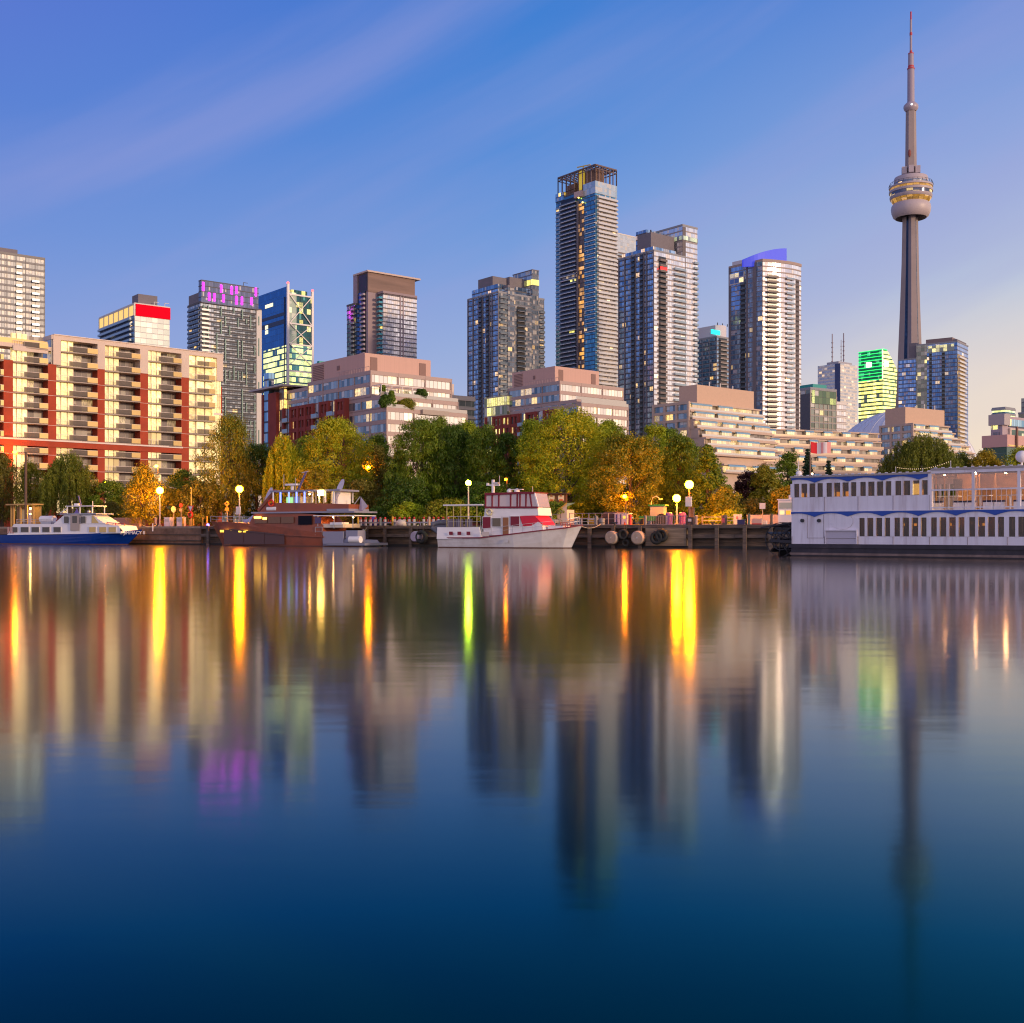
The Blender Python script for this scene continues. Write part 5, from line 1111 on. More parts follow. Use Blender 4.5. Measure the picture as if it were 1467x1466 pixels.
# ------------------------------------------------------------------ boats
TQ = math.degrees(Q.th)
def hull(b, st, m, mb=None, zb=-.35, deck=None, boot=None):
    """st: (x, half width at deck, deck height, x at the bottom, half width at the waterline)"""
    boot = boot or m
    for s in (-1, 1):
        for (x0,w0,z0,xb0,v0),(x1,w1,z1,xb1,v1) in zip(st[:-1], st[1:]):
            def q(t, x, w, z, xb, v): return (xb+(x-xb)*t, s*(v+(w-v)*t**.8), .12+(z-.12)*t)
            for t0, t1 in ((0,.35),(.35,.7),(.7,1)):
                P = [q(t0,x0,w0,z0,xb0,v0), q(t0,x1,w1,z1,xb1,v1), q(t1,x1,w1,z1,xb1,v1), q(t1,x0,w0,z0,xb0,v0)]
                b.poly(P if s < 0 else P[::-1], m)
            P = [(xb0,s*v0,zb),(xb1,s*v1,zb),(xb1,s*v1,.12),(xb0,s*v0,.12)]; b.poly(P if s < 0 else P[::-1], boot)
    for (x0,w0,z0,_,_),(x1,w1,z1,_,_) in zip(st[:-1], st[1:]): b.poly([(x0,-w0,z0-.05),(x1,-w1,z1-.05),(x1,w1,z1-.05),(x0,w0,z0-.05)], deck or m)
    for e in (0, -1):
        x,w,z,xb,v = st[e]
        if w > .2: b.poly([(xb,-v,zb),(x,-w,z),(x,w,z),(xb,v,zb)][::(1 if e == 0 else -1)], m)
def profile_cabin(b, pts, w0, w1, m):
    """cabin from a side outline (x, z), half width w0 at the foot and w1 at the top"""
    z0 = min(p[1] for p in pts); z1 = max(p[1] for p in pts); hw = lambda z: w0+(w1-w0)*(z-z0)/max(.01, z1-z0)
    A = [(x, -hw(z), z) for x, z in pts]; Bq = [(x, hw(z), z) for x, z in pts]
    b.poly(A, m); b.poly(Bq[::-1], m); n = len(pts)
    for i in range(n): j = (i+1) % n; b.poly([A[j], A[i], Bq[i], Bq[j]], m)
def sidewin(B, name, px0, px1, py0, py1, yoff, m, fr=None, label=None, skew=0):
    x0, x1 = B.X(px0, yoff), B.X(px1, yoff); z0, z1 = B.Z(py1, x0, yoff), B.Z(py0, x0, yoff); b = MB()
    if fr: b.box(x0-.08, x1+.08, yoff-.02, yoff+.1, z0-.08, z1+.08, fr)
    b.poly([(x0,yoff-.05,z0),(x1,yoff-.05,z0),(x1+skew,yoff-.05,z1),(x0+skew*.4,yoff-.05,z1)], m)
    return b.build(name, B.root, label=label)
def rail(b, pts, h, m, r=.03, mid=True, step=1.2):
    for p, q in zip(pts[:-1], pts[1:]):
        p, q = Vector(p), Vector(q); n = max(1, int((q-p).length/step))
        b.bar(p+Vector((0,0,h)), q+Vector((0,0,h)), r*1.6, m)
        if mid: b.bar(p+Vector((0,0,h*.5)), q+Vector((0,0,h*.5)), r, m)
        for i in range(n+1): a = p+(q-p)*i/n; b.bar(a, a+Vector((0,0,h)), r*1.4, m)
hw = mat('boat_white', (.78,.74,.76), .35, var=.04, vscale=.6); blueH = mat('hull_blue', (.004,.03,.22), .22, var=.1); bwin = mat('boat_window', (.10,.085,.07), .1, .3); warmw = mat('boat_window_warm', (.38,.26,.10), .15, .2, emit=(1,.6,.2), estr=.12)
steel = mat('steel_rail', (.5,.48,.5), .35, .7); redp = mat('boat_red', (.5,.03,.03), .5); boot = mat('bottom_paint', (.10,.04,.03), .7)
# blue and white passenger boat
B = Bld('passenger_boat', 'long passenger boat with royal blue hull and white cabin at the far left', 'boat', 8, qy(8)-5.2, TQ)
yn = -2.1; X = lambda p, y=yn: B.X(p, y); Z = lambda py, x=0, y=yn: B.Z(py, x, y)
L = X(205, 0); zd = Z(766.5); zb = Z(758.5, L, 0)
b = MB(); hull(b, [(-.8,1.8,zd,-.4,1.7),(2,2.1,zd,2,1.95),(L*.45,2.15,zd+.05,L*.45,2.05),(L*.72,2.0,zd+.25,L*.7,1.75),(L*.88,1.35,zd+.5,L*.82,.95),(L,.05,zb,L*.90,.05)], blueH, deck=hw, boot=boot); b.build('hull', B.root)
zr = Z(750.6, X(60)); yc = -1.75
b = MB(); profile_cabin(b, [(X(8),zd),(X(172),zd+.3),(X(168),Z(753.5,X(168))),(X(145),Z(751,X(145))),(X(21),zr),(X(17),zr)], 1.8, 1.7, hw); b.build('cabin', B.root)
b = MB(); profile_cabin(b, [(X(73),zr-.02),(X(148),zr-.02),(X(143),zr+.25),(X(127),Z(737,X(127))),(X(88),Z(737,X(88)))], 1.6, 1.45, hw); b.build('wheelhouse', B.root)
b = MB(); b.box(X(83), X(135), -1.8, 1.8, Z(737,X(110)), Z(735.6,X(110)), mat('roof_bluegrey', (.35,.36,.45), .5)); b.box(X(88), X(128.5), -1.3, 1.3, Z(725.6,X(110)), Z(724.3,X(110)), hw)
for p in (90, 108, 126): b.bar((X(p),-1.2,Z(736,X(p))), (X(p),-1.2,Z(725,X(p))), .12, hw); b.bar((X(p),1.2,Z(736,X(p))), (X(p),1.2,Z(725,X(p))), .12, hw)
b.bar((X(80),-1.2,Z(735,X(85))), (X(90),-1.2,Z(728,X(90))), .1, hw); b.build('flybridge', B.root)
for a, c in ((30,41),(45.5,56),(61,71),(77,87),(128,137),(142.5,152),(156,166)): sidewin(B, 'window', a, c, 755.5, 762.3, -1.83, warmw if a > 120 else bwin, fr=mat('window_trim', (.6,.55,.55), .5))
sidewin(B, 'window', 18.5, 25, 755.5, 762.8, -1.83, bwin, skew=.0); sidewin(B, 'window', 92, 98, 740, 749.5, -1.66, bwin); sidewin(B, 'window', 116, 122.5, 740, 749.5, -1.66, bwin)
sidewin(B, 'door', 101, 113.5, 737.3, 760.5, -1.87, mat('door_tan', (.42,.34,.30), .6)); sidewin(B, 'door_window', 104, 110.5, 739.5, 749.5, -1.9, bwin)
x0 = X(127.5); b = MB(); b.poly([(x0,-1.62,Z(749.5,x0)),(X(138),-1.62,Z(749.5,x0)),(X(129.5),-1.56,Z(739,x0)),(x0,-1.56,Z(739,x0))], warmw); b.build('windscreen', B.root)
b = MB(); b.poly([(X(170),-1.84,Z(761.5,X(170))),(X(174.5),-1.84,Z(761.5,X(170))),(X(170.5),-1.84,Z(756,X(170)))], bwin); b.build('window', B.root)
b = MB(); rail(b, [(X(22),-1.6,zr),(X(72),-1.6,zr)], .75, steel, .03); rail(b, [(X(20),-1.6,zr),(X(20),1.6,zr)], .75, steel); rail(b, [(X(148),-1.4,Z(751.5,X(148))),(X(172),-1.2,Z(753.5,X(160)))], .3, redp, .05, mid=False); rail(b, [(X(74),-1.2,zr),(X(84),-1.2,zr+1.2)], .5, redp, .05, mid=False); b.build('railing', B.root)
b = MB()
for p in (8, 11.5, 15): b.box(X(p)+.1, X(p)+.45, -1.86, -1.80, zd+.25, zr-.5, mat('stern_pink', (.5,.28,.25), .6))
b.build('stern_panels', B.root)
b = MB(); x = X(58)
b.tube([(X(48.5),-.6,zr+.75),(X(67),-.6,zr+.75)], .55, hw, 12); b.box(X(50),X(65),-1.0,-.2,zr,zr+.3,steel); b.build('life_raft_canister', B.root, smooth=True)
b = MB(); b.bar((X(101),0,Z(724,X(100))), (X(97),0,Z(710,X(97))), .18, mat('mast_purple', (.12,.10,.22), .5)); b.box(X(93),X(98),-.3,.3,Z(725,X(95)),Z(721,X(95)),hw); b.bar((X(126.3),-1.2,Z(725,X(126))), (X(126.3),-1.2,Z(718,X(126))), .08, hw); b.bar((X(204),0,zb-.3),(X(204),0,zb+.9),.1,hw); b.sphere((X(118),-.8,Z(733,X(118))),.28,steel,8); b.build('mast', B.root)
b = MB(); b.poly([(X(98),-1.0,Z(735.5,X(98))),(X(105),-1.0,Z(735.5,X(98))),(X(101.5),-.9,Z(728,X(98)))], mat('furled_purple', (.22,.15,.4), .7)); b.poly([(X(105),-.9,Z(735.5,X(98))),(X(98),-.9,Z(735.5,X(98))),(X(101.5),-.9,Z(728,X(98)))], mat('furled_purple', (0,0,0))); b.build('furled_flag', B.root)
def text(B, s, p, size, m, rz=0, name='lettering', tilt=90, par=None):
    cu = bpy.data.curves.new(name, 'FONT'); cu.body = s; cu.size = size; cu.extrude = .01; cu.align_x = 'CENTER'; cu.align_y = 'CENTER'
    o = bpy.data.objects.new(name, cu); me = bpy.data.meshes.new_from_object(o); bpy.data.objects.remove(o); me.materials.clear(); me.materials.append(m)
    o = bpy.data.objects.new(name, me); C.objects.link(o); o.parent = par or B.root; o.location = p; o.rotation_euler = (math.radians(tilt), 0, rz); return o
xt = X(190, -1.3); text(B, 'I. JIMMACY II', (xt, -1.28, Z(763.6, xt, -1.3)), .72, hw, rz=math.radians(20))
# brown yacht, bow to the left
bro = mat('yacht_brown', (.25,.062,.028), .45, var=.12, vscale=.5, dirt=(.09,.035,.028)); brod = mat('yacht_dark_band', (.075,.030,.032), .4); gre = mat('yacht_grey', (.24,.235,.33), .5)
B = Bld('motor_yacht', 'large brown steel motor yacht with grey stern moored bow to the left', 'yacht', 303, qy(303)-6.0, TQ)
yn = -2.7; X = lambda p, y=yn: B.X(p, y); Z = lambda py, x=0, y=yn: B.Z(py, x, y)
L = X(516); zbow = Z(748, 0, 0)+.1; zk = lambda p: Z(757+ (p-305)/160*13 if p < 465 else 770, X(p))
b = MB(); hull(b, [(.0,.15,zbow,2.2,.1),(2.2,1.5,zbow-.1,3.4,.9),(5.2,2.4,zbow-.15,5.6,1.9),(X(380),2.75,Z(752,X(380)),X(380),2.5),(X(430),2.8,Z(760,X(430)),X(430),2.6),(X(462),2.8,Z(764,X(462)),X(462),2.6)], bro, deck=gre, boot=boot); b.build('hull', B.root)
b = MB(); hull(b, [(X(462)+.02,2.75,Z(771,X(462)),X(462)+.02,2.6),(X(509),2.5,Z(774,X(509)),L,2.4)], gre, boot=boot); b.build('stern_hull', B.root)
b = MB()
for (p0, p1) in ((322,350),(350,380),(380,409)):
    y0, y1 = -2.62, -2.72; b.poly([(X(p0,-2.6),-2.78-.0,Z(780,X(p0))),(X(p1,-2.6),-2.82,Z(780,X(p1))),(X(p1,-2.6),-2.84,Z(757.5+(p1-305)*.08+(2 if p1>390 else 0),X(p1))),(X(p0,-2.6),-2.80,Z(757.5+(p0-305)*.08,X(p0)))], brod)
b.bar((X(330),-2.84,Z(758.5,X(330))),(X(409),-2.86,Z(766.5,X(409))),.16,brod); b.bar((X(409),-2.86,Z(766.5,X(409))),(X(465),-2.86,Z(769.5,X(465))),.14,bro); b.build('hull_band', B.root)
x0, x1 = X(355), X(462); zr = Z(736, x0)
b = MB(); profile_cabin(b, [(x0,Z(754,x0)),(x1,Z(769,x1)),(x1,Z(753,x1)),(X(450),Z(737,X(450))),(X(427),zr),(X(363),zr)], 2.72, 2.55, bro); b.build('main_cabin', B.root)
b = MB(); b.box(X(360), X(508), -2.75, 2.6, zr, zr+.22, gre); b.build('upper_deck', B.root)
b = MB(); profile_cabin(b, [(X(369),zr+.22),(X(497),zr+.22),(X(497),Z(722.3,X(497))),(X(466),Z(721.5,X(466))),(X(386),Z(720.2,X(386))),(X(378),Z(724,X(378)))], 2.35, 2.3, bro); b.build('upper_cabin', B.root)
b = MB(); b.box(X(466), X(497.6), -2.4, 2.3, zr+.25, Z(729,X(480)), gre); b.build('grey_aft_panel', B.root)
b = MB(); zt = Z(704.5, X(430)); b.box(X(384), X(484), -2.3, 2.2, zt, zt+.25, gre); b.build('bridge_roof', B.root)
gl = mat('yacht_glass', (.30,.34,.38), .08, .2, trans=.6); led = emat('blue_led', (.2,.3,1), 2.0)
zb2 = Z(720.3, X(430))
for p in (388, 398.5, 410.5, 421.5, 433, 444.5, 454, 463, 475):
    for y_ in (-2.2, 2.1): b = MB(); b.bar((X(p),y_,zb2),(X(p),y_,zt),.16, led if y_ < 0 and p in (398.5,410.5,433,421.5) else hw); b.build('window_post', B.root)
boxpart(B, 'bridge_helm', X(400), X(420), -1.2, 1.5, zb2-.4, zb2+.9, mat('helm_pale', (.5,.5,.45), .5)); boxpart(B, 'bridge_screen', X(401), X(410), -1.3, -1.22, zb2, zb2+.8, emat('screen_green', (.4,.9,.3), .8)); boxpart(B, 'bridge_cabinet', X(468), X(476), -1.5, 1.5, zb2-.3, zt, hw)
for a, c in ((365,383),(384,402),(403,421)): sidewin(B, 'window', a, c, 740.5, 749.8, -2.70, mat('yacht_window_brown', (.14,.07,.045), .15, .3))
for a, c, d in ((365,374.5,740),(377.5,382.5,741.5)):
    x = X(a); b = MB(); b.box(x, X(c), -2.86, -2.76, Z(d+3,x), Z(d,x), emat('cabin_lamp', (1,.55,.06), 9, True)); b.build('cabin_light', B.root)
sidewin(B, 'saloon_opening', 427.5, 447, 739.3, 752, -2.74, mat('saloon_dark', (.008,.008,.016), .7, spec=.1)); sidewin(B, 'window', 451.5, 460.5, 741.5, 750, -2.74, mat('saloon_violet', (.06,.03,.12), .2))
for p in (314.7, 320, 325.3, 343, 349.5):
    x = X(p); b = MB(); b.box(x, X(p+3.6), -2.62 if p < 330 else -2.9, -1.2, Z(762.6,x), Z(759.6,x), emat('porthole_lamp', (1,.62,.05), 3)); b.build('porthole', B.root)
b = MB(); xa = X(463); b.box(xa, X(492), -2.75, 2.5, .35, Z(761.5, xa), gre); b.box(X(495), X(512), -2.65, -1.0, .6, Z(760, X(500)), gre); b.box(X(468), X(523), -2.8, 2.7, .18, .5, mat('platform_grey', (.2,.2,.27), .5)); b.build('stern_platform', B.root)
b = MB(); b.box(X(450), X(509), -2.9, 2.2, Z(739.5,X(480)), Z(738.2,X(480)), hw)
for p in (455, 478, 505): b.bar((X(p),-2.6,Z(757,X(p))),(X(p),-2.6,Z(739,X(p))),.09,steel)
b.build('aft_canopy', B.root)
b = MB(); b.box(X(458), X(490), -2.5, 1.5, Z(756,X(470)), Z(750.5,X(470)), mat('tender_cream', (.6,.5,.42), .5)); b.box(X(472), X(489), -2.6, -1.0, Z(752,X(470)), Z(748.5,X(470)), hw); b.build('aft_seating', B.root)
b = MB()
for a, c, zc, y in ((500,515.5,773.3,-2.2),):
    b.tube([(X(a),y-.3,Z(zc,X(a))),(X(c),y-.3,Z(zc,X(a)))], .47, hw, 12)
b.tube([(X(379.5),-2.0,Z(729,X(380))),(X(393),-2.0,Z(729,X(380)))], .42, hw, 12); b.build('life_raft_canisters', B.root, smooth=True)
b = MB(); xx, zz = X(386.5), Z(720.8, X(386)); P = [(xx+.42*math.cos(a), -2.45, zz+.42*math.sin(a)) for a in [k*math.pi/6 for k in range(13)]]; b.tube(P, .12, mat('lifebuoy_red', (.7,.05,.02), .5), 6, cap=False); b.build('lifebuoy', B.root)
b = MB(); z0 = zbow-.1; rail(b, [(.4,-.6,z0),(2.3,-1.4,z0-.1),(5.2,-2.3,z0-.1),(X(357),-2.6,z0-.2)], .85, steel, .035); rail(b, [(X(452),-2.75,Z(767,X(452))),(X(462),-2.75,Z(767,X(462)))], 1.1, steel, .035); b.build('railing', B.root)
b = MB(); xx = X(345); b.poly([(X(337),-1.0,z0-.05),(X(357),-1.4,z0-.05),(X(357),-1.2,z0+1.0),(X(350),-1.0,z0+.9)], mat('foredeck_cover', (.45,.45,.62), .6)); b.box(X(337), X(357), -1.0, 1.6, z0-.1, z0+.35, mat('foredeck_cover', (0,0,0))); b.build('foredeck_cover', B.root)
b = MB(); b.bar((X(408),0,zt),(X(421),0,Z(675,X(421))),.22,mat('mast_purple',(0,0,0))); b.box(X(393),X(409),-.4,.4,zt+1.0,zt+1.25,hw); b.bar((X(401),0,zt+.2),(X(401),0,zt+1.0),.3,hw); b.bar((X(395.5),-1,zt),(X(395.5),-1,Z(679,X(395))),.06,steel); b.bar((X(411),-.8,zt),(X(411),-.8,Z(684,X(411))),.07,steel); b.bar((X(415),0,Z(676,X(420))),(X(424),0,Z(674,X(420))),.1,steel)
b.bar((X(366),-2.0,zr+.4),(X(389),-1.8,zt+.3),.4,bro); b.build('mast', B.root)
for p, d in ((457.5,704.3),(457.5,708.8)):
    b = MB(); x = X(p); b.box(x-.45,x+.45,-2.5,-2.32,Z(d+1.3,x),Z(d-1.3,x),emat('deck_flood', (1,.62,.12), 45, True)); b.build('deck_light', B.root)
for p, d, k in ((371,729,'left'), (473,718,'mid')):
    b = MB(); x = X(p); z = Z(d,x)-1.2; h = 3.2; n = 8; fm = mat('flag_lilac', (.62,.56,.68), .7)
    ed = [(x+.1+1.6*math.sin(math.pi*i/n*.62)*(.45+.55*i/n), z+h*.3+h*i/n) for i in range(n+1)]; bk = [(x+.02+1.1*(i/n)**3, z+h*.3+h*i/n) for i in range(n+1)]
    for i in range(n): b.poly([(bk[i][0],-1.6,bk[i][1]),(ed[i][0],-1.65,ed[i][1]),(ed[i+1][0],-1.7,ed[i+1][1]),(bk[i+1][0],-1.6,bk[i+1][1])], fm); b.poly([(bk[i+1][0],-1.58,bk[i+1][1]),(ed[i+1][0],-1.68,ed[i+1][1]),(ed[i][0],-1.63,ed[i][1]),(bk[i][0],-1.58,bk[i][1])], fm)
    b.bar((x,-1.6,z-.2),(x,-1.6,z+h*.9),.07,steel); o = b.build('feather_flag', None); o.parent = B.root
b = MB(); x = X(500); z = Z(711, x); b.bar((X(491),0,Z(722,X(491))),(X(499),0,z),.1,steel)
P = [(x,0,z),(x-.1,-.3,z-1.9),(x+.6,-.5,z-2.0),(x+1.3,-.2,z-1.3)]
for i in range(1, 3): b.poly([P[0],P[i],P[i+1]], mat('flag_lilac', (0,0,0))); b.poly([P[0],P[i+1],P[i]], mat('flag_lilac', (0,0,0)))
b.build('stern_flag', B.root)
for px, py, y_ in ((430,706.5,-.6),(470,706.5,-1.2),(470,740,-1.5),(495,740,-1.0)):
    b = MB(); xx = X(px); b.sphere((xx, y_, Z(py, xx)-.1), .10, emat('yacht_lamp', (1,.5,.12), 160, True), 8); b.build('deck_lamp', B.root)
# white and red trawler
mar = mat('canvas_maroon', (.20,.012,.03), .7); redc = mat('canvas_red', (.62,.015,.05), .65); vin = mat('clear_vinyl', (.48,.40,.42), .2, .35); wgrey = mat('trawler_hull', (.66,.62,.63), .45, var=.08, vscale=.5, dirt=(.45,.38,.36))
B = Bld('trawler_yacht', 'white trawler yacht with maroon trim and red canvas, bow to the right', 'boat', 638, qy(638)-8.2, TQ)
yn = -2.3; X = lambda p, y=yn: B.X(p, y); Z = lambda py, x=0, y=yn: B.Z(py, x, y)
L = X(834, 0); zs = lambda p, py: Z(py, X(p))
b = MB(); hull(b, [(0,2.0,zs(638,771.2),.1,1.9),(X(688),2.35,zs(688,771),X(688),2.1),(X(735),2.4,zs(735,765.5),X(735),2.1),(X(775),2.1,zs(775,760.5),X(772),1.5),(X(808),1.2,Z(756.5,X(808)),X(798),.7),(L,.06,B.Z(752.8,L,0),X(819,0),.05)], wgrey, deck=hw, boot=boot); b.build('hull', B.root)
pts = [(0,zs(638,771.2)),(X(688),zs(688,771)),(X(735),zs(735,765.5)),(X(775),zs(775,760.5)),(X(808),Z(756.5,X(808))),(L,B.Z(752.8,L,0))]; ws = [2.0,2.35,2.4,2.1,1.2,.06]
b = MB()
for s in (-1, 1):
    for i in range(5): b.bar((pts[i][0],s*(ws[i]+.03),pts[i][1]+.03),(pts[i+1][0],s*(ws[i+1]+.03),pts[i+1][1]+.03),.14,mar)
b.build('rubbing_strake', B.root)
b = MB(); profile_cabin(b, [(.05,pts[0][1]-.1),(X(689),pts[1][1]-.1),(X(684.5),zs(684,755)),(.05,zs(638,755.5))], 2.2, 2.05, hw); b.build('aft_cabin', B.root)
for p in (646, 658, 671): sidewin(B, 'window', p-2.4, p+2.9, 761.8, 766.6, -2.27, mar)
b = MB(); 
for p in (641, 652, 665): b.box(X(p), X(p+10), -2.12, -2.0, zs(p,755), zs(p,744), mat('grey_canvas', (.15,.12,.16), .8))
rail(b, [(X(641),-2.15,zs(641,755)),(X(688),-2.15,zs(688,755))], 1.3, steel, .03); b.build('rail_canvas', B.root)
b = MB(); zc = zs(660,724.5); b.box(X(634), X(690), -2.2, 2.0, zc, zc+.16, hw)
for p in (639, 648.5, 659, 669, 682): b.bar((X(p),-2.1,zs(p,755)),(X(p),-2.1,zc),.08,mat('pole_gold', (.5,.38,.14), .5))
b.build('aft_canopy', B.root)
x0 = X(690.5); b = MB(); profile_cabin(b, [(x0,zs(690,768)),(X(776),zs(776,762)),(X(774),zs(774,752)),(X(757),zs(757,739)),(x0,zs(690,739.5))], 1.95, 1.8, hw); b.build('saloon', B.root)
for nm, a, c, d, e, m_ in (('window_cover',692,703,741,757,mar),('window',705.5,717.5,742.5,754.5,bwin),('door',720.5,728.8,741.5,766,mat('teak_door',(.30,.12,.05),.6)),('window_cover',731.5,744,740,754,mar)): sidewin(B, nm, a, c, d, e, -1.96, m_, fr=hw)
b = MB(); A = [(X(743),-2.0,zs(743,739.6)),(X(764),-2.0,zs(764,738.6)),(X(776),-1.7,zs(776,752.5)),(X(747),-2.0,zs(747,754))]; Bk = [(p[0],-p[1],p[2]) for p in A]
b.poly([A[3],A[2],A[1],A[0]], redc); b.poly([A[1],A[2],Bk[2],Bk[1]], redc); b.poly([A[0],A[1],Bk[1],Bk[0]], redc); b.build('red_windscreen_cover', B.root)
b = MB(); profile_cabin(b, [(X(691),zs(691,740)),(X(769),zs(769,738.5)),(X(767.5),zs(767,727)),(X(692),zs(692,727.5))], 1.85, 1.8, hw); b.build('flybridge', B.root)
zf, zg = zs(692,727), zs(692,708.5); b = MB()
profile_cabin(b, [(X(692.5),zf),(X(767),zf),(X(762.5),zs(760,706)),(X(745),zs(745,705.5)),(X(692.5),zg)], 1.75, 1.7, vin); o = b.build('flybridge_enclosure', B.root)
b = MB(); yq = -1.78
for p, t, t2 in ((692.5,708.5,0),(702,708,0),(711.5,707.5,0),(728.5,707,0),(738,706.5,0),(742,706.5,0),(750.5,706,-1.5),(759,706,4.5)):
    b.bar((X(p)+(.0),yq,zf),(X(p)-(.3 if t2 > 0 else 0),yq,zs(p,t)),.14,mar)
b.bar((X(692),yq,zf),(X(768),yq,zs(768,727)),.24,mar); b.bar((X(692),yq,zg),(X(745),yq,zs(745,706)),.26,mar); b.bar((X(745),yq,zs(745,706)),(X(763),yq,zs(763,706.3)),.26,mar); b.bar((X(763),yq,zs(763,706.3)),(X(768.5),yq,zf),.16,hw)
b.box(X(691),X(764),-1.8,1.8,zs(740,706.3),zs(740,705.2),mar); b.build('canvas_frame', o)
b = MB(); xm = X(706.5,0); b.bar((xm,0,zs(706,708)),(xm,0,zs(706,686)),.28,hw); b.bar((X(697,0),0,zs(700,694)),(X(716,0),0,zs(710,694)),.16,hw); b.box(X(698,0),X(700,0),-.2,.2,zs(700,694),zs(700,691),hw); b.box(X(709,0),X(714,0),-.2,.2,zs(700,692.5),zs(700,690),steel); b.bar((X(715.5,0),0,zs(715,694)),(X(715.5,0),0,zs(715,680)),.06,steel); b.build('mast', B.root)
b = MB(); b.sphere((X(730,0),0,zs(730,703.2)),.36,hw,12); b.sphere((X(740.5,0),0,zs(740,703)),.36,hw,12); b.box(X(733,0),X(749,0),-.3,.3,zs(740,700.8),zs(740,699.8),hw); b.bar((X(763,0),0,zs(763,706)),(X(763,0),0,zs(763,696)),.06,steel); b.build('radar_domes', B.root, smooth=True)
b = MB(); x = X(699); P = [(x+.36*math.cos(k*math.pi/6),-1.98,zs(699,733.8)+.36*math.sin(k*math.pi/6)) for k in range(13)]; b.tube(P, .11, mat('lifebuoy_cream', (.7,.62,.4), .5), 6, cap=False); b.build('lifebuoy', B.root)
b = MB(); rail(b, [(X(690),-2.42,zs(690,769)),(X(735),-2.42,zs(735,764)),(X(776),-2.1,zs(776,759.5)),(X(808),-1.2,Z(755.5,X(808))),(L-.3,-.1,B.Z(752,L,0))], .95, steel, .025); b.build('bow_rail', B.root)
b = MB(); b.box(X(778), X(800), -1.0, 1.0, zs(780,759), zs(780,753.2), hw); b.build('foredeck_locker', B.root)
b = MB(); xx = X(803.5,-.8)
for i in range(5): b.bar((xx+i*.32,-.9,zs(805,755)),(xx+i*.32,-.9,zs(805,749)),.07,redp)
for z_ in (749, 752, 755): b.bar((xx,-.9,zs(805,z_)),(xx+1.3,-.9,zs(805,z_)),.07,redp); b.bar((xx,.1,zs(805,z_)),(xx+1.3,.1,zs(805,z_)),.07,redp)
b.build('red_crate', B.root)
sidewin(B, 'ladder_locker', 690.5, 701, 762, 768.5, -2.44, mat('locker_cream', (.6,.5,.45), .6)); x = X(727); b = MB(); b.tube([(x,-2.44,.9),(x,-2.5,.9)], .25, steel, 8); b.build('anchor_fitting', B.root)
# grey dinghy hanging at its stern
B = Bld('inflatable_dinghy', 'grey inflatable dinghy hung across the stern of the white trawler yacht', 'dinghy', 623, qy(623)-7.6, TQ)
b = MB(); z = lambda py: B.Z(py, 0, 0); rub = mat('dinghy_grey', (.13,.13,.16), .5)
P = [(.2,-1.0,z(755)),(.05,-.7,z(752)),(.6,-.4,z(749.5)),(1.5,-.2,z(748.5)),(1.9,.2,z(748.5))]; b.tube(P, [.25,.34,.36,.34,.3], rub, 10)
b.poly([(.1,-1.0,z(756)),(1.9,-.8,z(767)),(1.9,-.1,z(751)),(.2,-.5,z(752))], rub); b.poly([(.2,-.5,z(752)),(1.9,-.1,z(751)),(1.9,-.8,z(767)),(.1,-1.0,z(756))], rub)
b.tube([(.2,-1.05,z(756)),(.9,-1.0,z(762)),(1.9,-.85,z(766.5))], [.25,.22,.18], rub, 10); b.build('float_tube', B.root, smooth=True)
# --- white ferry with the scalloped blue bands
fw = mat('ferry_white', (.82,.76,.82), .45, var=.07, vscale=1.1, dirt=(.52,.42,.44), stretch=(2.2,1,.22)); fb = mat('ferry_blue', (.01,.07,.40), .45); fh = mat('ferry_hull', (.028,.022,.034), .55, var=.3, dirt=(.07,.05,.06)); fwin = pane_mat('ferry_pane', (.34,.27,.17), .13); wood = mat('ferry_interior', (.42,.25,.15), .6, var=.1)
B = Bld('ferry', 'two deck white riverboat ferry with scalloped blue bands and a dark stern paddle wheel', 'ferry', 1133.5, 94.7, -40)
X = lambda p, y=0: B.X(p, y); Z = lambda py, x=0, y=0: B.Z(py, x, y); LF = X(1520); G = (X(1331)-X(1134))/4; D = 8.5
zh, zm, zt = Z(779.3), Z(735.5), Z(685)
b = MB(); b.box(0, LF, 0, D, -.5, zh, fh); b.box(-.15, LF, -.12, D, zh-.32, zh-.02, fh); b.box(-.1, LF, -.06, D, .1, .28, mat('ferry_boot', (.22,.15,.13), .8, var=.3)); b.build('hull', B.root)
lw0, lw1 = Z(768.6, X(1240)), Z(742.2, X(1240)); uw0, uw1 = Z(713), Z(693.5)
xw = X(1231.5); g0 = X(1134.5)
b = MB()
b.box(.0, xw-.05, .05, D, zh+.001, zm, fw); b.box(xw-.05, LF, .05, .3, zh+.001, lw0, fw); b.box(xw-.05, LF, .05, .3, lw1, zm, fw); b.box(xw-.05, LF, D-.3, D, zh, lw0+.2, fw); b.box(LF-.3, LF, .3, D, zh, zm, fw)
for k in range(60):
    x = g0+2*G+k*G/4
    if x > LF: break
    w = .17 if k % 4 == 0 else .10; b.box(x-w-.06, x+w-.06, .0, .3, lw0, lw1, fw); b.box(x-w, x+w, D-.3, D-.05, lw0, lw1, fw)
b.build('lower_deck_wall', B.root)
for k in range(60):
    x = g0+2*G+k*G/4
    if x > LF-1: break
    o = boxpart(B, 'window', x+.08, x+G/4-.16, .12, .15, lw0, lw1, fwin)
b = MB(); b.box(0, LF, .1, D-.1, zm, zm+.12, fw); b.box(0, LF, .3, D-.3, zh+.1, zh+.2, wood); b.build('deck', B.root)
rf = random.Random(4); xx = xw+.4
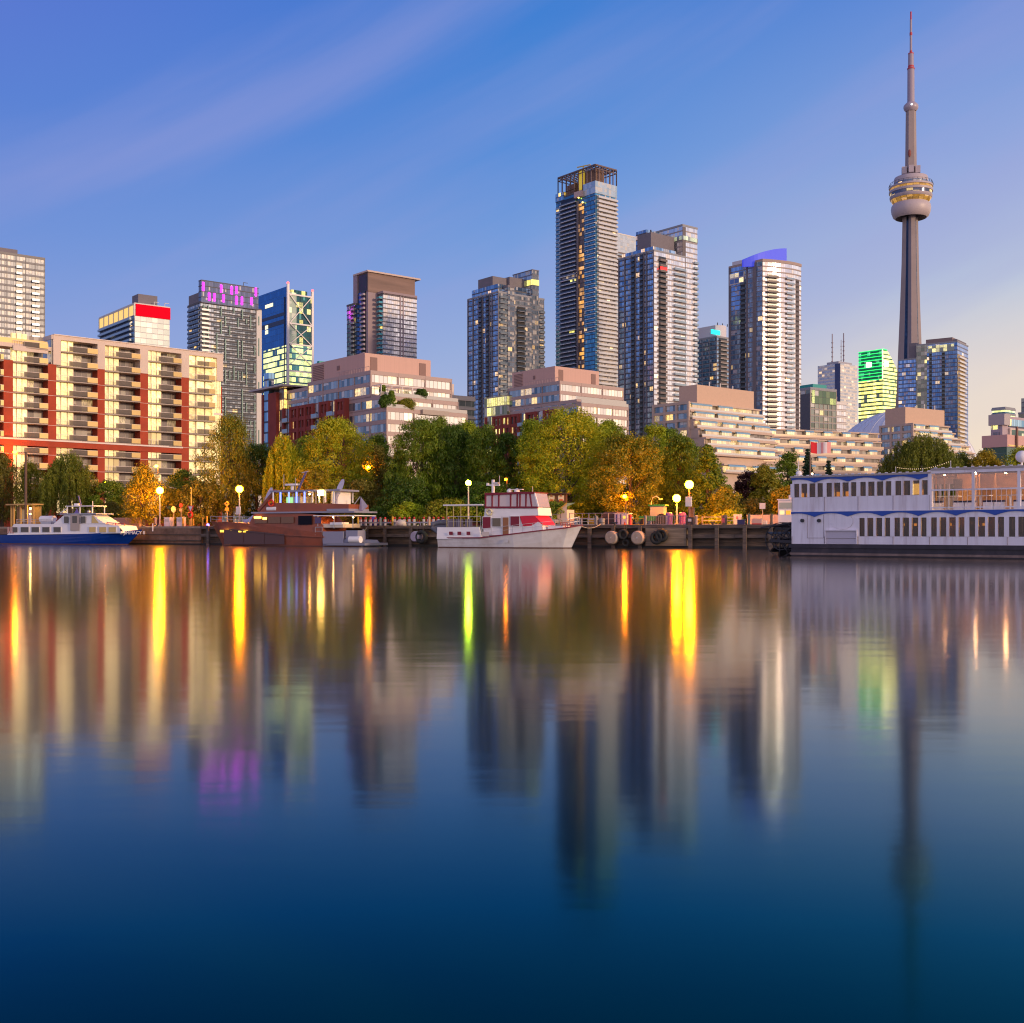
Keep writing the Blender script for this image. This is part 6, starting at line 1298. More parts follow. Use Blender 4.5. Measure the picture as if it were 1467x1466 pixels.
while xx < LF-2:
    w_ = rf.uniform(1.0, 3.2); y_ = rf.uniform(2.4, 5.5); m_ = wood if rf.random() < .6 else mat('ferry_panel_dark', (.09,.05,.035), .6)
    boxpart(B, 'saloon_partition', xx, xx+w_, y_, y_+.1, zh+.2, zm-.02, m_); xx += w_+rf.uniform(.2, 1.6)
for k in range(14):
    xx = xw+.6+k*(LF-xw)/15; b = MB(); b.box(xx, xx+.9, 1.0, 1.7, zh+.95, zh+1.0, wood); b.bar((xx+.45,1.35,zh+.2),(xx+.45,1.35,zh+.95),.08,metalD); b.box(xx-.35, xx-.05, 1.0, 1.5, zh+.2, zh+1.15, mat('chair_brown', (.16,.07,.04), .6)); b.build('saloon_table', B.root)
x4 = g0+4*G
b = MB(); b.box(.05, x4, .1, .32, zm+.12, uw0, fw); b.box(.05, x4, .1, .32, uw1, zt-.02, fw); b.box(.05, .3, .3, D-.1, zm+.1, zt, fw); b.box(.05, x4, D-.4, D-.1, zm+.1, uw0, fw); b.box(.05, x4, D-.4, D-.1, uw1, zt, fw)
for k in range(17):
    x = g0+k*G/4; w = .16 if k % 4 == 0 else .09; b.box(x-w, x+w, .06, .32, uw0, uw1, fw); b.box(x-w, x+w, D-.4, D-.1, uw0, uw1, fw)
b.box(x4-.15, x4+.15, .02, .4, zm+.1, zt+.25, fw); b.build('upper_deck_wall', B.root)
for k in range(16): 
    x = g0+k*G/4; boxpart(B, 'window', x+.11, x+G/4-.11, .16, .19, uw0, uw1, fwin)
xl = X(1312.5, 1); boxpart(B, 'lit_cabin_lamp', xl, xl+.5, .22, .5, uw0+.05, uw1-.25, emat('lamp_white_warm', (1,.78,.35), 6, True))
for px, s in ((1309, 1.2), (1323, 1.0), (1217, .8), (1204, .7), (1153, .5), (1161,.4)):
    x = X(px, 1); boxpart(B, 'cabin_glow', x, x+.22, .25, .4, uw0+.02, uw0+.25+s*.2, emat('amber_glow', (1,.5,.05), 5))
for px in (1295, 1312, 1330, 1362, 1385, 1410):
    x = X(px, 1); boxpart(B, 'bar_light', x, x+.16, .6, .76, lw1-.65, lw1-.45, emat('amber_glow', (0,0,0), 0))
def scallop(x0, x1, ztp, y, ph=0.0):
    b = MB(); n = int((x1-x0)/.12); P = []
    for i in range(n+1):
        x = x0+(x1-x0)*i/n; u = ((x-g0)/G+ph) % 1.0; P.append((x, ztp-(.12+.30*(2*u-1)**2)))
    for (a, za), (c, zc) in zip(P[:-1], P[1:]):
        b.poly([(a,y,za),(c,y,zc),(c,y,ztp),(a,y,ztp)], fb); b.poly([(a,y,za),(a,y+.06,za),(c,y+.06,zc),(c,y,zc)], fb)
    b.box(x0, x1, y, y+.05, ztp-.001, ztp+.04, fw); return b.build('scalloped_band', B.root)
scallop(.0, x4, zt-.02, .02, .3); scallop(.0, LF, zm+.10, -.03, .3)
b = MB(); b.box(-.1, x4+.1, -.05, D, zt, zt+.14, mat('ferry_roof', (.45,.38,.36), .7)); b.box(x4+.1, LF, -.05, D, zt+.22, zt+.38, mat('ferry_roof', (0,0,0)))
for k in range(80):
    x = .3+k*.55
    if x < LF: b.box(x, x+.22, -.09, -.05, zt+(.12 if x < x4 else .36), zt+(.2 if x < x4 else .44), fw)
b.build('roof', B.root)
# open upper deck with frames, benches and tables
b = MB(); zr = zm+.15; zmid = Z(702.5, x4); k = 0; x = x4
while x < LF+.1:
    b.box(x-.1, x+.1, .0, .2, zr, zt+.22, fw); b.box(x-.06, x+.06, D-.4, D-.3, zr, zt+.22, fw); x += G*1.14
for za, w in ((zt+.1,.12),(zmid,.06),(zr+.15,.05)): b.box(x4, LF, .02, .14, za-w, za+w, fw); b.box(x4, LF, D-.4, D-.3, za-w, za+w, fw)
for k in range(60): xx = x4+k*.35; b.box(xx, xx+.025, .06, .09, zr+.15, zmid, fw) if xx < LF else None
b.build('open_deck_frame', B.root)
vy = bpy.data.materials.new('vinyl_curtain'); vy.use_nodes = True; t_ = NT(vy.node_tree); t_.n.clear()
tr_ = t_.add('ShaderNodeBsdfTransparent', ins={0: (.93,.82,.74,1)}); gl_ = t_.add('ShaderNodeBsdfGlossy', ins={0: (.8,.7,.7,1), 'Roughness': .12}); mxx = t_.add('ShaderNodeMixShader', ins={0: .14, 1: tr_.outputs[0], 2: gl_.outputs[0]}); t_.add('ShaderNodeOutputMaterial', ins={0: mxx.outputs[0]})
x = x4
while x < LF:
    boxpart(B, 'clear_curtain', x+.14, x+G*1.14-.14, .10, .11, zmid+.08, zt-.04, vy)
    x += G*1.14
boxpart(B, 'interior_wall', X(1386, 5), LF, D-1.2, D-1.1, zr, zt+.2, mat('lit_interior', (.58,.34,.20), .6, var=.2, vscale=2)); boxpart(B, 'interior_bulkhead', x4+.3, X(1390,4), 5.2, 5.3, zr, zt+.2, mat('lit_interior', (0,0,0)))
boxpart(B, 'interior_window', X(1366,5.1), X(1378,5.1), 5.08, 5.18, Z(701, X(1370,5), 5.1), Z(686.5, X(1370,5), 5.1), mat('window_dark_brown', (.03,.02,.02), .3))
for px in (1340, 1352, 1398, 1402, 1425):
    xx = X(px, 4.4); boxpart(B, 'interior_post', xx, xx+.1, 4.4, 4.5, zr, zt+.2, mat('post_tan', (.5,.3,.17), .5))
b = MB(); sc_ = mat('valance_blue', (.01,.03,.15), .6)
for k in range(3): 
    xx = x4+.3+k*G*1.14; b.box(xx, xx+G, .3, .32, zt-.12, zt+.2, sc_)
b.build('rolled_valance', B.root)
for px0, px1 in ((1336,1349),(1366,1381),(1382,1396),(1408,1423),(1424,1438),(1452,1467)):
    xx, x2 = X(px0, 1.2), X(px1, 1.2); b = MB(); b.box(xx, x2, 1.2, 1.6, zr, zr+.55, hw); b.box(xx, x2, 1.15, 1.65, zr+.55, zr+.68, mat('cushion_navy', (.015,.02,.07), .7)); b.build('bench', B.root)
for px in (1360, 1404, 1447):
    xx = X(px, 2.5); b = MB(); b.box(xx-.8, xx+.8, 2.1, 3.0, zr+1.05, zr+1.1, hw); b.bar((xx,2.5,zr),(xx,2.5,zr+1.05),.1,hw); b.build('table', B.root)
for px in (1352, 1396, 1440):
    xx = X(px, 3); b = MB(); b.sphere((xx, 3.2, zt+.05), .09, emat('deck_fill_bulb', (1,.60,.28), 260, True), 8); b.build('deck_lamp', B.root)  # unseen bulbs added to brighten the inner wall of the open deck
# details of the white end wall
b = MB(); x0, x1 = X(1156), X(1180); z0, z1 = Z(771), Z(738); 
for a, c, d, e in ((x0,x1,z0,z0+.03),(x1-.03,x1,z0,z1),(x0,x0+.03,z0,z1)): b.box(a, c, .02, .06, d, e, mat('seam_grey', (.3,.24,.26), .6))
b.build('hatch_door', B.root)
for px in (1149.5, 1173.5):
    b = MB(); x = X(px); b.tube([(x,.06,Z(746,x)),(x,-.12,Z(746,x))], .15, metalD, 10); b.build('vent', B.root)
b = MB(); x0, x1 = X(1182.5), X(1228.5); z1 = Z(760.5, x0); b.box(x0, x1, -.14, .05, z1, z1+.08, fw); b.box(x1-.08, x1, -.14, .05, zh+.02, z1, fw); b.box(x0, x0+.05, -.1, .05, zh+.02, z1, fw); b.box(x0, x1, .0, .06, zh+.02, z1, mat('recess_lilac', (.55,.5,.58), .6)); b.box(x0,x1,-.03,.05,Z(771.6,x0),Z(771,x0),mat('seam_grey',(0,0,0))); b.build('folded_platform', B.root)
b = MB(); cx_, cz_ = X(1206), Z(747, X(1206)); rx, rz = .92, .62; n = 28
P = [(cx_+rx*math.cos(2*math.pi*k/n)*(1+.03*(k % 2)), cz_+rz*math.sin(2*math.pi*k/n)*(1+.05*(k % 2))) for k in range(n)]
b.poly([(x,-.0,z) for x, z in reversed(P)][::-1], fw)
for i in range(n): j = (i+1) % n; b.poly([(P[i][0],.05,P[i][1]),(P[j][0],.05,P[j][1]),(P[j][0],0,P[j][1]),(P[i][0],0,P[i][1])], mat('seam_grey', (0,0,0)))
b.build('oval_shield', B.root)
# paddle wheel
b = MB(); pm = mat('paddle_black', (.028,.024,.03), .6); cx, cz, R = -1.55, 1.35, 1.42
for y in (1.2, 2.9, 4.6, 6.3):
    for rr_ in (R, R*.62):
        P = [(cx+rr_*math.cos(2*math.pi*k/20), y, cz+rr_*math.sin(2*math.pi*k/20)) for k in range(21)]
        for p, q in zip(P[:-1], P[1:]): b.bar(p, q, .07, pm)
    for k in range(10): a = 2*math.pi*k/10+.2; b.bar((cx,y,cz),(cx+R*math.cos(a),y,cz+R*math.sin(a)),.08,pm)
for k in range(10):
    a = 2*math.pi*k/10+.2; c, s_ = math.cos(a), math.sin(a); P = [(cx+r*c, y, cz+r*s_) for r, y in ((R*.72,1.1),(R*1.03,1.1),(R*1.03,6.4),(R*.72,6.4))]; b.poly(P, pm); b.poly([(p[0]+.04*s_,p[1],p[2]-.04*c) for p in P[::-1]], pm)
b.bar((cx,.8,cz),(cx,6.8,cz),.25,pm); b.build('paddle_wheel', B.root)
b = MB(); 
for y in (.8, 6.8): b.bar((0,y,cz-.2),(-2.2,y,cz-.1),.22,pm); b.bar((0,y,cz+1.2),(-2.4,y,cz-.1),.1,pm); b.bar((-.1,y,2.8),(-3.2,y,2.35),.12,pm)
for k in range(5): b.bar((-.3-.6*k,.8,2.75-.08*k),(-.3-.6*k,6.8,2.75-.08*k),.08,pm)
b.build('wheel_frame', B.root)
FER = B; zrf = zt+.14
def onferry(name, label, cat, px, y=1.5): 
    x = X(px, y); wx, wy = FER.w(x, y); r = bpy.data.objects.new(name, None); C.objects.link(r); r.location = (wx, wy, zrf if px < 1331 else zt+.38); tag(r, label, cat); return r
r = onferry('flag_pole', 'flag pole on the ferry roof with a red and white flag', 'flag pole', 1160.6, 3); b = MB(); zpole = 3.1; b.tube([(0,0,0),(0,0,zpole)], [.05,.035], mat('pole_brown', (.2,.1,.07), .5), 8); b.build('pole', r)
b = MB(); n = 16; red_ = mat('flag_red', (.70,.012,.02), .7); whi = mat('flag_white', (.72,.62,.62), .7); pk_ = mat('flag_pink', (.72,.30,.28), .7)
pt = lambda u, v: (.05+1.65*u, .14*math.sin(7*u)*u**.6-.05, zpole-.05-(.95*v)-.12*u-.05*math.sin(5*u))
for i in range(n):
    u0, u1 = i/n, (i+1)/n; m_ = red_ if u1 <= .32 else (pk_ if .45 < u0 < .62 else (pk_ if u0 > .8 else whi))
    b.poly([pt(u0,1),pt(u1,1),pt(u1,0),pt(u0,0)], m_)
r2 = b.build('flag', r); r2.rotation_euler = (0, 0, math.radians(-10))
r = onferry('satellite_dish', 'small white satellite dish with whip antenna near the left end of the ferry roof', 'satellite dish', 1144.5, 2); b = MB(); b.tube([(0,0,.3),(-.05,-.12,.32),(-.08,-.2,.34)], [.26,.24,.1], hw, 14); b.bar((0,.05,-.0),(0,.05,.3),.06,hw); b.build('dish', r)
b = MB(); b.bar((-.12,0,0),(-.02,0,1.1),.05,hw); b.box(-.06,.02,-.03,.03,1.05,1.4,steel); b.build('whip_antenna', r)
r = onferry('satellite_ball', 'white satellite ball on a stand at the right border of the ferry roof', 'satellite dome', 1464, 2); b = MB(); b.sphere((0,0,.75), .45, hw, 18); b.build('dome', r, smooth=True); b = MB(); b.bar((0,0,0),(0,0,.4),.12,hw); b.bar((-.35,0,.05),(.35,0,.05),.1,hw); b.build('stand', r)
r = onferry('roof_lamp', 'little round lamp on the ferry roof beside the flag pole', 'lamp', 1163.5, 2); b = MB(); b.bar((0,0,0),(0,0,.2),.04,hw); b.sphere((0,0,.26),.09,emat('roof_bulb', (1,.75,.4), 6),8); b.build('bulb', r)

for px in (1245, 1300, 1372, 1440):
    xx = X(px, 2.2); b = MB(); b.sphere((xx, 2.2, zm-.25), .09, emat('saloon_bulb', (1,.5,.12), 120, True), 8); b.build('saloon_lamp', FER.root)
for k in range(0, 14):                                                  # plate seams on the ferry side
    x = g0+k*G-.02
    for za, zb_ in ((zm+.14, uw0-.02), (zh+.02, lw0-.02)):
        if x < (x4 if za > zm else LF): boxpart(FER, 'plate_seam', x, x+.025, -.004, .05, za, zb_, mat('seam_grey', (0,0,0)))
b = MB(); n = 26; P = []                                                # string of bulbs above the roof
for k in range(n+1): x = X(1265)+(X(1345)-X(1265))*k/n; P.append((x, 2.6, zt+.42+.35*abs(2*k/n-1)**2+.012*k))
for p, q in zip(P[:-1], P[1:]): b.bar(p, q, .02, metalD)
for p in P: b.sphere((p[0], p[1], p[2]-.04), .028, emat('string_bulb', (1,.7,.35), 1.5), 6)
for k in (0, 13, 26): b.bar((P[k][0], 2.6, zt), P[k], .04, steel)
b.build('string_lights', FER.root)
# ------------------------------------------------------------------ lamps and things on the quay
def on(px, off, name, label, cat, group=None, z=GZ, rot=True):
    x = Q.X(px, off); wx, wy = Q.w(x, off); r = bpy.data.objects.new(name, None); C.objects.link(r); r.location = (wx, wy, z)
    if rot: r.rotation_euler = (0, 0, Q.th)
    tag(r, label, cat, group); r['dist'] = wy; return r
def hz(r, py): return CH+(HY-py)/F*r['dist']-r.location.z
pole = mat('lamp_pole', (.42,.36,.33), .5, .2); polo = mat('pole_dark', (.10,.07,.06), .6)
def lamp(px, py, off, label, col, s, r=.42, pm=None, box=None):
    R_ = on(px, off, 'street_lamp', label, 'street lamp', 'street lamps along the promenade'); h = hz(R_, py)
    b = MB(); b.tube([(0,0,0),(0,0,.8),(0,0,h-r)], [.16,.13,.09], pm or pole, 10); b.box(-.2,.2,-.2,.2,0,.3,pm or pole); b.build('pole', R_)
    b = MB(); b.sphere((0,0,h), r, emat('lamp_globe_%d' % int(s*10+col[1]*100), col, s, True), 14); b.build('globe', R_, smooth=True)
    b = MB(); b.tube([(0,0,h-r-.1),(0,0,h-r+.08)], [.14,.2], polo, 10); b.build('collar', R_)
    if box: b = MB(); b.box(-.38,.38,-.35,-.12,h*box,h*box+1.2,mat('sign_white', (.7,.66,.64), .6)); b.build('notice_box', R_)
lamp(229, 703, 2.2, 'brightest golden globe lamp, right of the blue and white boat', (1,.36,.0012), 800, .56)
lamp(343, 701, 1.6, 'orange globe lamp on a tall pole over the bow of the brown yacht', (1,.25,.0010), 800, .54, box=.32)
lamp(671, 692, 1.6, 'globe lamp with a green yellow glow beside the white and red boat', (.62,1,.03), 170, .36)
lamp(987.5, 694.5, 1.4, 'taller of the two orange globe lamps right of centre, pole carries a white notice', (1,.27,.0010), 900, .52, pm=mat('pole_rust', (.25,.11,.07), .6), box=.46)
lamp(969.5, 714, 8, 'lower of the two orange globe lamps right of centre', (1,.30,.0011), 850, .50)
def farlamp(px, py, off, label, s=60, r=.34):
    R_ = on(px, off, 'street_lamp', label, 'street lamp', 'orange street lamps behind the trees'); h = hz(R_, py)
    b = MB(); b.tube([(0,.3,0),(0,.3,h+.2),(0,0,h+.25)], [.12,.08,.06], polo, 8); b.build('pole', R_); b = MB(); b.sphere((0,-.1,h), r, emat('far_lamp_%d' % s, (1,.24,.0015), s*9, True), 10, sz=.8); b.build('lamp_head', R_)
farlamp(22, 648, 22, 'orange lamp burning among the far left balconies', 36, .4); farlamp(224.5, 668, 22, 'orange lamp high among the leaves above the brightest golden globe', 60)
farlamp(528, 670, 30, 'small orange street lamp between the wide yellow green tree and the dark trees', 80, .4); farlamp(895.5, 711.5, 16, 'small orange lamp under the round amber tree', 45, .3)
farlamp(151.5, 691.5, 20, 'tiny twin lamp under the far left weeping tree', 20, .25); farlamp(725, 687, 18, 'tiny orange lamp in the dark trees left of the flybridge', 16, .2)
# arched lamp
R_ = on(935, 9, 'street_lamp', 'thin unlit swan neck lamp post left of the two orange globes', 'street lamp'); h = hz(R_, 711); b = MB(); b.tube([(-.2,0,0),(-.2,0,h-.8),(.0,0,h-.2),(.5,0,h),(1.0,0,h-.35)], .06, pole, 8); b.build('pole', R_); b = MB(); b.box(.9,1.3,-.12,.12,h-.5,h-.35,pole); b.build('lamp_head', R_)
# plain posts
def post(px, py, off, w, m, label, name='post', cat='post', grp=None, cap=None):
    R_ = on(px, off, name, label, cat, grp); h = hz(R_, py); b = MB(); b.tube([(0,0,0),(0,0,h)], w, m, 10); b.build('shaft', R_)
    b = MB(); b.tube([(0,0,h),(0,0,h+.06)], [w*1.15,w*.7], cap or m, 10); b.build('cap', R_); return R_
post(37, 648, 6, .22, mat('utility_brown', (.12,.07,.05), .8), 'tall brown timber pole behind the stern of the blue and white boat', 'utility_pole', 'pole')
post(274, 699, 2, .08, mat('slim_pole', (.45,.35,.08), .5), 'slim pole tinted by yellow lamplight between the brightest golden globe and the brown yacht', 'pole', 'pole')  # yellow lamplight on the pole is put into its colour
yel = mat('bollard_yellow', (.55,.32,.03), .6); slate = mat('post_slate', (.13,.15,.19), .6); pinkp = mat('post_pink', (.42,.28,.22), .7)
G1 = 'yellow bollards'
for px, py, lb in ((290.5,742.5,'shorter yellow bollard just left of the bow of the brown yacht'),(296.5,740,'taller yellow bollard just left of the bow of the brown yacht'),(512.8,741,'yellow bollard behind the stern of the brown yacht'),(562.5,740.5,'yellow bollard in the middle of the bike row'),(272,745,'yellow bollard left of the red warning sign'),(277,744,'yellow bollard right of the red warning sign'),(262,743,'yellow bollard beside the right white pedestal')): post(px, py, 1.2, .14, yel, lb, 'bollard', 'bollard', G1)
for px, py, m_, lb in ((545,742.5,slate,'slate post behind the left half of the bike row'),(615,741,pinkp,'pinkish post behind the right half of the bike row'),(789.5,739,slate,'slate post right of the parked car'),(854,739.5,slate,'slate post beside the yellow box'),(924.5,739.5,slate,'slate post at the left end of the picket barrier'),(997.5,739,pinkp,'pinkish post right of the dark lamp cabinet'),(1073,737,mat('post_green', (.08,.13,.12), .6),'dark green post left of the paddle wheel'),(1105,737,polo,'black post by the low white wall'),(223,742,pinkp,'short pale post at the foot of the brightest golden globe')): post(px, py, .8, .17, m_, lb, 'mooring_post', 'post', 'mooring posts on the quay edge')
# cleats
def cleat(px, lb):
    R_ = on(px, .5, 'mooring_cleat', lb, 'cleat', 'mooring cleats'); b = MB(); b.tube([(0,0,0),(0,0,.3)], [.12,.1], metalD, 8); b.tube([(-.35,0,.36),(0,0,.32),(.35,0,.36)], .07, metalD, 8); b.build('cleat_body', R_)
cleat(224.5, 'black mooring cleat under the brightest golden globe'); cleat(881, 'black mooring cleat above the first round fender'); cleat(1021, 'black mooring cleat in front of the white railing')
# signs
def sign(px, py, off, label, shape, m, r=.45, name='road_sign', back=None):
    R_ = on(px, off, name, label, 'sign'); h = hz(R_, py); b = MB(); b.tube([(0,0,0),(0,0,h+r*.6)], .05, mat('sign_pole', (.4,.3,.2), .5), 6); b.build('pole', R_); b = MB()
    n = {'diamond': 4, 'round': 20, 'tri': 3, 'board': 4}[shape]; a0 = {'diamond': 0, 'round': 0, 'tri': -math.pi/2, 'board': math.pi/4}[shape]
    P = [(r*math.cos(a0+2*math.pi*k/n), r*math.sin(a0+2*math.pi*k/n)) for k in range(n)]
    b.poly([(x,-.09,h+z) for x, z in P], m); b.poly([(x,-.06,h+z) for x, z in P[::-1]], back or m)
    for i in range(n): j = (i+1) % n; b.poly([(P[i][0],-.06,h+P[i][1]),(P[j][0],-.06,h+P[j][1]),(P[j][0],-.09,h+P[j][1]),(P[i][0],-.09,h+P[i][1])], m)
    b.build('sign_face', R_); return R_, h
ys = mat('sign_yellow', (.62,.36,.02), .5); rs = mat('sign_red', (.62,.03,.01), .5); wsn = mat('sign_white', (0,0,0)); ss = mat('sign_back', (.42,.34,.33), .5)
R_, h = sign(325.5, 722, 3, 'yellow diamond sign with a square plate below, left of the orange globe lamp', 'diamond', ys, .5); b = MB(); b.box(-.36,.36,-.1,-.05,h-1.05,h-.6,ys); b.build('plate', R_)
b = MB(); b.bar((-.18,-.11,h-.1),(.05,-.11,h+.2),.07,metalD); b.bar((.05,-.11,h+.2),(.2,-.11,h-.1),.07,metalD); b.build('symbol', R_)
sign(249, 730, 4, 'pale round sign back behind the white pedestals', 'round', ss, .5); R_, h = sign(259.5, 724.3, 3, 'dark red round sign above the right white pedestal', 'round', rs, .36); b = MB(); b.box(-.3,.3,-.1,-.06,h-.95,h-.5,mat('plate_tan', (.5,.3,.15), .6)); b.build('plate', R_)
R_, h = sign(273.5, 728.5, 1.0, 'red triangle warning sign over a red ring on a maroon pole', 'tri', rs, .85); b = MB(); b.poly([(-.42,-.1,h+.30),(0,-.1,h-.42),(.42,-.1,h+.30)], wsn); b.build('white_centre', R_)
b = MB(); P = [(.0+.42*math.cos(k*math.pi/8),-.12,h-1.0+.42*math.sin(k*math.pi/8)) for k in range(17)]; b.tube(P, .13, rs, 6, cap=False); b.build('lifebuoy_ring', R_)
R_, h = sign(1092.5, 725, 3, 'small white board on a post in front of the flowering shrub', 'board', wsn, .5); b = MB(); b.box(-.5,.5,-.1,.3,0,.55,wsn); b.build('base_block', R_)
def blk(px, py, off, w, d, m, label, name, cat, extra=None, grp=None, legs=0.0):
    R_ = on(px, off, name, label, cat, grp); h = hz(R_, py); b = MB(); b.box(-w/2, w/2, 0, d, legs, h, m); b.build('body', R_)
    if extra: extra(R_, h, w, d)
    return R_
def ped(R_, h, w, d):
    b = MB(); b.box(-w/2-.05, w/2+.05, -.05, d+.05, h, h+.08, wsn); b.build('top', R_); b = MB(); b.box(-w*.35, w*.35, -.03, 0, h*.55, h*.85, mat('panel_grey', (.5,.45,.45), .5)); b.build('panel', R_)
ppk = mat('pedestal_white', (.68,.60,.60), .5)
blk(239, 742, 1.2, 1.15, .8, ppk, 'left of two white service pedestals on the concrete quay', 'service_pedestal', 'pedestal', ped, 'white service pedestals'); blk(257, 742, 1.2, 1.15, .8, ppk, 'right of two white service pedestals on the concrete quay', 'service_pedestal', 'pedestal', ped, 'white service pedestals')
# billboard like panels behind
def panel(R_, h, w, d): b = MB(); b.box(-w/2+.1, w/2-.1, -.04, 0, h*.5, h*.9, mat('poster_green', (.25,.42,.06), .6)); b.build('poster', R_)
blk(252, 722, 16, 3.6, .5, mat('wall_pinkish', (.5,.36,.33), .7), 'pinkish hoarding with a green poster behind the white pedestals', 'hoarding', 'hoarding', panel)
# low pink wall and shelter at the left
blk(177, 743, 6, 7.2, .6, mat('seat_wall', (.45,.24,.18), .8), 'long low pinkish seat wall left of the brightest globe lamp', 'seat_wall', 'wall', lambda R_, h, w, d: (lambda b: (b.box(-w/2-.05,w/2+.05,-.05,d+.05,h,h+.12,mat('coping', (.55,.35,.28), .8)), b.build('coping', R_)))(MB()))
R_ = on(33, 8, 'shelter', 'lit timber shelter with posts tinted by amber lamplight behind the stern of the blue and white boat', 'shelter'); h = hz(R_, 724); b = MB(); am = mat('lamplit_timber', (.55,.32,.10), .6)  # yellow light on the shelter posts is put into the timber colour
for x in (-3.0,-2.4,-.6,1.0,2.7): b.box(x-.14,x+.14,-.14,.14,0,h,am)
b.build('posts', R_); b = MB(); b.box(-3.6,3.4,-.8,1.6,h,h+.25,am); b.build('roof', R_); b = MB(); b.box(-3.4,3,1.4,1.5,0,h-.2,mat('shelter_back', (.35,.2,.08), .7)); b.box(-2.2,-1.0,1.25,1.35,1,h-.7,mat('poster_cream', (.6,.5,.3), .6)); b.build('back_wall', R_)
b = MB(); b.box(-.3,.6,1.2,1.3,.2,h-.8,mat('poster_lilac', (.5,.4,.5), .6)); b.build('poster', R_); b = MB(); b.sphere((1.9,0,h-.6),.16,emat('shelter_bulb', (1,.7,.2), 60, True),8); b.sphere((1.9,0,h-1.6),.12,emat('shelter_bulb', (0,0,0), 0),8); b.build('lamp', R_)
# bike share row
def bike():
    R_ = on(514, 2.6, 'docked_bicycle', 'share bicycle standing nose in at its white and red dock in the bike row', 'bicycle', 'docked share bicycles in the row'); dk = mat('bike_black', (.03,.03,.03), .5); rd = mat('dock_red', (.55,.04,.03), .5)
    b = MB(); b.box(-.14,.14,-.1,.1,0,.95,ppk); b.build('dock_post', R_); b = MB(); b.sphere((0,0,1.12),.17,rd,8); b.build('dock_head', R_)
    for y in (.5, 1.5):
        b = MB(); P = [(.05, y+.32*math.cos(k*math.pi/6), .34+.32*math.sin(k*math.pi/6)) for k in range(13)]; b.tube(P, .035, dk, 5, cap=False); b.build('wheel', R_)
    b = MB()
    for p, q in (((.05,.5,.34),(.05,.75,.95)),((.05,.7,.8),(.05,1.15,.4)),((.05,1.15,.4),(.05,1.3,.85)),((.05,1.15,.4),(.05,1.5,.34)),((.05,1.3,.85),(.05,1.5,.34))): b.bar(p, q, .06, rd)
    b.build('frame', R_); b = MB(); b.bar((-.25,.75,1.0),(.3,.75,1.0),.05,dk); b.build('handlebar', R_); b = MB(); b.box(-.03,.12,1.2,1.42,.88,.95,dk); b.build('saddle', R_); return R_
b0 = bike()
for i in range(1, 20):
    px = 510+i*6.95
    if i in (7, 13): continue
    x = Q.X(px, 2.6); wx, wy = Q.w(x, 2.6); r = b0.copy(); C.objects.link(r); r.location = (wx, wy, GZ)
    for ch in b0.children: c = ch.copy(); C.objects.link(c); c.parent = r
R_ = on(512, 1.6, 'guard_rail', 'long grey low rail in front of the docked bicycles', 'railing'); b = MB(); Lr = Q.X(640, 1.6)-Q.X(512, 1.6); gm = mat('rail_grey', (.30,.30,.36), .5); b.box(0, Lr, -.06, .06, .38, .58, gm); b.build('rail', R_); b = MB()
for i in range(8): b.box(Lr*i/7-.06, Lr*i/7+.06, -.05, .05, 0, .4, gm)
b.build('feet', R_)
# tarpaulin, bins, boxes
def lump(px, off, w, h, d, m, label, name, cat, ext=None):
    R_ = on(px, off, name, label, cat); b = MB(); b.sphere((0,0,h*.42), 1, m, 12, sz=h*.58, sx=w/2, sy=d/2); o = b.build('cover', R_, smooth=True)
    b = MB(); b.box(-w*.42,w*.42,-d*.35,d*.35,0,h*.25,ext or m); b.build('base', R_)
lump(574, .9, 1.7, .9, 1.2, mat('tarpaulin', (.52,.44,.42), .7), 'pale tarpaulin covered heap at the quay edge in front of the bikes', 'covered_heap', 'tarpaulin'); lump(535.5, 4, 1.1, 1.5, 1.0, mat('cover_violet', (.08,.05,.35), .5), 'rounded blue violet cover behind the bike row', 'covered_moped', 'moped')
def bin_(px, off, m, label, m2):
    R_ = on(px, off, 'litter_bin', label, 'bin', 'domed violet bins'); b = MB(); b.lathe([(0,.0),(.42,0),(.45,1.15)], m, 14); b.build('body', R_, smooth=True); b = MB(); b.lathe([(.48,1.15),(.5,1.25),(.42,1.5),(.2,1.62),(0,1.64)], m2, 14); b.build('lid', R_, smooth=True)
vio = mat('bin_violet', (.10,.05,.34), .45); vio2 = mat('bin_violet_red', (.22,.05,.28), .45)
bin_(959, 3, vio, 'blue violet domed bin, left one behind the picket barrier', vio); bin_(977.5, 3, vio2, 'reddish violet domed bin, right one behind the picket barrier', vio2)
# tractor like play house
R_ = on(941, 5, 'tractor', 'small green tractor with pale cab parked behind the picket barrier', 'tractor'); grn = mat('tractor_green', (.03,.20,.03), .5); b = MB(); b.box(-2.2,1.6,-.6,.6,.6,1.2,grn); b.build('body', R_); b = MB(); b.box(-.7,1.1,-.55,.55,1.2,2.45,mat('cab_glass', (.4,.35,.25), .2)); b.build('cab', R_); b = MB(); b.box(-.9,1.35,-.7,.7,2.45,2.65,grn); b.build('cab_roof', R_)
for x, r in ((-1.5,.45),(.9,.75)):
    b = MB(); b.tube([(x,-.8,r),(x,-.5,r)], r, mat('tyre_black', (.02,.02,.02), .8), 16); b.build('wheel', R_)
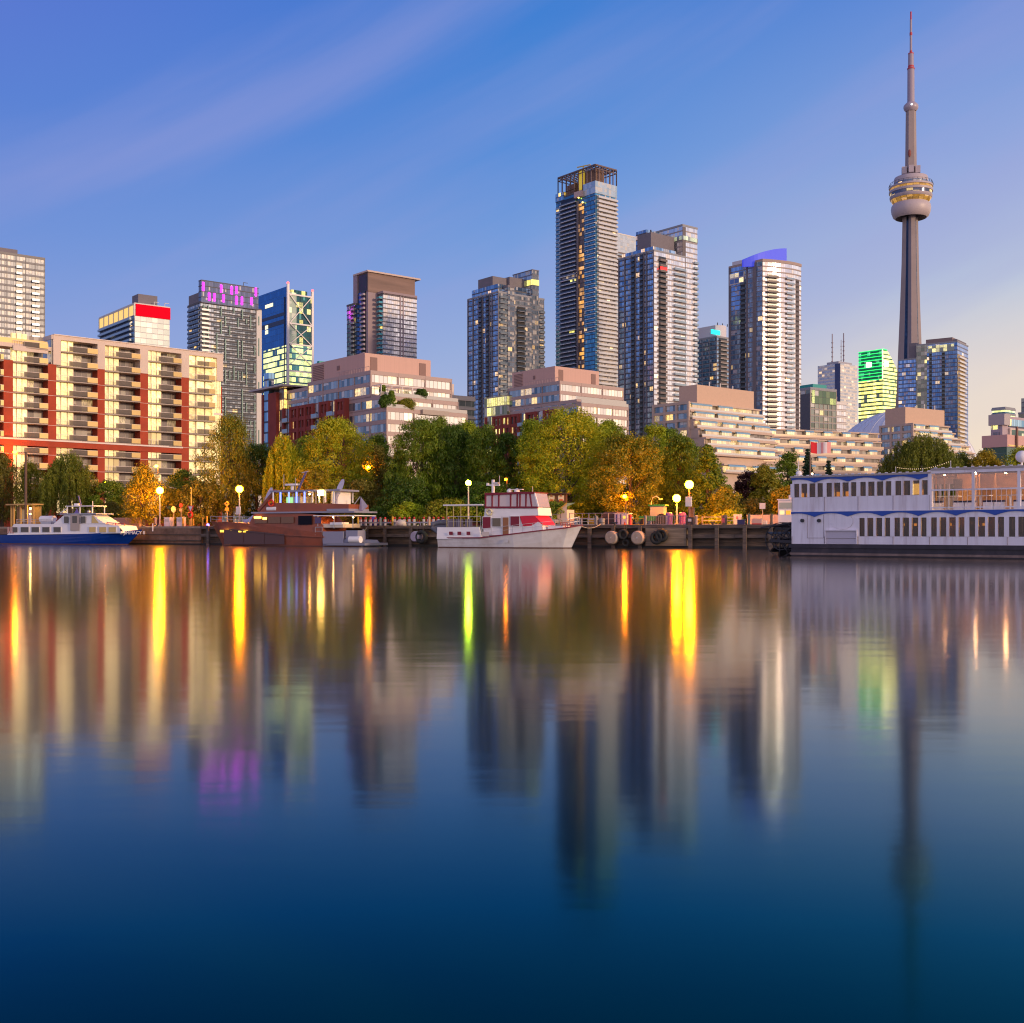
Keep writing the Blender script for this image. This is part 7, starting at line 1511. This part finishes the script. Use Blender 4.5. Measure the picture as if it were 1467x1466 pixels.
# picket barrier and other railings
def railing(px0, px1, off, h, m, label, pick=0.0, name='railing', rows=2, cat='railing'):
    R_ = on(px0, off, name, label, cat); L_ = Q.X(px1, off)-Q.X(px0, off); b = MB()
    for k in range(rows+1): b.box(0, L_, -.03, .03, .12+(h-.12)*k/rows-.03, .12+(h-.12)*k/rows+.03, m)
    b.build('rails', R_); b = MB(); n = max(1, int(L_/(pick or 2.0)))
    for i in range(n+1): x = L_*i/n; w = .02 if pick else .05; b.box(x-w, x+w, -w, w, .1 if pick else 0, h, m)
    b.build('uprights', R_); b = MB(); n = max(1, int(L_/2.4))
    for i in range(n+1): x = L_*i/n; b.box(x-.05, x+.05, -.05, .05, 0, h+.05, m)
    b.build('posts', R_)
fm = mat('fence_grey', (.32,.27,.30), .5, .3); wm = mat('fence_white', (.65,.56,.5), .5)
railing(926, 984, 1.5, 1.15, fm, 'grey picket barrier in front of the violet bins', .22, rows=1); railing(771, 803, 3.5, 1.5, fm, 'thin grey rail fence behind the bow of the white and red boat'); railing(816, 900, 4, 1.6, fm, 'grey rail fence between the small shed and the red hydrant', .9)
railing(1006, 1034, 2.5, 1.0, wm, 'white railing left of the dark pink barrel'); railing(1041, 1062, 2.5, .95, wm, 'white railing right of the dark pink barrel'); railing(802, 852, 1.2, .9, wm, 'short white rail by the tip of the white and red boat bow')
railing(905, 922, 3, .9, yel, 'short yellow rail right of the red hydrant', rows=1)
blk(848.5, 745, 2, .95, .5, yel, 'yellow box left of the slate post at the quay edge', 'storage_box', 'box', lambda R_, h, w, d: (lambda b: (b.box(-w/2-.03,w/2+.03,-.03,d+.03,h,h+.06,ppk), b.build('lid', R_)))(MB()))
R_ = on(862, 1.3, 'barrel', 'dark round topped barrel right of the yellow box', 'barrel'); b = MB(); b.lathe([(0,0),(.4,0),(.42,.75),(.36,.88),(0,.95)], slate, 14); b.build('body', R_, smooth=True)
b = MB(); b.lathe([(.43,.3),(.45,.34),(.43,.38)], metalD, 14); b.build('hoop', R_)
R_ = on(903, 1.0, 'hydrant', 'red hydrant pillar with pale blue side cap', 'hydrant'); b = MB(); b.lathe([(0,0),(.26,0),(.22,.1),(.2,1.1),(.25,1.15),(.2,1.35),(0,1.45)], mat('hydrant_red', (.55,.02,.02), .45), 12); b.build('body', R_, smooth=True); b = MB(); b.tube([(.15,0,.95),(.34,0,.95)], .12, mat('cap_cyan', (.3,.5,.55), .4), 8); b.build('side_cap', R_)
R_ = on(895, 1.6, 'traffic_cone', 'orange traffic cone left of the red hydrant', 'cone'); b = MB(); b.lathe([(.18,.03),(.03,.5),(0,.5)], mat('cone_orange', (.7,.12,.01), .6), 10); b.build('cone', R_); b = MB(); b.box(-.22,.22,-.22,.22,0,.03,mat('cone_orange', (0,0,0))); b.build('base', R_)
R_ = on(872, 7, 'tent', 'low brown ridge tent behind the grey rail fence', 'tent'); h = hz(R_, 733.5); b = MB(); tb = mat('tent_brown', (.10,.055,.05), .9); A = [(-2.2,0,0),(2.2,0,0),(1.2,0,h),(-.6,0,h)]; Bq = [(x,2.4,z) for x, _, z in A]; b.poly(A, tb); b.poly(Bq[::-1], tb)
for i in range(4): j = (i+1) % 4; b.poly([A[j],A[i],Bq[i],Bq[j]], tb)
b.build('canvas', R_); b = MB(); b.bar((1.2,-.03,h),(1.9,-.03,0),.12,mat('tent_trim', (.25,.15,.12), .8)); b.build('flap', R_)
R_ = on(889.5, 6, 'ticket_booth', 'little blue and white booth right of the brown tent', 'booth'); h = hz(R_, 736); b = MB(); b.box(-.9,.9,0,1.5,0,h,mat('booth_lilac', (.55,.5,.68), .6)); b.build('body', R_)
for x in (-.7,-.1): b = MB(); b.box(x,x+.22,-.03,0,.1,h-.1,mat('booth_blue', (.05,.06,.25), .6)); b.build('door', R_)
b = MB(); b.box(.3,.65,-.04,0,h*.55,h*.8,emat('booth_window', (1,.7,.1), .9)); b.build('window', R_); b = MB(); b.box(-1,1,-.1,1.6,h,h+.08,wsn); b.build('roof', R_)
# poster sheds
R_ = on(797, 12, 'poster_wall', 'dark brown board with two white posters under the big golden crown', 'notice board'); h = hz(R_, 706.5); z0 = hz(R_, 720); wd = Q.X(811.5,12)-Q.X(783,12); b = MB(); bb = mat('board_brown', (.14,.05,.025), .7); b.box(-wd/2,wd/2,0,.3,z0-.2,h-.2,bb); b.build('board', R_); b = MB(); b.box(-wd/2-.3,wd/2+.3,-.5,.8,h-.2,h,mat('board_roof', (.06,.03,.02), .8)); b.build('roof', R_)
b = MB(); b.box(-wd/2,-wd/2+.15,0,.2,0,z0,bb); b.box(wd/2-.15,wd/2,0,.2,0,z0,bb); b.build('legs', R_)
for x in (-wd*.24, wd*.24):
    b = MB(); b.box(x-.45,x+.45,-.05,-.01,z0+.25,h-.35,mat('poster_white', (.75,.62,.5), .6)); o = b.build('poster', R_); b = MB(); b.box(x-.28,x+.28,-.07,-.055,z0+.15,z0+.45,mat('poster_orange', (.7,.16,.03), .6)); b.poly([(x-.22,-.06,z0+.8),(x+.22,-.06,z0+.8),(x,-.06,z0+1.3)], mat('poster_mark', (.45,.16,.10), .6)); b.build('print', o)
R_ = on(801, 8, 'shed', 'small white shed with a slanting pale blue roof below the two posters', 'shed'); h = hz(R_, 721); wd = Q.X(812,8)-Q.X(790,8); b = MB(); sw = mat('shed_white', (.62,.52,.45), .7); b.box(-wd/2+.8,wd/2,0,2.4,0,h-.9,sw); b.poly([(-wd/2+.8,0,h-.9),(wd/2,0,h-.9),(wd/2,0,h-.1)], sw); b.build('walls', R_)
b = MB(); b.poly([(-wd/2+.3,-.2,h-1.4),(wd/2+.1,-.2,h),(wd/2+.1,2.6,h+.1),(-wd/2-.6,2.6,h-.2)], mat('shed_roof', (.22,.42,.48), .5)); b.bar((-wd/2+.3,-.22,h-1.42),(wd/2+.1,-.22,h-.02),.12,yel); b.build('roof', R_)
# parked car
R_ = on(778, 7, 'parked_car', 'silver car parked between the flybridge and the small shed', 'car'); cp = mat('car_silver', (.45,.42,.42), .25, .6); b = MB()
P = [(-2.2,.35),(2.2,.35),(2.2,.85),(1.3,1.0),(.7,1.5),(-1.0,1.55),(-1.7,1.05),(-2.2,.95)]
b.poly([(x,-.85,z) for x, z in P], cp); b.poly([(x,.85,z) for x, z in P[::-1]], cp)
for i in range(len(P)): j = (i+1) % len(P); b.poly([(P[j][0],-.85,P[j][1]),(P[i][0],-.85,P[i][1]),(P[i][0],.85,P[i][1]),(P[j][0],.85,P[j][1])], cp)
b.build('body', R_); b = MB(); b.poly([(-1.4,-.87,1.02),(1.05,-.87,1.02),(.6,-.87,1.42),(-.95,-.87,1.46)], mat('car_glass', (.03,.05,.05), .1)); b.poly([(1.28,-.7,1.03),(1.28,.7,1.03),(.74,.7,1.48),(.74,-.7,1.48)], mat('car_glass', (0,0,0))); b.build('windows', R_)
for x in (-1.4, 1.4):
    for y in (-.88, .7): b = MB(); b.tube([(x,y,.34),(x,y+.18,.34)], .34, mat('tyre_black', (0,0,0)), 14); o = b.build('wheel', R_); b = MB(); b.tube([(x,y-.02,.34),(x,y+.02,.34)], .19, steel, 10); b.build('rim', o)
# things right of centre
blk(988, 741, 1.2, .9, .7, mat('cabinet_dark', (.05,.035,.035), .7), 'dark cabinet at the foot of the taller orange globe lamp', 'cabinet', 'cabinet', lambda R_, h, w, d: (lambda b: (b.box(-.22,.22,-.03,0,h*.45,h*.8,ppk), b.build('notice', R_)))(MB()))
blk(990.5, 728, 1.9, .5, .5, polo, 'tall dark box behind the notice of the taller orange globe lamp', 'switch_box', 'cabinet', lambda R_, h, w, d: (lambda b: (b.box(-w/2-.04,w/2+.04,-.04,d+.04,h,h+.06,polo), b.build('lid', R_)))(MB()), legs=.9)
R_ = on(1037.5, 1.6, 'barrel', 'dark barrel with a pink front between the two white railings', 'barrel'); b = MB(); b.lathe([(0,0),(.36,0),(.38,1.15),(.3,1.22),(0,1.22)], polo, 12); b.build('body', R_, smooth=True); b = MB(); b.box(-.18,.18,-.41,-.36,.3,.85,mat('barrel_pink', (.45,.08,.12), .6)); b.build('pink_panel', R_)
blk(1056, 737, 4, .9, .5, ppk, 'white crate on the stand right of the white railing', 'crate', 'crate', lambda R_, h, w, d: (lambda b: (b.box(-.12,.12,-.03,0,h*.6,h*.8,redp), b.build('mark', R_)))(MB())); blk(1061, 745, 1.4, .8, .6, mat('tub_navy', (.03,.03,.12), .6), 'navy tub left of the dark green post', 'tub', 'tub', lambda R_, h, w, d: (lambda b: (b.box(-w/2-.04,w/2+.04,-.04,d+.04,h,h+.05,slate), b.build('rim', R_)))(MB()))
blk(1084, 743, 2, 1.2, .5, mat('board_pink', (.55,.38,.34), .7), 'pinkish panel box left of the small white board', 'panel_box', 'box', lambda R_, h, w, d: (lambda b: (b.box(-w/2,w/2,-.02,0,.05,.2,redp), b.build('skirt', R_)))(MB()))
blk(1101, 738.5, 7, 5.4, .4, mat('low_wall_white', (.58,.50,.48), .7), 'low white wall running towards the ticket cabin', 'low_wall', 'wall', lambda R_, h, w, d: (lambda b: (b.box(-w/2-.03,w/2+.03,-.04,d+.04,h,h+.07,ppk), b.build('coping', R_)))(MB()))
R_ = on(1126, 3.5, 'ticket_cabin', 'white cabin with lit amber windows behind the end of the ferry', 'cabin'); h = hz(R_, 716.5); b = MB(); b.box(-.95,3,0,2.6,0,h,hw); b.build('walls', R_); b = MB(); b.box(-1.05,3.1,-.1,2.7,h,h+.12,hw); b.build('roof', R_)
for x, m_ in ((-.75, emat('cabin_win_pale', (1,.75,.35), .9)), (0, emat('cabin_win_amber', (1,.42,.04), .9))): b = MB(); b.box(x,x+.55,-.04,0,h*.42,h*.58,m_); b.build('window', R_)
b = MB(); b.box(-.8,1,-.03,0,h*.66,h*.9,mat('cabin_band', (.35,.42,.38), .4)); b.build('upper_window', R_); b = MB(); b.box(.2,.9,.5,1.2,h+.12,h+.6,ppk); b.build('air_conditioner', R_)
# fenders on the wall
def disc(px, py, r, m, label, name='drum_fender', tyre=False, d0=.2, dd=.75, grp=None):
    R_ = on(px, -.45, name, label, 'fender', grp, z=CH+(HY-py)/F*qy(px)); tm = mat('tyre_black', (0,0,0)); b = MB()
    if tyre:
        n, k = 24, 10; rt = r*.30; rc = r-rt
        base = len(b.v); mi = b._m(tm)
        for i in range(n):
            a = 2*math.pi*i/n
            for j in range(k): q = 2*math.pi*j/k; rr = rc+rt*math.cos(q); b.v.append((rr*math.cos(a), -rt*1.1+rt*1.25*math.sin(q), rr*math.sin(a)))
        for i in range(n):
            for j in range(k): b.f.append((base+i*k+j, base+i*k+(j+1) % k, base+((i+1) % n)*k+(j+1) % k, base+((i+1) % n)*k+j)); b.m.append(mi); b.uv += [(.5,.5)]*4
        b.build('tyre', R_, smooth=True)
    else:
        b.tube([(0,.3,0),(0,-.45,0),(0,-.62,0)], [r,r,r*.82], m, 24); b.build('drum', R_, smooth=True); b = MB(); b.tube([(0,-.63,0),(0,-.66,0)], r*.1, steel, 8); b.build('bolt', R_)
    b = MB(); b.bar((0,.1,r*.9),(0,.1,GZ-R_.location.z),.05,polo); b.build('hanging_chain', R_)
lil = mat('fender_lilac', (.42,.34,.44), .7, var=.1); tan = mat('fender_tan', (.38,.29,.24), .7, var=.2)
disc(597, 769, .74, lil, 'round pale lilac drum fender left of the white trawler yacht'); disc(605.5, 769.5, .95, None, 'big black tyre behind the lilac drum fender', 'tyre_fender', True)
disc(877.5, 770.3, .84, tan, 'tan round drum fender right of the white trawler yacht bow'); disc(894, 766, .70, None, 'black tyre between the two tan drum fenders', 'tyre_fender', True); disc(897, 778, .5, None, 'low black tyre at the waterline between the tan drum fenders', 'tyre_fender', True)
disc(915, 770.5, .86, tan, 'second tan drum fender with a bulging face, right of the black tyre'); disc(942, 770.5, .86, None, 'front tyre of the leaning black pair on the pale plank panel', 'tyre_fender', True); disc(949, 767, .86, None, 'back tyre of the leaning black pair on the pale plank panel', 'tyre_fender', True)
R_ = on(520.5, -.5, 'fender', 'small grey sausage fender hung right of the brown yacht stern', 'fender', z=1.2); b = MB(); b.tube([(0,0,0),(0,0,.2),(0,0,1.0),(0,0,1.2)], [.12,.24,.24,.1], mat('fender_grey', (.42,.38,.36), .6), 10); b.build('body', R_, smooth=True); b = MB(); b.bar((0,0,1.2),(0,.3,1.6),.04,polo); b.build('rope', R_)
# blue quay marker lamp
R_ = on(298, .3, 'marker_light', 'small blue marker light on the quay edge by the bow of the brown yacht', 'light'); b = MB(); b.box(-.2,.2,-.15,.15,0,.15,polo); b.build('base', R_); b = MB(); b.sphere((0,0,.25),.2,emat('marker_blue', (.12,.1,1), 14, True),8); b.build('lens', R_)

# mooring ropes from the boats to the quay
def rope(p, q, label, sag=.5):
    r = bpy.data.objects.new('mooring_rope', None); C.objects.link(r); r.location = p; tag(r, label, 'rope', 'mooring ropes'); d = Vector(q)-Vector(p); b = MB(); n = 10
    b.tube([d*(i/n)-Vector((0,0,sag*4*(i/n)*(1-i/n))) for i in range(n+1)], .035, mat('rope_pale', (.45,.38,.30), .9), 6, cap=True); b.build('rope_strand', r)
def qp(px, off, z): x = Q.X(px, off); a, c = Q.w(x, off); return (a, c, z)
rope(qp(203, -5, 3.1), qp(224.5, .4, 3.1), 'pale rope from the bow of the blue and white boat to the quay', .35)
rope(qp(308, -6, 3.0), qp(297, .4, 3.0), 'pale rope from the bow of the brown yacht to the quay', .2)
rope(qp(512, -5.5, 1.2), qp(527, .2, 2.9), 'pale rope from the grey stern of the brown yacht up to the quay', .3)
rope(qp(828, -7.6, 2.9), qp(861, .3, 3.0), 'pale rope from the bow of the white trawler yacht to the quay', .5)
rope(qp(640, -7.6, 1.7), qp(616, .2, 2.9), 'pale rope from the stern of the white trawler yacht to the quay', .4)
